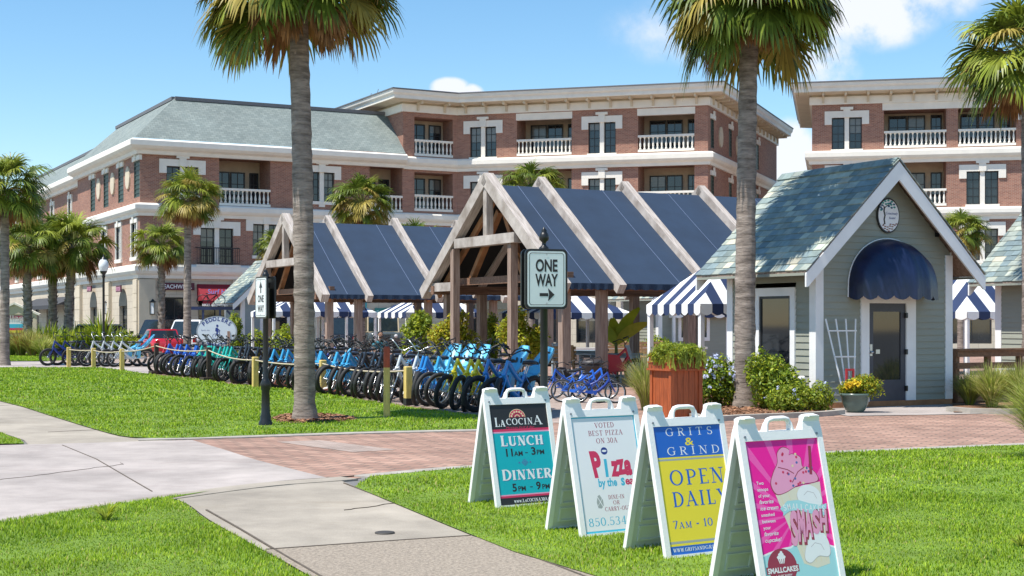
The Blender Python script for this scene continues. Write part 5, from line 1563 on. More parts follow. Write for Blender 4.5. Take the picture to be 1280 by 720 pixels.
# ================================================================== OTHER SIGNS
def oval_board(B, m, ra, rb, rim, face):
    B.ell(m.m(rim), 0, 0, ra, rb, 0.5, 40); B.ell(m.m(face), 0, 0, ra*0.93, rb*0.91, 1.5, 40)
M_signblue = flat('pale_sign_blue', (0.60, 0.70, 0.76)); M_signrim = flat('grey_sign_rim', (0.30, 0.36, 0.40))
q = at(271, 56.0); q.z = 0
root = thing('oval_sign', 'pale oval PEDDLERS PAVILION sign with bicycle emblem above the teal bicycles', 'sign', q, 0)
ang = R(10); ax = Vector((math.cos(ang), math.sin(ang), 0)); n = Vector((math.sin(ang), -math.cos(ang), 0)); zc = zat(414, 56.0); s = 56.0/F
ps = MB(M_wood)
for x in (-0.45, 0.45): ps.box(x-0.05, x+0.05, 0.03, 0.13, 0, zc)
ps.build('post', root)
bd = MB(M_signrim); ra, rb = 25*s, 19*s
bd.prism([(ra*math.cos(2*math.pi*k/40), rb*math.sin(2*math.pi*k/40)) for k in range(40)], lambda a, b, o: Vector((0,0,zc)) + ax*a + Vector((0,0,b)) + n*o, -0.03, 0.02)
bo = bd.build('board', root)
B = Board(Vector((0,0,zc)) + n*0.0205, ax, (0,0,1), n, 0.0025); m = MB(); oval_board(B, m, ra, rb, M_signrim, M_signblue)
for word, up in (('PEDDLERS', 1), ('PAVILION', 0)):
    for k, ch in enumerate(word):
        t = R(90 + (k-3.5)*-15.5) if up else R(270 + (k-3.5)*13.5)
        rr = 0.72
        x, y = ra*rr*math.cos(t), rb*rr*math.sin(t); rot = (t - math.pi/2) if up else (t + math.pi/2)
        B.text(m.m(P_navy), ch, x*0.98, y - (0.02 if up else 0.10), 0.155, 3, 'c', 0.03, None, rot=rot*0.75)
B.text(m, 'Seaside rides', -ra*0.56, 0.02, 0.045, 3, 'c', 0.0, ra*0.42); B.text(m, 'by the Bay', ra*0.56, 0.02, 0.045, 3, 'c', 0.0, ra*0.42) if False else None
# bicycle rider emblem
for cx, cy, r_ in ((-0.06, -0.20, 0.10), (0.12, -0.20, 0.06)): 
    pts = [(cx+r_*math.cos(2*math.pi*k/16), cy+r_*math.sin(2*math.pi*k/16)) for k in range(17)]; B.line(m, pts, 0.014, 3)
for pts in (((-0.06,-0.20),(0.0,-0.05),(0.09,-0.02)), ((0.12,-0.20),(0.09,0.02)), ((0.0,-0.05),(0.03,-0.16))): B.line(m, pts, 0.02, 3)
B.poly(m, [(-0.06, 0.0), (0.04, -0.04), (0.07, 0.06), (0.02, 0.15), (-0.05, 0.12)], 3.4); B.ell(m, 0.02, 0.21, 0.045, 0.05, 3.4, 12); B.line(m, [(0.03, 0.1), (0.12, 0.02)], 0.03, 3.6); B.line(m, [(0.0, 0.0), (0.04, -0.14)], 0.04, 3.6)
m.build('sign_face', bo)

# oval tree sign on the kiosk gable
g = K1 + U*1.72 - V*0.035
root = thing('oval_sign', 'small white oval tree sign hung in the grey kiosk gable', 'sign', (g.x, g.y, zat(269.5, g.y)), UA)
bd = MB(M_frame); ra, rb = 0.275, 0.335
bd.prism([(ra*math.cos(2*math.pi*k/36), rb*math.sin(2*math.pi*k/36)) for k in range(36)], lambda a, b, o: Vector((a, -o, b)), -0.015, 0.02)
bo = bd.build('board', root)
B = Board((0, -0.0205, 0), (1,0,0), (0,0,1), (0,-1,0), 0.0025); m = MB(); oval_board(B, m, ra, rb, P_black, P_white)
B.line(m.m(P_black), [(-0.10,-0.16),(-0.115,-0.08),(-0.095,0.0),(-0.12,0.08),(-0.105,0.16)], 0.036, 2); B.line(m, [(-0.105,0.14),(-0.04,0.19),(0.02,0.20)], 0.016, 2.4); B.line(m, [(-0.11,0.14),(-0.15,0.20)], 0.016, 2.5); B.line(m, [(-0.10,-0.15),(-0.14,-0.18)], 0.02, 2.6)
r = random.Random(8)
P_leaf = flat('leaf_teal', (0.03, 0.27, 0.24)); P_leafb = flat('leaf_blue', (0.02, 0.10, 0.18)); P_root = flat('root_brown', (0.28, 0.11, 0.07))
for x, y in ((-0.19,0.10),(-0.20,0.15),(-0.165,0.19),(-0.145,0.235),(-0.09,0.27),(-0.01,0.285),(0.075,0.265),(-0.07,0.215),(-0.01,0.225),(0.06,0.205),(0.13,0.215),(0.14,0.16),(0.07,0.15),(0.0,0.175),(0.04,0.235),(-0.17,0.12)):
    B.ell(m.m(r.choice((P_leaf, P_leafb))), x, y, 0.032, 0.018, 3+0.05*x, 10)
for x, y in ((-0.14,-0.19),(-0.09,-0.21),(-0.03,-0.22),(0.03,-0.20),(0.09,-0.21),(0.15,-0.18),(-0.10,-0.25),(-0.04,-0.27),(0.02,-0.25),(0.08,-0.255),(0.0,-0.295),(0.19,-0.155),(0.04,-0.165),(0.11,-0.17)):
    B.ell(m.m(P_root), x, y, 0.03, 0.012, 3+0.05*x, 8)
B.text(m.m(P_navy), 'Consciously', 0.075, 0.02, 0.05, 3, 'c', 0.0, 0.30, 0.3); B.text(m, 'Rooted', 0.085, -0.065, 0.045, 3, 'c', 0.0, 0.16, 0.3)
m.build('sign_face', bo)

def plate_sign(label, loc, ang, W, H, col, txt, tcol, cat='sign', D=0.08, th=None, sub=None, group=None):
    root = thing('shop_sign', label, cat, loc, ang, group)
    b = MB(col); b.box(-W/2, W/2, -D, 0, -H/2, H/2); bo = b.build('board', root)
    B = Board((0, -D-0.002, 0), (1,0,0), (0,0,1), (0,-1,0), 0.003); m = MB(tcol)
    if txt: B.text(m, txt, 0, -H*0.27 if not sub else -H*0.05, th or H*0.54, 1, 'c', 0.02, W*0.86)
    if sub: B.text(m, sub, 0, -H*0.4, H*0.18, 1, 'c', 0.0, W*0.6)
    m.build('lettering', bo)
    return root
P_burg = flat('burgundy_board', (0.10, 0.012, 0.03)); P_shopteal = flat('shop_teal', (0.02, 0.36, 0.40))
WFp = lambda px, z, o=0.03: WF.p(WF.s(px), z, o)
plate_sign('dark burgundy BEACHWEAR shop sign on the cream ground floor', WFp(220, zat(358, 88.9), 0.05), UA, 2.25, 0.46, P_burg, 'BEACHWEAR', P_white)
for px, lab in ((154, 'small burgundy plaque above the taller arched window by the corner'), (117, 'small burgundy plaque above the arched window farther from the corner')):
    plate_sign(lab, WL.p(WL.s(px), zat(361, WL.p(WL.s(px), 0).y), 0.24), math.atan2(WL.d.y, WL.d.x), 1.3, 0.42, P_burg, 'BOUTIQUE', P_ltpink)
plate_sign('teal fascia sign of a shop behind the far pavilion', WFp(431, zat(382, 94.0), 0.05), UA, 3.0, 0.5, P_shopteal, 'Blue Bay', P_white)
plate_sign('teal poster panel beside the tan-roofed jeep', WFp(478, zat(391, 95.4), 0.05), UA, 1.15, 0.62, flat('poster_green', (0.02, 0.22, 0.20)), 'SALE', P_aqua)
root = thing('round_sign', 'round blue and white shop sign right of the teal poster', 'sign', WFp(494.5, zat(389, 95.8), 0.05), UA)
b = MB(P_blue); b.prism([(0.42*math.cos(2*math.pi*k/24), 0.42*math.sin(2*math.pi*k/24)) for k in range(24)], lambda a, c, o: Vector((a, -o, c)), 0, 0.08); bo = b.build('board', root)
B = Board((0,-0.082,0), (1,0,0), (0,0,1), (0,-1,0), 0.003); m = MB(P_white); B.ell(m, 0, -0.12, 0.33, 0.14, 1); B.line(m, [(-0.3,0.1),(0,0.2),(0.3,0.1)], 0.06, 1); m.build('sign_face', bo)
# red shop awning with cursive lettering
A0 = WF.s(246); A1 = WF.s(296)
root = thing('shop_awning', 'crimson shop awning with cursive lettering beside the burgundy sign', 'awning', WF.p((A0+A1)/2, 0, 0.02), UA)
L2 = (A1-A0)/2; zt_, zb_ = zat(355, 89.5), zat(381, 89.5)
M_aw = mat('crimson_canvas', (0.24, 0.010, 0.022), 0.8, 0.1, 2.0); mb = MB(M_aw)
p0, p1, p2, p3 = Vector((-L2, 0, zt_)), Vector((L2, 0, zt_)), Vector((L2, -1.3, zb_+0.25)), Vector((-L2, -1.3, zb_+0.25))
mb.face([p3, p2, p1, p0]); mb.face([p0, Vector((-L2, 0, zb_+0.25)), p3]); mb.face([p1, p2, Vector((L2, 0, zb_+0.25))]); dn = Vector((0,0,-0.25)); mb.face([p3+dn, p2+dn, p2, p3])
ao = mb.build('canvas', root)
B = Board((0, -0.65, (zt_+zb_+0.25)/2), (1,0,0), p0-p3, (p2-p3).cross(p0-p3), 0.006); m = MB(P_dblue); B.text(m, 'Surf Hut', 0, -0.15, 0.5, 1, 'c', 0.0, 1.6, 0.4); m.build('lettering', ao)
# town notice board at the left edge
NY = 78.0; nk = NY/56.0; q = at(18, NY)
root = thing('notice_board', 'cream gabled notice board with a sunset picture at the left edge', 'notice board', (q.x, q.y, 0), R(8))
mb = MB(M_stone); W2 = 27*NY/F; z1 = zat(393, NY); zp = zat(381, NY)
for x in (-W2, W2-0.25): mb.box(x, x+0.25, -0.02, 0.28, 0, z1)
mb.box(-W2+0.25, W2-0.25, 0.03, 0.2, 0.1, z1); mb.prism([(-W2, z1), (W2, z1), (0, zp)], lambda a, b, o: Vector((a, -o, b)), -0.25, 0.0); bo = mb.build('board', root)
rf = MB(M_stonew)
for sg in (-1, 1): rf.beam((sg*(W2+0.15), 0.13, z1-0.02), (0, 0.13, zp+0.08), 0.45, 0.1)
rf.build('roof', root)
B = Board((0, 0.027, 0), (1,0,0), (0,0,1), (0,-1,0), 0.004); Zp = lambda y: zat(y, NY); m = MB(P_white); B.rect(m, -0.58*nk, Zp(429), 0.58*nk, Zp(396), 1)
B.O = Vector((0, -0.006, 0)); B.text(m.m(P_line), 'Village', 0.0, z1-0.26, 0.22, 2, 'c', 0.02, 1.5); B.O = Vector((0, 0.027, 0))
for mm, y0, y1 in ((P_maroon, 398, 394.5), (P_sky, 410, 405), (P_red, 413, 410), (P_yel, 416, 413), (P_maroon, 418, 416), (P_aqua, 424, 419)): B.rect(m.m(mm), -0.5*nk, Zp(y0), 0.5*nk, Zp(y1), 2)
m.build('notice', bo)
# charcoal shop awning on the receding wing
a0, a1 = WW.s(46), WW.s(96); za_ = zat(381, WW.p(a1, 0).y)
root = thing('shop_awning', 'charcoal shop awning on the receding wing behind the left palms', 'awning', WW.p((a0+a1)/2, 0, 0.02), math.atan2(WW.d.y, WW.d.x))
L2 = (a1-a0)/2; mb = MB(mat('charcoal_canvas', (0.05, 0.05, 0.055), 0.8, 0.1))
p0, p1, p2, p3 = Vector((-L2, 0, za_+.7)), Vector((L2, 0, za_+.7)), Vector((L2, -1.5, za_)), Vector((-L2, -1.5, za_))
mb.face([p3, p2, p1, p0]); mb.face([p3+Vector((0,0,-.3)), p2+Vector((0,0,-.3)), p2, p3]); mb.face([p1, p2, Vector((L2, 0, za_))]); mb.build('canvas', root)

# ================================================================== PALMS
def trunk_mat():
    m = bpy.data.materials.new('palm_bark'); m.use_nodes = True
    nt = m.node_tree; b = nt.nodes['Principled BSDF']; L = nt.links.new
    b.inputs['Roughness'].default_value = 0.95; b.inputs['Specular IOR Level'].default_value = 0.15
    tc = N_(nt, 'ShaderNodeTexCoord'); mp = N_(nt, 'ShaderNodeMapping'); mp.inputs['Scale'].default_value = (3.2, 3.2, 15)
    L(tc.outputs['Object'], mp.inputs['Vector'])
    n1 = N_(nt, 'ShaderNodeTexNoise', Scale=1.0, Detail=8.0, Roughness=0.68); L(mp.outputs[0], n1.inputs['Vector'])
    n2 = N_(nt, 'ShaderNodeTexNoise', Scale=1.6, Detail=5.0); L(tc.outputs['Object'], n2.inputs['Vector'])
    cr = N_(nt, 'ShaderNodeValToRGB')
    for i, (p, c) in enumerate(((0.30, (0.10, 0.082, 0.07)), (0.45, (0.22, 0.182, 0.155)), (0.60, (0.34, 0.285, 0.245)), (0.75, (0.46, 0.40, 0.35)))):
        e = cr.color_ramp.elements[i] if i < 2 else cr.color_ramp.elements.new(p)
        e.position = p; e.color = c + (1,)
    L(n1.outputs['Fac'], cr.inputs['Fac'])
    hs = N_(nt, 'ShaderNodeHueSaturation'); mr = N_(nt, 'ShaderNodeMapRange'); mr.inputs['To Min'].default_value = 0.65; mr.inputs['To Max'].default_value = 1.3
    L(n2.outputs['Fac'], mr.inputs['Value']); L(mr.outputs[0], hs.inputs['Value']); L(cr.outputs['Color'], hs.inputs['Color'])
    L(hs.outputs[0], b.inputs['Base Color'])
    bp = N_(nt, 'ShaderNodeBump', Strength=0.9, Distance=0.03); L(n1.outputs['Fac'], bp.inputs['Height']); L(bp.outputs[0], b.inputs['Normal'])
    return m
M_trunk = trunk_mat()
F_green = leafmat('palm_green', (0.095, 0.145, 0.018), (0.16, 0.205, 0.028), 0.42, 0.25, 0.4)
F_bright = leafmat('palm_fresh_green', (0.22, 0.28, 0.03), (0.33, 0.36, 0.05), 0.4, 0.3, 0.35)
F_yel = leafmat('palm_yellowing', (0.33, 0.27, 0.05), (0.42, 0.32, 0.08), 0.5, 0.3, 0.35)
F_brown = leafmat('palm_dry', (0.22, 0.10, 0.035), (0.40, 0.20, 0.08), 0.8, 0.2, 0.45)
F_stalk = leafmat('palm_stalk', (0.13, 0.16, 0.035), (0.18, 0.19, 0.05), 0.5, 0.1, 0.2)
F_seed = leafmat('palm_seed_sprays', (0.20, 0.13, 0.04), (0.30, 0.20, 0.06), 0.7, 0.15, 0.5)

def palm_meshes(seed, nf=52, Rp=1.0, Rl=0.85, brown=0.18, yellow=0.15, leaflets=34, low=-52, droop=1.0, ldroop=2.0):
    """Crown as fan fronds round the origin; returns (crown builder, dry builder, seed builder)."""
    r = random.Random(seed)
    mb = MB(); dry = MB(F_brown); sd = MB(F_seed)
    ga = math.pi*(3-math.sqrt(5))
    for i in range(nf):
        q = (i+0.5)/nf
        el = 82 - (82-low)*q**0.8 + r.uniform(-9, 9)
        az = i*ga + r.uniform(-0.25, 0.25)
        isdry = el < low+24 and r.random() < brown*3.2
        tgt = dry if isdry else mb
        kind = F_brown if isdry else r.choices((F_green, F_bright, F_yel), (0.62, 0.40 if el > -10 else 0.15, yellow*(1.9 if el < 10 else 0.45)))[0]
        d = Vector((math.cos(az)*math.cos(R(el)), math.sin(az)*math.cos(R(el)), math.sin(R(el))))
        Lp = Rp*r.uniform(0.75, 1.15)*(0.75 if el > 50 else 1.0)*(0.7 if isdry else 1)
        pts = []; p = Vector((0,0,0)) + d*0.08; dd = d.copy(); step = Lp/5
        for k in range(6):
            pts.append(p.copy()); p = p + dd*step
            dd = (dd + Vector((0,0,-0.055*droop*(1+k*0.25)))).normalized()
        tgt.m(F_brown if isdry else F_stalk); tgt.tube(pts, [0.022,0.02,0.017,0.015,0.013,0.011], 4, False)
        base = pts[-1]; a = dd
        s = a.cross(Vector((0,0,1)))
        if s.length < 0.05: s = Vector((1,0,0))
        s.normalize(); s.rotate(Matrix.Rotation(r.uniform(-0.6, 0.6), 3, a)); n = s.cross(a).normalized()
        tgt.m(kind)
        L0 = Rl*r.uniform(0.8, 1.15)*(0.85 if isdry else 1)
        span = 118 if not isdry else 60
        for j in range(leaflets):
            t = (j+0.5)/leaflets*2 - 1
            ang = R(span*t + r.uniform(-3, 3))
            # rib curves down, blades fold up a little from it
            ld = (a*math.cos(ang) + s*math.sin(ang) + n*0.22*abs(math.sin(ang))).normalized()
            start = base + a*(0.16*(1-abs(t)))*L0
            Ll = L0*(1-0.28*abs(t)**1.5)*r.uniform(0.88, 1.08)
            w = 0.026*r.uniform(0.85, 1.25)*(Rl/0.85); p = start; dd2 = ld.copy(); prev = None
            if r.random() < 0.05: Ll *= r.uniform(0.35, 0.7)
            wd = dd2.cross(n).normalized()
            prof = ((0, 0.35), (0.35, 1.0), (0.7, 0.75), (1.0, 0.06))
            rows = []
            last = 0
            for f, ww in prof:
                p = p + dd2*(f-last)*Ll; last = f
                rows.append((p - wd*w*ww, p + wd*w*ww))
                dd2 = (dd2 + Vector((0,0,-0.26*ldroop*(0.35+1.3*f)*r.uniform(0.6, 1.5)))).normalized()
            tgt.grid([list(x) for x in rows])
    for k in range(5):      # drooping seed sprays between the fronds
        az = r.uniform(0, 6.28); d = Vector((math.cos(az), math.sin(az), 0.35)).normalized(); p = Vector((0,0,0)); pts = []
        for j in range(8):
            pts.append(p.copy()); p = p + d*0.23*Rp; d = (d + Vector((0,0,-0.2))).normalized()
        sd.tube(pts, 0.012, 4, False)
        for m in range(70):
            f = r.uniform(2.5, 7); b = pts[int(f)].lerp(pts[min(7, int(f)+1)], f % 1)
            e = b + Vector((r.uniform(-1,1), r.uniform(-1,1), r.uniform(-1.1,0.4)))*0.22*Rp
            w = Vector((r.uniform(-1,1), r.uniform(-1,1), 0)).normalized()*0.012
            sd.face([b-w, b+w, e+w*0.6, e-w*0.6])
    return mb, dry, sd
_pc = {}
def palm(label, base, H, seed, lean=(0,0), r0=0.17, r1=0.14, scale=1.0, boots=False, rot=0.0, **kw):
    root = thing('palm_tree', label, 'palm tree', base, rot, 'cabbage palms')
    mb = MB(M_trunk); r = random.Random(seed*7+1)
    rows = []; n = 16; k = max(10, int(H/0.16))
    for i in range(k+1):
        t = i/k; c = Vector((lean[0]*t*t, lean[1]*t*t, H*t))
        rad = r0 + (r1-r0)*t + 0.10*math.exp(-t*H/0.14)*0.6 + (0.012 if i % 2 else 0)*(1 if not boots else 1.5) + r.uniform(-0.005, 0.005)
        rows.append([c + Vector((math.cos(2*math.pi*j/n), math.sin(2*math.pi*j/n), 0))*(rad + r.uniform(-0.006, 0.006)) + Vector((0,0,r.uniform(-.02,.02))) for j in range(n)])
    mb.smooth = True; mb.grid(rows, True, False, True); mb.smooth = False
    if boots:   # old leaf bases criss-crossing up the trunk
        ga = math.pi*(3-math.sqrt(5)); nb = int(H*13)
        for i in range(nb):
            z = H*(0.12 + 0.86*i/nb); t = z/H; az = i*ga; rr = r0 + (r1-r0)*t
            c = Vector((lean[0]*t*t, lean[1]*t*t, z)); o = Vector((math.cos(az), math.sin(az), 0)); s = Vector((-o.y, o.x, 0))
            tip = c + o*(rr+0.10*r.uniform(.6,1.2)) + Vector((0,0,0.2)) + s*r.uniform(-.05,.05)
            b0 = c + o*(rr-0.01); mb.face([b0 - s*0.07, b0 + s*0.07, tip + s*0.022, tip - s*0.022]); mb.face([b0 - s*0.07 + Vector((0,0,.05)), tip - s*0.022, tip + s*0.022, b0 + s*0.07 + Vector((0,0,.05))])
    mb.build('trunk', root)
    key = (seed, tuple(sorted(kw.items())))
    if key not in _pc:
        g, d, s = palm_meshes(seed, **kw)
        _pc[key] = [g.build('crown', root), d.build('dry_fronds', root), s.build('seed_sprays', root)]
        os_ = _pc[key]
    else:
        os_ = []
        for o in _pc[key]:
            c = o.copy(); COL.objects.link(c); c.parent = root; os_.append(c)
    for o in os_:
        o.location = (lean[0], lean[1], H - 0.05); o.scale = (scale,)*3
    return root

p = gp(381, 527); palm('tall straight palm standing on the lawn beside the narrow sign post', p, 7.25, 3, (-0.13, 0), 0.165, 0.15, 1.0, nf=74, Rp=1.05, Rl=0.92, brown=0.22, yellow=0.16, low=-44, ldroop=2.2)
p = gp(931, 511); palm('tall palm in front of the grey kiosk', p, 7.8, 5, (0.1, 0), 0.195, 0.155, 1.02, nf=100, Rp=0.95, Rl=0.98, brown=0.06, yellow=0.10, low=-40, ldroop=2.4)
p = at(1288, 31.0); palm('palm cut off by the right edge beside the second kiosk', p, 7.4, 9, (-0.05, 0), 0.17, 0.15, 0.95, nf=64, Rp=1.0, Rl=0.95, brown=0.35, yellow=0.3)
palm('short bushy palm rising behind the far pavilion roof', at(452, 66.0), 7.1, 21, (0, 0), 0.17, 0.15, 1.0, nf=60, brown=0.12, yellow=0.40)
palm('palm crown peeking over the ridge of the near pavilion', at(664, 64.0), 7.6, 23, (0, 0), 0.17, 0.15, 1.0, nf=56, brown=0.05, yellow=0.15)
palm('palm behind the right slope of the grey kiosk roof', at(1201, 74.0), 6.2, 21, (0, 0), 0.17, 0.15, 0.92, rot=2.1, nf=60, brown=0.12, yellow=0.40)
palm('smooth-trunked palm in front of the burgundy shop sign', at(234, 67.0), 7.4, 27, (0.05, 0), 0.18, 0.15, 0.98, nf=60, brown=0.3, yellow=0.5)
palm('shorter palm close to the corner of the brick building', at(202, 74.0), 5.6, 29, (0, 0), 0.17, 0.15, 0.95, nf=54, boots=True, brown=0.25, yellow=0.4)
palm('leftmost tall palm cut off by the left edge', at(6, 54.0), 6.6, 31, (0, 0), 0.17, 0.15, 1.05, nf=60, brown=0.3, yellow=0.35)
palm('palm with rough trunk nearest the notice board', at(35, 74.5), 5.6, 33, (-0.1, 0), 0.22, 0.19, 1.2, nf=52, boots=True, brown=0.2, yellow=0.4)
palm('rough-trunked palm in the middle of the left clump', at(66, 78.0), 5.8, 35, (0, 0), 0.24, 0.20, 1.3, nf=60, boots=True, brown=0.15, yellow=0.35)
palm('rough-trunked palm of the left clump nearest the street lamp', at(85, 76.0), 5.8, 29, (0.45, 0), 0.24, 0.20, 1.35, boots=True, rot=1.2, nf=54, brown=0.25, yellow=0.4)
palm('small palm showing through between the far pavilion and the tall palm', at(345, 75.0), 5.6, 35, (0, 0), 0.16, 0.14, 0.7, rot=0.7, nf=60, brown=0.15, yellow=0.35)
palm('palm top just above the far end of the far pavilion', at(520, 70.0), 5.5, 23, (0, 0), 0.16, 0.14, 0.95, rot=2.0, nf=56, brown=0.05, yellow=0.15)

# ================================================================== SHRUBS AND GRASSES
def leaf_cloud(lobes, n, size, asp=0.45, seed=1, up=0.3):
    """Leaf quads spread through overlapping ellipsoids: lobes of (x,y,z,rx,ry,rz)."""
    g = np.random.default_rng(seed)
    vol = np.array([l[3]*l[4]*l[5] for l in lobes])**0.67; k = g.choice(len(lobes), n, p=vol/vol.sum())
    Lb = np.array(lobes)[k]
    d = g.normal(size=(n, 3)); d /= np.linalg.norm(d, axis=1)[:, None]
    rad = g.random(n)**0.30
    rad *= 0.86 + 0.2*np.sin(d[:,0]*5+k)*np.sin(d[:,2]*6+1.7*k) + 0.14*g.random(n)
    P = Lb[:, :3] + d*rad[:, None]*Lb[:, 3:]
    keep = P[:, 2] > 0.02; P = P[keep]; d = d[keep]; n = len(P)
    nn = d*0.7 + g.normal(size=(n, 3))*0.6 + np.array([0, 0, up]); nn /= np.linalg.norm(nn, axis=1)[:, None]
    t = np.cross(nn, g.normal(size=(n, 3))); t /= np.linalg.norm(t, axis=1)[:, None]; b = np.cross(nn, t)
    L = size*(0.6 + 0.8*g.random(n))[:, None]
    tip = P + t*L + nn*(-0.15*L); mid1 = P + t*L*0.45 + b*L*asp*0.5; mid2 = P + t*L*0.45 - b*L*asp*0.5
    V_ = np.stack([P, mid1, tip, mid2], 1).reshape(-1, 3)
    return V_, np.arange(n)[:, None]*4 + np.array([[0, 1, 2, 3]])
def stems(mb, n, H, spread, seed, rad=0.012):
    r = random.Random(seed)
    for i in range(n):
        a = r.uniform(0, 6.28); q = r.uniform(0.2, 1)*spread
        mb.tube([(0.1*q*math.cos(a), 0.1*q*math.sin(a), 0), (0.5*q*math.cos(a), 0.5*q*math.sin(a), H*0.5), (q*math.cos(a), q*math.sin(a), H*r.uniform(0.75, 0.95))], [rad, rad*0.8, rad*0.5], 5)
F_hedge = leafmat('shrub_green', (0.12, 0.20, 0.015), (0.20, 0.28, 0.025), 0.5, 0.3, 0.4, 3)
F_lime = leafmat('lime_leaves', (0.26, 0.33, 0.018), (0.40, 0.42, 0.03), 0.5, 0.35, 0.4, 3)
F_gold = leafmat('golden_leaves', (0.36, 0.33, 0.02), (0.50, 0.38, 0.035), 0.5, 0.35, 0.4, 3)
F_deep = leafmat('deep_green_leaves', (0.06, 0.12, 0.015), (0.10, 0.17, 0.02), 0.45, 0.25, 0.4, 3)
F_bloom = leafmat('pale_blue_petals', (0.45, 0.52, 0.80), (0.62, 0.66, 0.86), 0.6, 0.3, 0.15, 3)
F_red = leafmat('red_flowers', (0.55, 0.06, 0.03), (0.62, 0.13, 0.04), 0.6, 0.2, 0.3, 3)
F_yflow = leafmat('yellow_flowers', (0.75, 0.50, 0.02), (0.80, 0.60, 0.05), 0.6, 0.2, 0.2, 3)
F_reed = leafmat('fountain_grass', (0.44, 0.44, 0.13), (0.60, 0.54, 0.24), 0.6, 0.45, 0.35, 1)
F_reedg = leafmat('green_reed', (0.26, 0.34, 0.04), (0.40, 0.45, 0.09), 0.6, 0.45, 0.35, 1)
F_bluegr = leafmat('grey_green_reed', (0.14, 0.18, 0.07), (0.23, 0.24, 0.11), 0.6, 0.25, 0.35, 1)
M_stem = mat('plant_stem', (0.14, 0.10, 0.05), 0.9, 0.3)
def shrub(label, loc, lobes, n, size, m, seed, name='shrub', cat='shrub', group=None, asp=0.45, flowers=None, H=None, st=10):
    root = thing(name, label, cat, loc, 0, group)
    V_, Fc = leaf_cloud(lobes, n, size, asp, seed)
    ms = m if isinstance(m, list) else [m]
    mi = np.random.default_rng(seed).integers(0, len(ms), len(Fc))
    o = raw_mesh('foliage', V_, Fc, ms, mi); o.parent = root
    mb = MB(M_stem); top = H or max(l[2]+l[5]*0.5 for l in lobes); sp = max(abs(l[0])+l[3]*0.5 for l in lobes)
    stems(mb, st, top, sp, seed); mb.build('stem', root)
    if flowers:
        fm, fn, fs = flowers
        g = np.random.default_rng(seed+9); lb = np.array(lobes)[g.integers(0, len(lobes), fn)]
        d = g.normal(size=(fn, 3)); d[:, 1] -= 0.5; d[:, 2] = np.abs(d[:, 2]); d /= np.linalg.norm(d, axis=1)[:, None]
        C = lb[:, :3] + d*lb[:, 3:]*1.0
        vs_, fs_ = [], []
        for c, dd in zip(C, d):
            for q in range(7):
                e = g.normal(size=3)*fs*0.6; n_ = dd + g.normal(size=3)*0.4; n_ /= np.linalg.norm(n_); t = np.cross(n_, g.normal(size=3)); t /= np.linalg.norm(t); b = np.cross(n_, t)
                k = len(vs_); s = fs*0.45
                vs_ += [c+e-t*s-b*s, c+e+t*s-b*s, c+e+t*s+b*s, c+e-t*s+b*s]; fs_.append((k, k+1, k+2, k+3))
        o = raw_mesh('blossom', np.array(vs_), np.array(fs_), [fm]); o.parent = root
    return root
def tuft(label, loc, n, H, spread, m, seed, name='ornamental_grass', w=0.012, group='ornamental grasses', droop=1.0, build=True, parent=None, pname='blade'):
    g = np.random.default_rng(seed)
    a = g.uniform(0, 2*np.pi, n); r0 = g.random(n)**0.5*0.14*spread; out = g.random(n)**0.7*spread; h = H*(0.55+0.5*g.random(n))
    d = np.stack([np.cos(a), np.sin(a), np.zeros(n)], 1); s = np.stack([-np.sin(a), np.cos(a), np.zeros(n)], 1)*w/2
    B = d*r0[:, None]; rows = []
    for t, ww in ((0, 1), (0.3, 1), (0.6, 0.8), (0.82, 0.6), (1.0, 0.12)):
        z = h*(1.25*t - 0.40*droop*t**3*(out/spread)**0.8); z = np.maximum(z, 0.01)
        c = B + d*(out*(t**1.6))[:, None] + np.stack([np.zeros(n), np.zeros(n), z], 1)
        rows += [c - s*ww, c + s*ww]
    V_ = np.stack(rows, 1).reshape(-1, 3); i = np.arange(n)[:, None]*10
    Fc = np.concatenate([i + np.array([[2*k, 2*k+1, 2*k+3, 2*k+2]]) for k in range(4)], 0)
    ms = m if isinstance(m, list) else [m]; mi = np.tile(g.integers(0, len(ms), n), 4)
    o = raw_mesh(name, V_, Fc, ms, mi); o.location = loc
    if parent is not None: o.parent = parent; return o
    return tag(o, label, 'grass', group)

# bed by the kiosk
c = gp(897, 510); shrub('plumbago shrub with pale blue flowers between the planter and the palm', c, [(0,0,.5,.52,.45,.45),(-.25,-.1,.38,.3,.35,.35),(.25,.05,.42,.32,.35,.4),(0.05,.1,.75,.3,.3,.25)], 5200, 0.075, [F_hedge, F_deep, F_lime], 41, flowers=(F_bloom, 90, 0.032))
c = gp(968, 514); shrub('yellow-green shrub under the kiosk window', c, [(0,0,.45,.5,.45,.5),(-.25,.1,.78,.28,.3,.35),(.32,-.05,.35,.35,.4,.4),(-.05,.05,.62,.4,.35,.4)], 6500, 0.075, [F_lime, F_hedge, F_hedge], 42)
c = gp(1001, 516); shrub('low feathery green shrub at the kiosk corner board', c, [(0,0,.25,.52,.3,.28),(-.35,-.05,.22,.3,.3,.25),(.35,.02,.28,.28,.28,.32)], 4200, 0.06, [F_hedge, F_lime, F_reedg], 43, flowers=(F_bloom, 9, 0.025))
c = gp(955, 512); tuft('thin sprawling grass tuft against the palm foot', c, 160, 0.42, 0.35, [F_lime, F_reed], 44)
c = gp(808, 513); tuft('pale fountain grass clump left of the red wooden planter', c, 900, 0.95, 0.62, [F_reed, F_reedg, F_reed], 45, w=0.010)
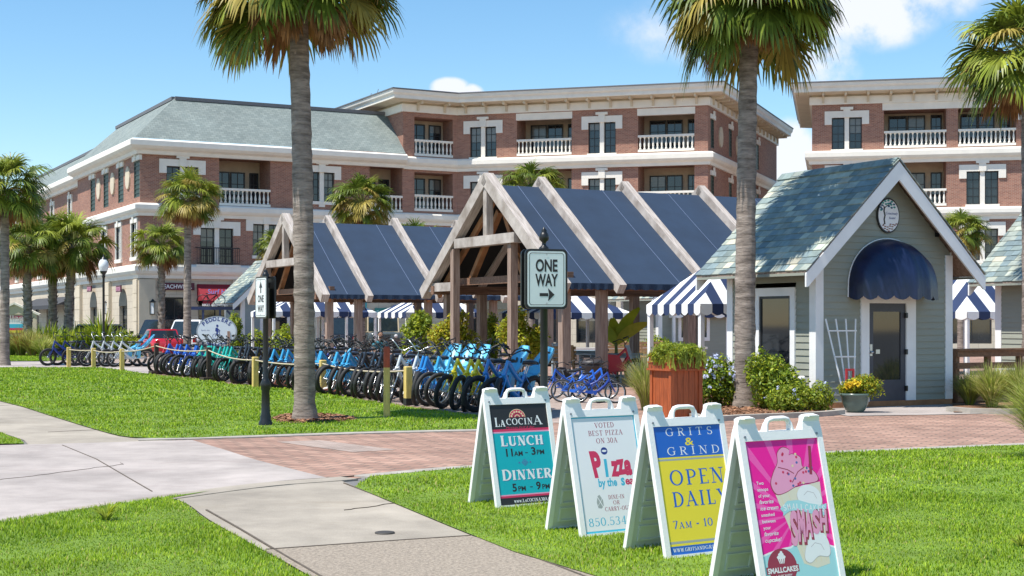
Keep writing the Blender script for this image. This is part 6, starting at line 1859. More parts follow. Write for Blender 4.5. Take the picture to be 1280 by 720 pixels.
# right edge grasses
for k, (px, py, n, H, sp, ms, lab) in enumerate((
    (1212, 508, 900, 0.62, 0.50, [F_bluegr, F_reedg], 'grey-green grass clump against the kiosk wall corner'),
    (1240, 511, 1100, 0.78, 0.62, [F_reed, F_reedg], 'tall straw-green fountain grass under the wooden fence'),
    (1275, 511, 1100, 0.80, 0.62, [F_reedg, F_reed], 'fountain grass clump at the right end of the kerb'),
    (1318, 575, 1900, 1.0, 0.85, [F_reedg, F_reedg, F_reed], 'large fountain grass leaning in from the right edge over the lawn'))):
    tuft(lab, gp(px, py), n, H, sp, ms, 50+k, w=0.011)
# coarse tuft in the lower lawn
tuft('coarse weed tuft in the lower left lawn', gp(133, 654, 0.02), 70, 0.14, 0.18, [F_reedg, F_lime], 58, w=0.012)
tuft('coarse weed tuft in the bottom right lawn', gp(1276, 688, 0.02), 50, 0.10, 0.14, [F_reedg, F_lime], 59, w=0.012)
# planting under the pavilions
c = at(521, 45.0); shrub('round bright green bush in front of the far pavilion', c, [(0,0,1.3,.5,.48,.55),(-.1,0,.85,.42,.4,.4),(.14,0,1.65,.38,.36,.36),(0,0,.45,.3,.3,.4)], 4800, 0.11, [F_lime, F_hedge], 61, group='shrubs round the pavilions')
c = at(566, 40.5); shrub('golden croton bush at the near pavilion corner post', c, [(0,0,1.1,.55,.45,.6),(.15,0,1.6,.35,.3,.42),(-.35,0,1.2,.38,.35,.45),(.45,0,1.0,.35,.35,.4)], 4600, 0.10, [F_gold, F_lime], 62, group='shrubs round the pavilions')
c = at(652, 39.0); shrub('yellow-green croton bush behind the light-blue child seats', c, [(0,0,1.1,.6,.45,.6),(-.1,0,1.65,.3,.3,.38),(-.35,0,1.35,.36,.35,.45),(.4,0,1.1,.38,.35,.45)], 4800, 0.10, [F_gold, F_lime, F_lime], 63, group='shrubs round the pavilions')
c = at(613, 42.5); shrub('slender leafy shrub between the two croton bushes', c, [(0,0,.9,.25,.25,.8),(.05,0,1.6,.16,.16,.3)], 1500, 0.11, [F_hedge, F_lime], 64, group='shrubs round the pavilions')
c = at(770, 41.0); root = thing('banana_plant', 'banana plant with upright yellow-green leaves under the pavilion', 'plant', c, 0)
mb = MB(F_lime); r = random.Random(4)
for k, (az, L, lift) in enumerate(((0.3, 1.3, 1.5), (0.9, 1.0, 0.75), (2.8, 0.8, 1.0), (-0.4, 1.15, 0.6), (1.7, 0.9, 1.2))):
    d = Vector((math.cos(az)*0.5, math.sin(az)*0.5, lift)).normalized(); p = Vector((0,0,.95)); rows = []; s = d.cross(Vector((0.3,1,0))).normalized()
    for j in range(9):
        w = 0.17*math.sin(math.pi*min(1, (j+0.3)/8.6))**0.7; rows.append([p - s*w + Vector((0,0,.04)), p, p + s*w + Vector((0,0,.04))]); p = p + d*L/8; d = (d + Vector((math.cos(az)*.05, 0, -0.07))).normalized()
    mb.m(F_lime if k % 2 == 0 else F_gold); mb.smooth = True; mb.grid(rows); mb.smooth = False
mb.build('leaf', root); mb = MB(F_stalk); mb.tube([(0,0,0),(0.02,0,.5),(0,0,1.05)], [.07,.06,.04], 8); mb.build('stem', root)
for k, (px, Y, c_, lab) in enumerate(((519, 40.0, F_red, 'low clump of red flowers behind the bicycles'), (504, 39.2, F_gold, 'low clump of orange-yellow flowers beside the red ones'), (545, 40.0, F_lime, 'low lime green plant right of the red flowers'))):
    shrub(lab, at(px, Y), [(0,0,.62,.42,.3,.22),(.2,0,.55,.3,.3,.2)], 1300, 0.09, [c_, F_hedge] if k < 2 else [c_], 70+k, name='flower_clump', cat='flowers', group='flower clumps under the pavilion', st=6)
for k, (px, Y, sz) in enumerate(((352, 52.5, .6), (362, 60.0, .7), (322, 66, .6))):
    shrub(('lime bush half hidden behind the tall lawn palm', 'leafy bush deeper under the far pavilion', 'green bush beside the blue-grey kiosk wall')[k], at(px, Y), [(0,0,.9*sz*1.6,.5*sz*1.6,.5,.5*sz*1.6),(.2,0,.5,.5,.5,.4)], 2200, 0.12, [F_lime, F_hedge], 75+k, group='shrubs round the pavilions')
shrub('green bush behind the oval bicycle sign', at(294, 66.0), [(0,0,1.5,.3,.4,.6),(.05,0,.7,.4,.4,.6)], 2600, 0.13, [F_lime, F_hedge], 79, group='shrubs round the pavilions')
# planting strip on the left: spiky leaves, hedge and dune grass
for k, (px, Y, sc) in enumerate(((52, 72, 1.4), (62, 70.5, 1.55), (72, 73, 1.5), (84, 70.5, 1.35), (96, 72, 1.45), (108, 71, 1.3), (148, 74, 1.3), (42, 73.5, 1.25), (160, 74, 1.2))):
    tuft('broad-leaved green lily clump in the left planting strip', at(px, Y), 120, 0.95*sc, 0.9*sc, [F_lime, F_reedg, F_hedge], 90+k, name='lily_clump', w=0.085, group='lily clumps in the left strip')
tuft('arching cycad right of the lily clumps', at(127, 71.0), 110, 2.0, 1.5, [F_lime, F_hedge], 99, name='cycad', w=0.10, group=None, droop=1.15)
for k, (px, Y, sc, ms) in enumerate(((2, 71, 1.35, [F_bluegr, F_reed]), (14, 70, 1.3, [F_bluegr, F_reedg]), (26, 69.5, 1.5, [F_reed, F_brown, F_reedg]), (40, 69, 1.35, [F_reed, F_brown, F_reedg]), (54, 68, 1.1, [F_reed, F_reedg]), (-14, 71, 1.3, [F_bluegr, F_reedg]))):
    tuft('dry dune grass clump in front of the notice board', at(px, Y), 800, 0.85*sc, 0.8*sc, ms, 110+k, w=0.02, group='dune grasses under the notice board')
for k, (px, Y) in enumerate(((40, 75.0), (66, 76), (95, 76.5), (120, 77), (158, 77))):
    shrub('dark clipped hedge behind the lily clumps', at(px, Y), [(0,0,.55,.75,.45,.5),(.55,0,.5,.5,.4,.5),(-.5,0,.52,.5,.4,.5)], 2600, 0.10, [F_deep, F_hedge], 120+k, name='hedge_shrub', group='hedge shrubs along the left building')

# ================================================================== BICYCLES
M_tyre = mat('bicycle_tyre', (0.016, 0.016, 0.017), 0.7, 0.15)
M_saddle = mat('saddle_vinyl', (0.02, 0.02, 0.022), 0.35, 0.1)
def paint(nm, c): return mat('bike_%s' % nm, c, 0.28, 0.04, 4.0, coat=0.4)
BP = {'sky': paint('sky_blue', (0.05, 0.36, 0.66)), 'royal': paint('royal_blue', (0.02, 0.12, 0.55)), 'teal': paint('teal_green', (0.02, 0.50, 0.42)), 'black': paint('black', (0.02, 0.02, 0.024)),
      'white': paint('white', (0.66, 0.68, 0.70)), 'yellow': paint('yellow', (0.85, 0.70, 0.015)), 'blue': paint('mid_blue', (0.02, 0.22, 0.60)), 'red': paint('red', (0.55, 0.02, 0.03)), 'navy': paint('navy', (0.012, 0.04, 0.25))}
RIM = {'dark': mat('rim_black', (0.03, 0.03, 0.03), 0.4, 0.1), 'brown': mat('rim_copper', (0.33, 0.10, 0.05), 0.4, 0.1), 'steel': M_chrome}
M_seatblue = mat('child_seat_blue', (0.13, 0.50, 0.74), 0.4, 0.05, 4)
_bike = {}
RW = 0.335
def wheel_mesh(rim, fat):
    key = ('w', rim, fat)
    if key in _bike: return _bike[key]
    def ring(mb, R0, rt, n=26, m=6):
        rows = []
        for i in range(n):
            t = 2*math.pi*i/n
            rows.append([Vector((math.cos(t)*(R0+rt*math.cos(q)), rt*math.sin(q)*(1.0), math.sin(t)*(R0+rt*math.cos(q)))) for q in [2*math.pi*k/m for k in range(m)]])
        rows.append(rows[0]); mb.smooth = True; mb.grid(rows, True); mb.smooth = False
    w = MB(RIM[rim]); ring(w, RW-fat*2.0, 0.013, 26, 5); w.m(M_chrome)
    w.lathe([(0.0,-0.05),(0.028,-0.05),(0.028,-0.03),(0.015,-0.02),(0.015,0.02),(0.028,0.03),(0.028,0.05),(0.0,0.05)], (0,0,0), 8, 'y')
    for k in range(14):
        t = 2*math.pi*k/14; a = Vector((math.cos(t+0.5)*0.025, 0.03*(1 if k % 2 else -1), math.sin(t+0.5)*0.025)); b = Vector((math.cos(t), 0, math.sin(t)))*(RW-fat*2.0)
        s_ = Vector((-math.sin(t), 0, math.cos(t)))*0.0022; u_ = Vector((0, 0.0022, 0)); w.face([a-s_, b-s_, b+s_, a+s_]); w.face([a-u_, b-u_, b+u_, a+u_])
    ty = MB(M_tyre); ring(ty, RW-fat, fat, 28, 7)
    o1 = w.build('wheel'); o2 = ty.build('tyre'); r_ = (o1.data, o2.data)
    bpy.data.objects.remove(o1); bpy.data.objects.remove(o2)
    _bike[key] = r_
    return r_
def mesh_part(key, name, fn):
    if key not in _bike:
        o = fn().build(name); _bike[key] = o.data; bpy.data.objects.remove(o)
    return _bike[key]
def bicycle(label, loc, heading, lean=0.0, color='sky', rim='dark', fat=0.028, steer=0.15, seat=False, scale=1.0, group=None, basket=False):
    root = thing('bicycle', label, 'bicycle', loc, 0, group)
    root.rotation_euler = (lean, 0, heading); root.scale = (scale,)*3
    FA, RA, BBp = Vector((0.60, 0, RW)), Vector((-0.52, 0, RW)), Vector((-0.07, 0, 0.30))
    hb, ht = Vector((0.42, 0, 0.69)), Vector((0.345, 0, 0.95)); st = Vector((-0.20, 0, 0.70))
    def frame():
        m = MB(BP[color]); r = 0.026
        m.tube([hb, ht], 0.032, 8); m.tube([BBp, st], r, 8)
        m.tube([ht - Vector((0,0,.04)), Vector((0.2,0,0.78)), Vector((0.02,0,0.64)), Vector((-0.15,0,0.56))], 0.036, 8)
        m.tube([hb + Vector((0,0,.03)), Vector((0.29,0,0.54)), Vector((0.10,0,0.38)), BBp], 0.048, 8)
        for s in (-1, 1):
            m.tube([BBp + Vector((-.02, .03*s, 0)), Vector((-0.25, .05*s, RW-0.02)), RA + Vector((0, .06*s, 0))], 0.011, 6)
            m.tube([st + Vector((0, .02*s, -.03)), RA + Vector((0, .06*s, 0))], 0.010, 6)
        # chain guard
        m.hexa([Vector(p) for p in ((-0.30,-0.075,0.30),(0.05,-0.075,0.24),(0.05,-0.065,0.24),(-0.30,-0.065,0.30),(-0.30,-0.075,0.37),(0.05,-0.075,0.38),(0.05,-0.065,0.38),(-0.30,-0.065,0.37))])
        m.m(M_chrome); m.tube([BBp + Vector((0,-.09,0)), BBp + Vector((.09,-.10,-.13))], 0.009, 5); m.tube([BBp + Vector((0,.08,0)), BBp + Vector((-.09,.09,.13))], 0.009, 5); m.tube([st, st + Vector((-.045,0,.17))], 0.013, 6)
        m.m(M_rubber); m.box(0.0-.02, 0.08, -.20, -.10, 0.155, 0.18); m.box(-0.20, -0.11, .10, .20, 0.42, 0.445)
        return m
    fo = bpy.data.objects.new('frame', mesh_part(('f', color), 'frame', frame)); COL.objects.link(fo); fo.parent = root
    def saddle():
        m = MB(M_saddle); rows = []
        for x, w, z in ((-0.15, .095, 0.0), (-0.10, .115, .012), (-0.02, .085, .004), (0.06, .035, 0.0), (0.13, .022, -.006)):
            rows.append([Vector((-0.25+x, w*math.cos(t), 0.905+z + 0.035*math.sin(t) - (0.02 if abs(math.cos(t)) > .9 else 0))) for t in [math.pi*k/6 for k in range(7)]] + [Vector((-0.25+x, 0, 0.87+z))])
        m.smooth = True; m.grid(rows, True, True, True); m.smooth = False
        m.m(M_chrome); m.tube([(-0.33,0,.86),(-0.25,0,.85),(-0.16,0,.87)], .012, 5)
        return m
    so = bpy.data.objects.new('saddle', mesh_part(('s',), 'saddle', saddle)); COL.objects.link(so); so.parent = root
    # steering assembly turned about the head tube
    axd = (ht-hb).normalized(); Rm = Matrix.Rotation(steer, 3, axd)
    T = lambda p: hb + Rm @ (Vector(p)-hb)
    def fork():
        m = MB(BP[color]); 
        for s in (-1, 1): m.tube([T(hb+Vector((0,.0,-.01))), T(hb+Vector((.01,.055*s,-.045))), T(Vector((.50,.06*s,.50))), T(FA+Vector((0,.06*s,0)))], [.02,.016,.014,.011], 6)
        return m
    k = round(steer, 2)
    ko = bpy.data.objects.new('fork', mesh_part(('k', color, k), 'fork', fork)); COL.objects.link(ko); ko.parent = root
    def bars():
        m = MB(M_black if color != 'white' else M_chrome); m.tube([T(ht), T(ht+Vector((-.02,0,.07))), T(ht+Vector((.02,0,.11)))], .013, 6)
        pts = [(-.19,-.33,.20),(-.12,-.335,.23),(-.02,-.27,.275),(.03,-.16,.22),(.02,-.05,.12),(.02,.05,.12),(.03,.16,.22),(-.02,.27,.275),(-.12,.335,.23),(-.19,.33,.20)]
        m.tube([T(ht+Vector(p)) for p in pts], .0115, 6)
        m.m(M_rubber)
        for s in (-1, 1): m.tube([T(ht+Vector((-.20,.33*s,.198))), T(ht+Vector((-.09,.332*s,.24)))], .017, 6)
        return m
    ho = bpy.data.objects.new('handlebar', mesh_part(('h', color == 'white', k), 'handlebar', bars)); COL.objects.link(ho); ho.parent = root
    wm, tm = wheel_mesh(rim, fat)
    for c, rz in ((RA, 0.0), (T(FA), steer)):
        w = bpy.data.objects.new('wheel', wm); COL.objects.link(w); w.parent = root; w.location = c; w.rotation_euler = (0, 0, rz)
        t = bpy.data.objects.new('tyre', tm); COL.objects.link(t); t.parent = w
    if seat:
        def cs():
            m = MB(M_seatblue); rows = []
            for z, x, hw, dp in ((0.66,-.38,.10,.16), (0.72,-.44,.155,.13), (0.78,-.53,.150,.12), (0.90,-.62,.145,.10), (1.02,-.70,.135,.07), (1.12,-.76,.115,.045), (1.18,-.79,.075,.03)):
                rows.append([Vector((x+dp, -hw, z)), Vector((x+dp*0.35, -hw*0.97, z)), Vector((x, -hw*0.6, z)), Vector((x-.012, 0, z)), Vector((x, hw*0.6, z)), Vector((x+dp*0.35, hw*0.97, z)), Vector((x+dp, hw, z))])
            m.smooth = True; m.grid(rows)
            m.grid([[p + Vector((-.022, 0, 0)) for p in reversed(rw)] for rw in rows]); m.smooth = False
            m.box(-.42, -.16, -.13, .13, .66, .70)
            for s in (-1, 1):
                m.box(-.30, -.18, .13*s-.03, .13*s+.03, .34, .66)
            m.m(M_saddle); m.box(-.765, -.735, -.04, .04, 1.07, 1.10)
            for s in (-1, 1): m.box(-.62, -.60, .05*s-.014, .05*s+.014, .84, 0.96)
            return m
        co = bpy.data.objects.new('child_seat', mesh_part(('c',), 'child_seat', cs)); COL.objects.link(co); co.parent = root
    return root

HU = R(236)                      # front wheels point to -u, out over the lawn edge
S0 = Vector((-11.20, 45.3, 0.012))
def ordw(n): return ('first','second','third','fourth','fifth','sixth','seventh','eighth','ninth','tenth','eleventh','twelfth','thirteenth','fourteenth','fifteenth','sixteenth')[n]
runs = [  # count, colour, rim, tyre, phrase
    (1, 'red', 'dark', .040, 'red-framed bicycle with fat black tyres at the far end of the long row', 0),
    (9, 'royal', 'steel', .044, 'royal blue cruiser, %s from the left of the far blue run', 0),
    (9, 'teal', 'dark', .044, 'teal green cruiser bicycle, %s from the left of the teal run', 0),
    (7, 'black', 'dark', .054, 'black fat-tyred bicycle, %s from the left beside the teal run', 0),
    (14, 'sky', 'brown', .044, 'copper-rimmed sky blue bicycle, %s in the run behind the tall palm', 0),
    (6, 'black', 'dark', .046, 'black bicycle, %s in the run behind the red-topped post', 0),
    (2, 'white', 'steel', .040, 'white-framed bicycle, %s from the left by the short wooden post', 0),
    (2, 'blue', 'dark', .044, 'mid-blue bicycle, %s right of the two white-framed ones', 1),
    (2, 'sky', 'steel', .042, 'light blue bicycle, %s of the pair left of the yellow bicycles', 1),
    (3, 'yellow', 'dark', .046, 'bright yellow bicycle, %s from the left of the three yellow ones', 2),
    (3, 'blue', 'dark', .046, 'mid-blue bicycle, %s to the right of the yellow bicycles', 1),
]
i = 0
rr = random.Random(77)
for cnt, colr, rim, fat, ph, sk in runs:
    for j in range(cnt):
        f = S0 - V*(0.405*i + rr.uniform(-.05, .05)) + U*rr.uniform(-.06, .1)
        if colr == 'yellow' or i > 50: f = f - V*0.02*(i-50)
        hd = HU + R(rr.uniform(-6, 6))
        hv = Vector((math.cos(hd), math.sin(hd), 0))
        seat = (sk == 1 and j in (0, 1))
        bicycle(ph % ordw(j) if '%s' in ph else ph, f - hv*0.6, hd, -R(rr.uniform(5, 13)), colr, rim, fat, rr.choice((-0.25, 0.10, 0.28, 0.50)), seat, 1.0, 'bicycles in the long row behind the rope')
        i += 1
# second row, pointing the other way behind the first
for k in range(22):
    f = S0 - V*(4.6 + 0.62*k) + U*(2.75 + rr.uniform(-.1, .1))
    hd = UA + R(rr.uniform(-6, 6)) if k % 3 else HU + R(rr.uniform(-8, 8))
    c_ = ('black', 'navy', 'black', 'sky')[k % 4]
    bicycle('%s cruiser bicycle, %s of the back row counted from the kiosk' % ({'black': 'black', 'navy': 'navy', 'sky': 'sky blue'}[c_], ordw(k) if k < 16 else ('seventeenth','eighteenth','nineteenth','twentieth','twenty-first','twenty-second')[k-16]),
            f, hd, -R(8), c_, 'dark', .034, rr.choice((0.10, 0.25, 0.40)), False, 1.0, 'bicycles in the back row')
# clump at the far left, beyond the gap
for px, Y, colr, hd, fat, st, lab in ((58, 53.6, 'navy', 200, .045, False, 'navy fat-tyred bicycle at the far left end, wheel past the first rope post'), (70, 54.2, 'navy', 205, .045, False, 'navy fat-tyred bicycle beside the first rope post'),
        (86, 53.6, 'black', 200, .040, False, 'black bicycle between the first two rope posts'), (92, 53.4, 'black', 205, .040, False, 'black bicycle left of the pale grey electric bicycles'),
        (106, 52.8, 'white', 200, .045, False, 'pale grey fat-tyred bicycle nearest the second rope post'), (119, 52.6, 'white', 202, .045, False, 'pale grey fat-tyred bicycle in the middle of the left clump'),
        (131, 52.4, 'white', 200, .045, True, 'pale grey fat-tyred bicycle with light blue child seat, left of two'), (141, 52.2, 'white', 204, .045, True, 'pale grey fat-tyred bicycle with light blue child seat, right of two')):
    p = at(px, Y, 0.012); bicycle(lab, p + Vector((0.6, 0.25, 0)), R(hd), -R(9), colr, 'dark' if colr != 'white' else 'steel', fat, 0.25, st, 1.0, 'bicycles in the left clump')
# small blue bicycles near the sign boards and a red one by the bin
for px, Y, hd, sc, lab in ((706, 29.6, 200, .70, 'royal blue child bicycle nearest the ONE WAY post'), (724, 28.8, 345, .70, 'royal blue child bicycle leaning in the middle of the small blue group'), (714, 30.6, 15, .70, 'royal blue child bicycle at the back of the small blue group'), (735, 30.2, 340, .70, 'royal blue child bicycle between the trash bin and the front two'), (744, 28.6, 350, .66, 'royal blue child bicycle nearest the trash bin with its wheel by the paving')):
    bicycle(lab, at(px, Y, 0.012), R(hd), -R(10), 'navy' if sc < .68 else 'royal', 'steel', .026, 0.25, False, sc, 'small blue bicycles by the trash bin')
bk = bicycle('red bicycle with red side panel parked behind the trash bin', at(768, 37.5, 0.012), R(15), -R(8), 'red', 'dark', .034, 0.10, False, 1.0)
mb = MB(BP['red'])
for s in (-1, 1): mb.hexa([Vector(p) for p in ((-.30,.12*s-.02,.30),(.32,.12*s-.02,.34),(.32,.12*s+.02,.34),(-.30,.12*s+.02,.30),(-.42,.12*s-.02,.80),(.1,.12*s-.02,.74),(.1,.12*s+.02,.74),(-.42,.12*s+.02,.80))])
mb.build('side_panel', bk)

# ------------------------------------------------------------------ rope posts and rope
M_ypost = mat('yellow_pine_post', (0.64, 0.46, 0.14), 0.75, 0.2, 5.0, 0.2, 20, stretch=(6, 6, 1)); M_redtop = mat('faded_red_paint', (0.42, 0.075, 0.03), 0.7, 0.25, 6)
M_dkpost = mat('dark_stained_post', (0.06, 0.04, 0.03), 0.8, 0.2, 5)
posts = [(86, 459.5, 434, 'y', 'yellow wooden rope post, first at the left end of the lawn edge'), (117, 460.5, 435, 'y', 'yellow wooden rope post before the pale grey bicycles'), (152.5, 464, 436, 'y', 'yellow wooden rope post beside the light blue child seats'),
         (195.5, 468, 429, 'd', 'dark stained rope post at the far end of the long bicycle row'), (261, 476.5, 434, 'd', 'dark stained rope post with square foot in front of the teal bicycles'), (319, 485, 446, 'y', 'yellow wooden rope post left of the narrow sign post'),
         (403.5, 492, 450, 'y', 'yellow wooden rope post right of the tall lawn palm'), (510, 507.5, 458, 'b', 'yellow wooden post with black foot beside the white-framed bicycles')]
tops = []
for px, yb, yt, kd, lab in posts:
    g = gp(px, yb, 0.02); h = zat(yt, g.y) - 0.02
    root = thing('rope_post', lab, 'post', g, UA, 'posts of the rope barrier')
    w = 0.065 if kd != 'd' else 0.06
    mb = MB(M_ypost if kd != 'd' else M_dkpost); z0 = 0.0
    if kd == 'b': z0 = 0.13
    mb.box(-w, w, -w, w, z0, h-0.015); mb.hexa([Vector(p) for p in ((-w,-w,h-.0149),(w,-w,h-.0149),(w,w,h-.0149),(-w,w,h-.0149),(-w*.8,-w*.8,h),(w*.8,-w*.8,h),(w*.8,w*.8,h),(-w*.8,w*.8,h))])
    mb.build('shaft', root)
    if kd == 'b': b = MB(M_postbase); b.box(-w-.004, w+.004, -w-.004, w+.004, 0, 0.131); b.build('foot', root)
    if kd == 'd': b = MB(M_dkpost); b.box(-.2, .2, -.2, .2, 0, 0.09); b.build('foot', root)
    tops.append(Vector((g.x, g.y, h - 0.06)) - U*0.02)
mb = MB(mat('hemp_rope', (0.50, 0.42, 0.30), 0.9, 0.2, 40, 0.4, 90))
for a, b in zip(tops[:-1], tops[1:]):
    mb.tube([a.lerp(b, t) + Vector((0, 0, -0.9*0.30*t*(1-t)*min(1.3, (b-a).length/4))) for t in [k/10 for k in range(11)]], 0.018, 6)
o = mb.build('rope'); tag(o, 'hemp rope sagging from post to post along the bicycles', 'rope')
g = gp(479, 523, 0.02); root = thing('marker_post', 'tall round wooden post with faded red top standing on the lawn', 'post', g)
h = zat(434, g.y)
mb = MB(M_ypost); mb.lathe([(0.058,-0.02),(0.056,h*0.5),(0.056,h-0.36)], (0.06,0,0), 12); mb.build('shaft', root)
mb = MB(M_redtop); mb.lathe([(0.0562,h-0.361),(0.055,h-0.04),(0.045,h-0.012),(0.0,h)], (0.06,0,0), 12); mb.build('painted_top', root)
root = thing('plastic_tube', 'white plastic tube lying at the foot of the rope post right of the palm', 'tube', gp(415, 492, 0.03), R(8))
mb = MB(M_white); mb.tube([(-.2,0,.07),(.2,0,.09)], .05, 10); mb.build('tube', root); mb = MB(M_chrome); mb.box(-.12,-.09,-.03,.03,0,.045); mb.box(.06,.09,-.03,.03,0,.05); mb.build('bracket', root)

# ================================================================== CARS
M_carglass = mat('car_glass', (0.02, 0.03, 0.035), 0.05, 0.2, spec=0.8); M_tail = mat('tail_lamp', (0.35, 0.01, 0.01), 0.2, 0.1); M_lamp = mat('head_lamp', (0.6, 0.6, 0.6), 0.1, 0.1)
def carpaint(nm, c): return mat('car_%s' % nm, c, 0.22, 0.03, 2, coat=0.8)
def car(label, loc, heading, body, kind='suv', L=4.6, W=1.84, H=1.7, roof=None):
    root = thing('parked_car', label, 'car', loc, heading, 'cars parked by the shops')
    hw = W/2; bl = 0.98 if kind != 'jeep' else 1.12
    if kind == 'suv': prof = [(-L/2, .45, bl-.05), (-L/2+.12, .30, bl), (-L*.2, .26, bl), (L*.18, .26, bl), (L*.22, .26, bl), (L/2-.35, .28, bl-.12), (L/2-.06, .34, bl-.28), (L/2, .45, bl-.42)]
    elif kind == 'pickup': prof = [(-L/2, .5, bl-.04), (-L/2+.05, .35, bl), (-L*.2, .3, bl), (L*.1, .3, bl), (L*.2, .3, bl), (L/2-.3, .3, bl-.04), (L/2-.05, .36, bl-.14), (L/2, .48, bl-.3)]
    else: prof = [(-L/2, .55, bl-.02), (-L/2+.04, .5, bl), (-L*.2, .48, bl), (0, .48, bl), (L*.12, .48, bl), (L/2-.15, .5, bl-.02), (L/2-.03, .52, bl-.06), (L/2, .55, bl-.1)]
    mb = MB(body); rows = []
    for x, z0, z1 in prof:
        e = 0.88 if x in (prof[0][0], prof[-1][0]) else 1.0
        rows.append([Vector((x, y*hw*e, z)) for y, z in ((-.93, z0), (-1, z0+.15), (-1, z1-.22), (-.95, z1-.03), (-.6, z1+.02), (.6, z1+.02), (.95, z1-.03), (1, z1-.22), (1, z0+.15), (.93, z0))])
    mb.smooth = True; mb.grid(rows, True, True, True); mb.smooth = False
    mb.build('body', root)
    x0, x1, x2, x3 = {'suv': (-L/2+.15, -L/2+.5, L*.10, L*.25), 'pickup': (-L*.14, -L*.10, L*.10, L*.24), 'jeep': (-L/2+.1, -L/2+.14, L*.07, L*.13)}[kind]
    cb = MB(roof or body); zr = H; a = .80 if kind != 'jeep' else .92
    low = [Vector((x, y, bl)) for x, y in ((x0,-hw*.94),(x3,-hw*.94),(x3,hw*.94),(x0,hw*.94))]; top = [Vector((x, y, zr)) for x, y in ((x1,-hw*a),(x2,-hw*a),(x2,hw*a),(x1,hw*a))]
    cb.hexa(low + top); cb.hexa([p for p in top] + [Vector((p.x*0.97, p.y*0.9, zr+.05)) for p in top])
    cb.build('cabin', root)
    def inset(q, m=0.10, o=0.006):
        c = sum(q, Vector())/4; n = (q[1]-q[0]).cross(q[3]-q[0]).normalized()
        if n.dot(c - Vector((0,0,1.2))) < 0: n = -n
        return [p.lerp(c, m) + n*o for p in q]
    for nm, q in (('rear_window', [low[0], low[3], top[3], top[0]]), ('windscreen', [low[1], low[2], top[2], top[1]])):
        g = MB(M_carglass); g.face(inset(q, .09)); g.build(nm, root)
    for s, (i0, i1) in ((-1, (0, 1)), (1, (3, 2))):
        n_ = 2 if kind != 'pickup' else 1
        for k in range(n_):
            f0, f1 = k/n_, (k+1)/n_
            q = [low[i0].lerp(low[i1], f0), low[i0].lerp(low[i1], f1), top[i0].lerp(top[i1], f1), top[i0].lerp(top[i1], f0)]
            g = MB(M_carglass); g.face(inset(q, .12)); g.build('side_window', root)
    for x in (-L*.29, L*.31):
        for s in (-1, 1):
            r_ = .34 if kind == 'suv' else .38
            w = MB(M_chrome); w.lathe([(0,-.02),(.10,-.03),(r_*.6,-.01),(r_*.66,-.05),(r_*.66,.05),(0,.05)] if s < 0 else [(0,-.05),(r_*.66,-.05),(r_*.66,.05),(r_*.6,.01),(.10,.03),(0,.02)], (x, s*(hw-.09), r_), 14, 'y')
            wo = w.build('wheel', root)
            t = MB(M_tyre); t.lathe([(r_*.66,-.11),(r_*.94,-.115),(r_,-.07),(r_,.07),(r_*.94,.115),(r_*.66,.11)], (x, s*(hw-.09), r_), 18, 'y'); t.build('tyre', wo)
    for s in (-1, 1):
        t = MB(M_tail); t.box(-L/2-.012, -L/2+.08, s*hw*.78-.09, s*hw*.78+.09, bl-.30, bl-.08); t.build('tail_light', root)
        h = MB(M_lamp)
        if kind == 'jeep': h.lathe([(0,0),(.1,0),(.1,.05),(.0,.07)], (L/2-.02, s*.55, .92), 12, 'x')
        else: h.box(L/2-.08, L/2+.012, s*hw*.68-.15, s*hw*.68+.15, bl-.48, bl-.34)
        h.build('headlight', root)
        mr = MB(M_black); mr.box(x3-.12, x3-.02, s*(hw+.12)-.08, s*(hw+.12)+.08, bl+.02, bl+.18); mr.box(x3-.1, x3-.05, s*hw-.03 if s > 0 else s*hw-.06, s*hw+.06 if s > 0 else s*hw+.03, bl+.03, bl+.06); mr.build('mirror', root)
    bp = MB(M_black if kind == 'jeep' else body); bp.box(-L/2-.08, -L/2+.05, -hw*.9, hw*.9, .38, .58); bp.box(L/2-.06, L/2+.07, -hw*.88, hw*.88, .36, .54); bp.build('bumper', root)
    pl = MB(M_white); pl.box(-L/2-.095, -L/2-.081, -.16, .16, .66 if kind == 'jeep' else .42, .80 if kind == 'jeep' else .55); pl.build('number_plate', root)
    if kind == 'jeep':
        g = MB(M_black); 
        for k in range(7): g.box(L/2+.001, L/2+.012, -.26+.08*k-.018, -.26+.08*k+.018, .72, 1.0)
        g.build('grille', root)
    return root
Pred = carpaint('red', (0.55, 0.015, 0.03)); Pblk = carpaint('black', (0.012, 0.013, 0.016)); Pwht = carpaint('white', (0.72, 0.73, 0.74)); Polv = carpaint('grey_green', (0.07, 0.085, 0.085)); Ptan = mat('tan_soft_top', (0.52, 0.42, 0.27), 0.8, 0.1, 3); Psil = carpaint('silver', (0.4, 0.42, 0.44))
car('red car parked behind the far end of the bicycle row', at(202, 68.5), R(116), Pred, 'pickup', 4.4, 1.75, 1.45).scale = (.9, .9, .88)
car('white car half hidden behind the oval bicycle sign', at(259, 72.0), R(70), Pwht, 'suv', 4.6, 1.85, 1.72)
car('black car in front of the burgundy shop sign', at(221, 82.0), R(60), Pblk, 'suv', 4.6, 1.85, 1.75)
car('dark car with tinted rear window under the small striped canopy', at(427, 80.0), R(95), Pblk, 'suv', 4.7, 1.95, 1.85)
car('grey-green off-road car with tan soft top facing the pavilion', at(478, 78.0), R(-80), Polv, 'jeep', 4.0, 1.85, 1.95, Ptan)
car('silver car parked beyond the left rope posts', at(132, 80.0), R(75), Psil, 'suv', 4.5, 1.8, 1.5)

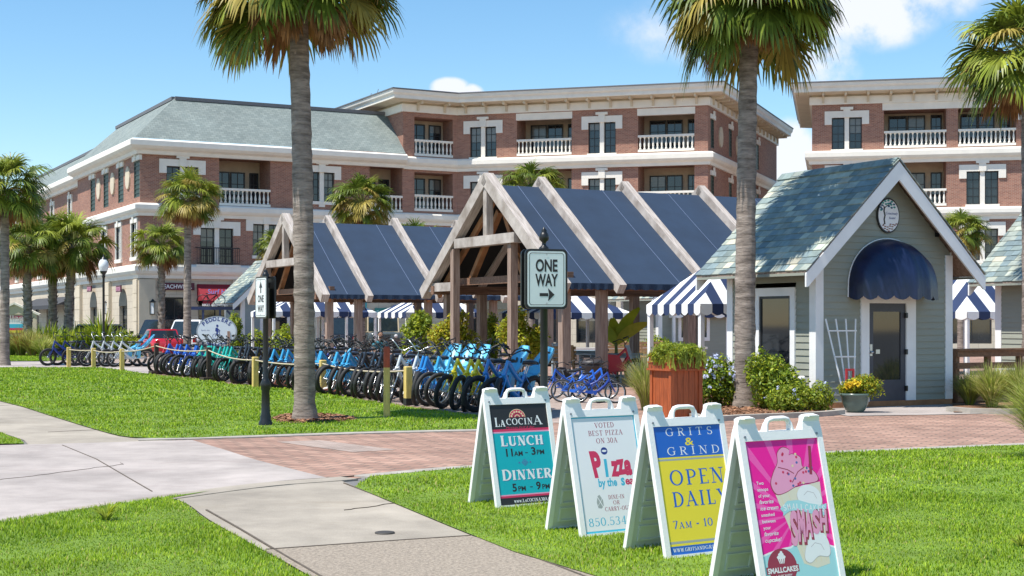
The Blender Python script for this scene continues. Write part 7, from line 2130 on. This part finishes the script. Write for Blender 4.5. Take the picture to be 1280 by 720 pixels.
# ================================================================== KIOSK SURROUNDINGS
# red cedar planter
q = gp(845, 522); root = thing('planter', 'tall red-stained cedar planter with trailing green plants', 'planter', q, UA)
mb = MB(M_red_wood); a = .285
for k in range(5):
    x0 = -a + 2*a*k/5 + .003; x1 = -a + 2*a*(k+1)/5 - .003
    mb.box(x0, x1, -a-.012, -a+.012, 0, .80); mb.box(x0, x1, a-.012, a+.012, 0, .80); mb.box(-a-.012, -a+.012, x0, x1, 0, .80); mb.box(a-.012, a+.012, x0, x1, 0, .80)
mb.box(-a+.012, a-.012, -a+.012, a-.012, .01, .79)
for sx in (-1, 1):
    for sy in (-1, 1): mb.box(sx*a-.035, sx*a+.035, sy*a-.035, sy*a+.035, .002, .802)
mb.build('body', root)
mb = MB(M_red_wood); mb.box(-.36, .36, -.36, .36, .802, .835); mb.box(-.335, .335, -.335, .335, .835, .92); mb.box(-.345, .345, -.345, .345, .92, .95)
for x0, x1, y0, y1 in ((-.33,.33,-.33,-.30),(-.33,.33,.30,.33),(-.33,-.30,-.30,.30),(.30,.33,-.30,.30)): mb.box(x0, x1, y0, y1, .95, 1.10)
mb.build('rim', root); mb = MB(M_mulch); mb.box(-.3,.3,-.3,.3,.951,1.04); mb.build('soil', root)
V_, Fc = leaf_cloud([(0,0,1.15,.38,.38,.11),(-.3,-.1,1.17,.16,.2,.12),(.28,0,1.15,.2,.26,.11),(-.05,-.33,1.08,.34,.07,.13),(.34,-.1,1.05,.07,.3,.14),(-.35,0,1.05,.06,.3,.14)], 6500, .055, .3, 7)
o = raw_mesh('foliage', V_, Fc, [F_hedge, F_lime, F_reedg], np.random.default_rng(1).integers(0, 3, len(Fc))); o.parent = root
mb = MB(F_reedg); r = random.Random(5)
for k in range(70):
    x = r.uniform(-.34, .34); y = -.35 if r.random() < .6 else r.uniform(-.35, .2); x = x if y == -.35 else r.choice((-.35, .35)); z = 1.12; w = .012; p = [Vector((x, y, z))]; 
    for j in range(4): p.append(p[-1] + Vector((r.uniform(-.03,.03), r.uniform(-.03,.01), -r.uniform(.03,.09))))
    mb.grid([[s + Vector((-w,0,0)) for s in p], [s + Vector((w,0,0)) for s in p]])
mb.build('trailing_stem', root)
# glazed pot with flowers, and the trellis behind it
q = gp(1069, 516.5); root = thing('flower_pot', 'grey-green flower pot with yellow flowers in front of the kiosk door', 'flower pot', (q.x, q.y, .016))
mb = MB(mat('glazed_pot', (0.10, 0.14, 0.12), 0.25, 0.2, 3)); mb.lathe([(.12,0),(.17,.04),(.225,.16),(.25,.29),(.27,.30),(.27,.34),(.235,.34),(.22,.28),(0,.27)], (0,0,0), 24); mb.build('pot', root)
V_, Fc = leaf_cloud([(0,0,.46,.26,.24,.15),(.25,-.05,.45,.24,.2,.19),(-.12,0,.42,.2,.2,.12),(.15,0,.58,.2,.2,.1)], 3000, .055, .4, 12)
o = raw_mesh('foliage', V_, Fc, [F_hedge, F_lime, F_gold], np.random.default_rng(2).integers(0, 3, len(Fc))); o.parent = root
V_, Fc = leaf_cloud([(-.06,-.2,.52,.12,.05,.06),(-.16,-.17,.48,.06,.04,.05)], 160, .05, .8, 13); o = raw_mesh('flower', V_, Fc, [F_yflow]); o.parent = root
t0 = K1 + U*0.50 - V*0.16
root = thing('trellis', 'white fan trellis leaning on the grey kiosk wall', 'trellis', (t0.x, t0.y, .1), UA)
mb = MB(M_white)
for k in range(4):
    f = (k-1.5)/1.5
    mb.beam((f*.09, -.20+abs(f)*.002, .0), (f*.36, .055, 1.58), .028, .014, (0,1,0))
for z, hw in ((1.36, .34), (.88, .25), (.42, .17)):
    y = -.20 + .255*z/1.58 - .016
    mb.box(-hw, hw, y-.006, y+.006, z-.013, z+.013)
mb.build('slat', root)
mb = MB(BP['red']); 
for x0, x1, z0, z1 in ((.02,.22,.62,.66),(.02,.22,.42,.46),(.02,.06,.46,.62),(.18,.22,.46,.62),(.06,.10,.1,.42)): mb.box(x0-.1, x1-.1, -.19, -.165, z0, z1)
tag(mb.build('plant_stake', None), None)
o = bpy.data.objects['plant_stake']; o.location = (t0.x, t0.y, .1); o.rotation_euler = (0,0,UA); tag(o, 'red wire plant stake standing in front of the white trellis', 'plant stake')
q = K1 - U*0.16 + V*0.22
root = thing('utility_pipe', 'short white capped pipe standing at the kiosk left wall', 'pipe', (q.x, q.y, 0))
mb = MB(M_white); mb.lathe([(.06,0),(.06,.52),(.068,.53),(.068,.60),(.05,.62),(0,.62)], (0,0,0), 14); mb.build('pipe', root)
# timber fence to the right of the kiosk
FP = K1 + U*3.52 + V*0.02
root = thing('wooden_fence', 'brown two-rail wooden fence running right from the kiosk', 'fence', FP, UA)
M_fence = mat('brown_fence_wood', (0.22, 0.115, 0.06), 0.8, 0.3, 4, .2, 16, stretch=(3, 9, 9))
mb = MB(M_fence); Lf = 4.6; mb.box(0, Lf, -.10, .10, 1.055, 1.095); mb.box(0, Lf, -.065, -.026, .935, 1.054); mb.build('top_rail', root)
mb = MB(M_fence); mb.box(0, Lf, -.065, -.026, .70, .82); mb.build('middle_rail', root)
mb = MB(M_fence); mb.box(0, Lf, -.07, -.027, .36, .50); mb.box(0, Lf, -.068, -.028, .05, .355); mb.build('skirt_board', root)
for px in (1196, 1235.5, 1275, 1330):
    t = along(FP, U, px); mb = MB(M_fence); mb.box(t-.05, t+.05, -.024, .075, 0, 1.054); mb.build('post', root)
mb = MB(M_wood); mb.box(0, Lf, .08, 3.0, .36, .42); o = mb.build('deck', root)

# trash bin
q = gp(740, 487); root = thing('trash_bin', 'dark grey lidded trash bin at the pavilion post', 'bin', q)
M_bin = mat('bin_plastic', (0.045, 0.04, 0.042), 0.5, 0.1); mb = MB(M_bin); mb.lathe([(.2,0),(.215,.02),(.255,.55),(.27,.56),(.27,.60),(.25,.61),(0,.61)], (0,0,0), 20)
for s in (-1, 1): mb.box(s*.28-.03, s*.28+.03, -.06, .06, .44, .52)
mb.build('bin_body', root); mb = MB(M_bin); mb.lathe([(.285,.615),(.295,.64),(.285,.68),(.2,.72),(.06,.74),(0,.745)], (0,0,0), 20); mb.box(-.05, .05, -.015, .015, .74, .78); mb.build('lid', root)

# tables, stools and benches under and behind the near pavilion
M_bluegrey = mat('blue_grey_paint', (0.30, 0.38, 0.43), 0.55, 0.12, 5); M_bench = mat('honey_timber', (0.45, 0.27, 0.13), 0.7, 0.2, 5, stretch=(2, 8, 8))
def table(label, loc, W, D, H, rot=UA):
    root = thing('patio_table', label, 'table', loc, rot, 'blue-grey tables under the near pavilion')
    mb = MB(M_bluegrey)
    n = max(3, int(D/.14))
    for k in range(n): mb.box(-W/2, W/2, -D/2+D*k/n+.004, -D/2+D*(k+1)/n-.004, H-.035, H)
    mb.build('tabletop', root)
    for sx in (-1, 1):
        for sy in (-1, 1): m = MB(M_bluegrey); m.box(sx*(W/2-.1)-.04, sx*(W/2-.1)+.04, sy*(D/2-.1)-.04, sy*(D/2-.1)+.04, 0, H-.036); m.build('leg', root)
    m = MB(M_bluegrey); m.box(-W/2+.141, W/2-.141, -.03, .03, .3, .38); m.box(-W/2+.06, W/2-.06, -D/2+.06, -D/2+.09, H-.12, H-.037); m.box(-W/2+.06, W/2-.06, D/2-.09, D/2-.06, H-.12, H-.037); m.build('rail', root)
def stool(label, loc, rot=0.3, back=False):
    root = thing('patio_chair' if back else 'stool', label, 'chair' if back else 'stool', loc, rot, 'blue-grey chairs by the tables' if back else 'blue-grey stools by the tables')
    h = .45; mb = MB(M_bluegrey); mb.box(-.21, .21, -.21, .21, h-.03, h); mb.build('seat', root)
    for sx in (-1, 1):
        for sy in (-1, 1):
            m = MB(M_bluegrey); m.beam((sx*.2, sy*.2, 0), (sx*.17, sy*.17, h-.031), .045, .045, (0,1,0)); m.build('leg', root)
    m = MB(M_bluegrey)
    for s in (-1, 1): m.box(-.16, .16, s*.185-.012, s*.185+.012, .16, .2)
    m.build('stretcher', root)
    if back:
        m = MB(M_bluegrey)
        for k in range(4): m.beam((-.16+.107*k, .20, h+.002), (-.17+.113*k, .33, h+.55), .09, .02, (0,1,0))
        m.box(-.2, .2, .26, .285, h+.32, h+.38); m.build('backrest', root)
table('long blue-grey table behind the trash bin', at(762, 40.0), 1.7, .8, .76)
table('blue-grey table deeper under the near pavilion', at(722, 44.5), 1.6, .8, .76)
stool('blue-grey stool right of the long table', at(781, 38.6)); stool('blue-grey stool left of the red bicycle', at(757, 38.8)); stool('blue-grey slatted chair at the end of the long table', at(798, 39.2), 1.2, True)
stool('blue-grey slatted chair beside the deeper table', at(706, 43.0), 2.2, True)
def bench(label, loc, rot, L=1.7):
    root = thing('wooden_bench', label, 'bench', loc, rot, 'honey timber benches behind the near pavilion')
    m = MB(M_bench)
    for k in range(4): m.box(-L/2, L/2, -.2+.11*k, -.1+.11*k, .42, .45)
    m.build('seat', root); m = MB(M_bench)
    for k in range(4): m.box(-L/2, L/2, .255+.02*k, .275+.02*k, .52+.11*k, .61+.11*k)
    m.build('backrest', root)
    for s in (-1, 1):
        m = MB(M_bench); m.box(s*(L/2-.1)-.035, s*(L/2-.1)+.035, -.2, -.13, 0, .419); m.build('leg', root)
        m = MB(M_bench); m.hexa([Vector((s*(L/2-.1)+a, b, c)) for a, b, c in ((-.035,.15,0),(.035,.15,0),(.035,.22,0),(-.035,.22,0),(-.035,.335,.98),(.035,.335,.98),(.035,.39,.98),(-.035,.39,.98))]); m.build('leg', root)
bench('honey timber bench left of the banana plant', at(694, 41.5), 2.6); bench('honey timber bench beyond the banana plant, left of two', at(783, 49.0), UA); bench('honey timber bench beyond the banana plant, right of two', at(812, 50.5), UA)
q = at(790, 53.5); root = thing('seat_wall', 'low cream seat wall in front of the distant sage kiosk', 'wall', q, UA); mb = MB(M_block); mb.box(-3.2, 3.2, -.2, .2, 0, .62); mb.build('wall', root); mb = MB(M_stonew); mb.box(-3.25, 3.25, -.25, .25, .622, .70); mb.build('coping', root)
for k, (px, Y, lab) in enumerate(((778, 54.8, 'small plant bed shrub behind the low cream wall, left'), (820, 55.2, 'small plant bed shrub behind the low cream wall, right'), (838, 64.0, 'pink-flowered climber beside the distant sage kiosk'))):
    shrub(lab, at(px, Y), [(0,0,.8 if k < 2 else 1.9,.6,.4,.35 if k < 2 else .7),(.3,0,.6 if k < 2 else 1.3,.4,.4,.4)], 1500, .11, [F_hedge, F_lime], 130+k, group='shrubs by the sage kiosk', flowers=(F_red, 26, .06) if k == 2 else None)
# red drinks panel
root = thing('red_banner', 'tall red banner panel under the smaller striped canopy', 'banner', at(850, 60.0), R(5)); mb = MB(BP['red']); mb.box(-.3, .3, -.04, .04, .9, 2.25); mb.build('panel', root); mb = MB(M_chrome); mb.box(-.33, -.3, -.03, .03, 0, 2.3); mb.box(.3, .33, -.03, .03, 0, 2.3); mb.build('stand', root)

# street lamp
q = at(129.5, 62.0); root = thing('street_lamp', 'black street lamp with white acorn globe left of the brick corner', 'street lamp', q)
zt0 = zat(343, 62); mb = MB(M_black); mb.lathe([(.16,0),(.16,.25),(.11,.35),(.085,.7),(.07,.8),(.055,1.0),(.05,zt0-.15),(.08,zt0-.1),(.06,zt0-.02),(.12,zt0+.06),(.16,zt0+.14)], (0,0,0), 12); mb.build('post', root)
M_globe = mat('lamp_globe', (0.75, 0.77, 0.78), 0.2, 0.03); mb = MB(M_globe); mb.lathe([(.15,zt0+.141),(.21,zt0+.3),(.215,zt0+.42),(.18,zt0+.55),(.12,zt0+.64)], (0,0,0), 16); mb.build('globe', root)
mb = MB(M_black); mb.lathe([(.13,zt0+.641),(.10,zt0+.70),(.03,zt0+.76),(.025,zt0+.84),(0,zt0+.88)], (0,0,0), 12); mb.build('cap', root)

# navy entrance arch with bicycle silhouette at the blue-grey kiosk
q = K3 - U*0.02 + V*0.3; za = zat(385, 69); root = thing('entrance_arch', 'navy timber bracket topped by a bicycle silhouette beside the blue-grey kiosk', 'arch', q, R(6))
mb = MB(M_navyp); mb.box(-2.35, 0, -.08, .08, za-.09, za+.07); mb.beam((-.6, 0, za-.12), (0.02, 0, za-.75), .09, .09, (0,1,0))
for x in (-1.72, -.92): mb.box(x-.05, x+.05, -.05, .05, 0, za-.091)
mb.build('frame', root)
mb = MB(M_white); b = Board((-1.15, -.085, za-.07), (1,0,0), (0,0,1), (0,-1,0), .003); b.text(mb, 'BIKES & RENTALS', 0, .165, .11, 1, 'c', .02, 1.2); mb.build('lettering', root)
mb = MB(M_black)
for x in (-1.75, -.95): mb.tube([(x+.27*math.cos(t), 0, za+.36+.27*math.sin(t)) for t in [2*math.pi*k/20 for k in range(20)]], .02, 5, closed=True)
for a, c in (((-1.75,.36),(-1.55,.62)),((-1.55,.62),(-1.1,.66)),((-1.1,.66),(-.95,.36)),((-1.55,.62),(-1.4,.36)),((-1.4,.36),(-1.1,.62)),((-1.75,.36),(-1.4,.36)),((-1.1,.66),(-1.06,.78)),((-1.6,.70),(-1.5,.70))): mb.tube([(a[0],0,za+a[1]), (c[0],0,za+c[1])], .022, 5)
mb.build('bicycle_silhouette', root)
# wall lanterns
for px, W in ((190, WF), (137, WL)):
    a = W.s(px); z = zat(384, W.p(a, 0).y); c = W.p(a, z, .16)
    root_ = thing('wall_lantern', ('black wall lantern left of the burgundy sign', 'black wall lantern between the two arched windows')[W is WL], 'lantern', c, 0, None)
    mb = MB(M_black); mb.box(-.14,.14,-.14,.14,-.45,-.41); mb.box(-.16,.16,-.16,.16,.30,.36); mb.lathe([(.15,.36),(.05,.5),(0,.6)], (0,0,0), 6)
    for x in (-.13,.13):
        for y in (-.13,.13): mb.box(x-.015,x+.015,y-.015,y+.015,-.41,.30)
    mb.build('cage', root_); mb = MB(M_globe); mb.box(-.1,.1,-.1,.1,-.4,.28); mb.build('glass', root_)

# ================================================================== PERSON (seated, far under the pavilion)
M_skin = mat('skin', (0.30, 0.16, 0.10), 0.6, 0.05); M_shirt = mat('teal_shirt', (0.03, 0.17, 0.22), 0.8, 0.1); M_short = mat('dark_shorts', (0.03, 0.03, 0.04), 0.8, 0.1); M_hair = mat('dark_hair', (0.012, 0.01, 0.008), 0.6, 0.2)
def skin_mesh(name, pts, edges, rad, material, parent, sub=2):
    me = bpy.data.meshes.new(name); me.from_pydata(pts, edges, [])
    o = bpy.data.objects.new(name, me); COL.objects.link(o)
    o.modifiers.new('skin', 'SKIN'); sk = me.skin_vertices[0].data
    for i_, r_ in enumerate(rad): sk[i_].radius = (r_, r_) if isinstance(r_, float) else r_
    sk[0].use_root = True
    s = o.modifiers.new('sub', 'SUBSURF'); s.levels = sub; s.render_levels = sub
    dg = bpy.context.evaluated_depsgraph_get(); nm = bpy.data.meshes.new_from_object(o.evaluated_get(dg))
    o.modifiers.clear(); o.data = nm; bpy.data.meshes.remove(me)
    nm.materials.clear(); nm.materials.append(material)
    nm.polygons.foreach_set('use_smooth', [True]*len(nm.polygons))
    o.parent = parent
    return o
q = at(475, 46.0); root = thing('person', 'person in a teal shirt sitting by the pavilion post, dark short hair', 'person', q, R(25))
P_ = [(0,0,.52),(0,.0,.70),(0,-.02,.88),(0,-.02,1.0),(0,-.03,1.08),(0,-.05,1.17),  # pelvis, waist, chest, shoulders, neck, head base
      (-.10,-.02,.52),(-.13,-.42,.53),(-.13,-.44,.12),(-.13,-.56,.05), (.10,-.02,.52),(.13,-.42,.53),(.13,-.44,.12),(.13,-.56,.05),
      (-.19,-.02,.97),(-.25,-.06,.74),(-.16,-.28,.66),(-.12,-.36,.65), (.19,-.02,.97),(.25,-.06,.74),(.16,-.28,.66),(.12,-.36,.65)]
E_ = [(0,1),(1,2),(2,3),(3,4),(4,5),(0,6),(6,7),(7,8),(8,9),(0,10),(10,11),(11,12),(12,13),(3,14),(14,15),(15,16),(16,17),(3,18),(18,19),(19,20),(20,21)]
Rd = [(.15,.11),(.13,.10),(.15,.10),(.12,.08),.052,.05, .09,.07,.05,.045,.09,.07,.05,.045, .06,.045,.036,.032,.06,.045,.036,.032]
b_ = skin_mesh('body', P_, E_, Rd, M_skin, root)
hd = MB(M_skin); rows = []
for z, rx, ry, oy in ((1.13,.035,.05,-.06),(1.16,.055,.075,-.06),(1.20,.068,.09,-.055),(1.25,.073,.095,-.05),(1.29,.07,.092,-.045),(1.33,.052,.07,-.04),(1.35,.02,.03,-.04)):
    rows.append([Vector((rx*math.cos(t), oy+ry*math.sin(t), z)) for t in [2*math.pi*k/14 for k in range(14)]])
hd.smooth = True; hd.grid(rows, True, True, True); hd.smooth = False
hd.tube([(0,-.14,1.255),(0,-.165,1.22),(0,-.15,1.212)], [.008,.014,.01], 6)
for s in (-1, 1): hd.tube([(s*.07,-.045,1.21),(s*.082,-.04,1.24),(s*.074,-.035,1.26)], [.008,.013,.008], 5)
hd.m(M_hair)
for s in (-1, 1): hd.tube([(s*.022,-.139,1.243),(s*.038,-.134,1.243)], .006, 5)
hd.m(mat('lips', (0.25, 0.08, 0.06), .5)); hd.tube([(-.02,-.141,1.183),(0,-.146,1.182),(.02,-.141,1.183)], .005, 5)
hd.build('head', b_)
hr = MB(M_hair); rows = []
for z, rx, ry, oy in ((1.235,.078,.075,-.015),(1.27,.08,.09,-.03),(1.31,.075,.088,-.038),(1.345,.055,.07,-.04),(1.365,.02,.025,-.04)):
    rows.append([Vector((rx*math.cos(t), oy+ry*math.sin(t), z)) for t in [2*math.pi*k/14 for k in range(14)]])
hr.smooth = True; hr.grid(rows, True, False, True); hr.build('hair', b_)
skin_mesh('shirt', [P_[k] for k in (1,2,3,14,18)] + [(-.23,-.045,.82),(.23,-.045,.82),(0,0,.56)], [(7,0),(0,1),(1,2),(2,3),(2,4),(3,5),(4,6)], [(.145,.115),(.165,.115),(.13,.09),.075,.075,.062,.062,(.16,.125)], M_shirt, root)
skin_mesh('shorts', [(0,0,.54),(-.10,-.02,.53),(-.13,-.36,.54),(.10,-.02,.53),(.13,-.36,.54)], [(0,1),(1,2),(0,3),(3,4)], [(.165,.12),.10,.085,.10,.085], M_short, root)
for sx in (-1, 1):   # hands
    c = Vector((sx*.115, -.37, .65)); hp = [tuple(c)]; he = []; hr_ = [.026]
    for k in range(5):
        a = (k-2)*.35 if k < 4 else 1.1; L = (.065, .075, .072, .06, .05)[k]; d = Vector((math.sin(a)*.5*-sx if k == 4 else math.sin(a)*.35, -1, -.35)).normalized()
        n0 = len(hp); hp += [tuple(c+d*.04), tuple(c+d*(.04+L*.5)), tuple(c+d*(.04+L)+Vector((0,0,-.012)))]; he += [(0,n0),(n0,n0+1),(n0+1,n0+2)]; hr_ += [.011,.009,.007]
    skin_mesh('hand', hp, he, hr_, M_skin, b_, 1)
q2 = Vector((q.x, q.y, 0)); root = thing('patio_chair', 'blue-grey chair under the person in the teal shirt', 'chair', q2, R(25), 'blue-grey chairs by the tables')
mb = MB(M_bluegrey); mb.box(-.23,.23,-.25,.2,.385,.415); mb.build('seat', root)
for sx in (-1, 1):
    for y in (-.22, .18): m = MB(M_bluegrey); m.box(sx*.2-.022, sx*.2+.022, y-.022, y+.022, 0, .384); m.build('leg', root)
m = MB(M_bluegrey)
for k in range(4): m.box(-.2+.107*k, -.12+.107*k, .2, .22, .42, .9)
m.build('backrest', root)
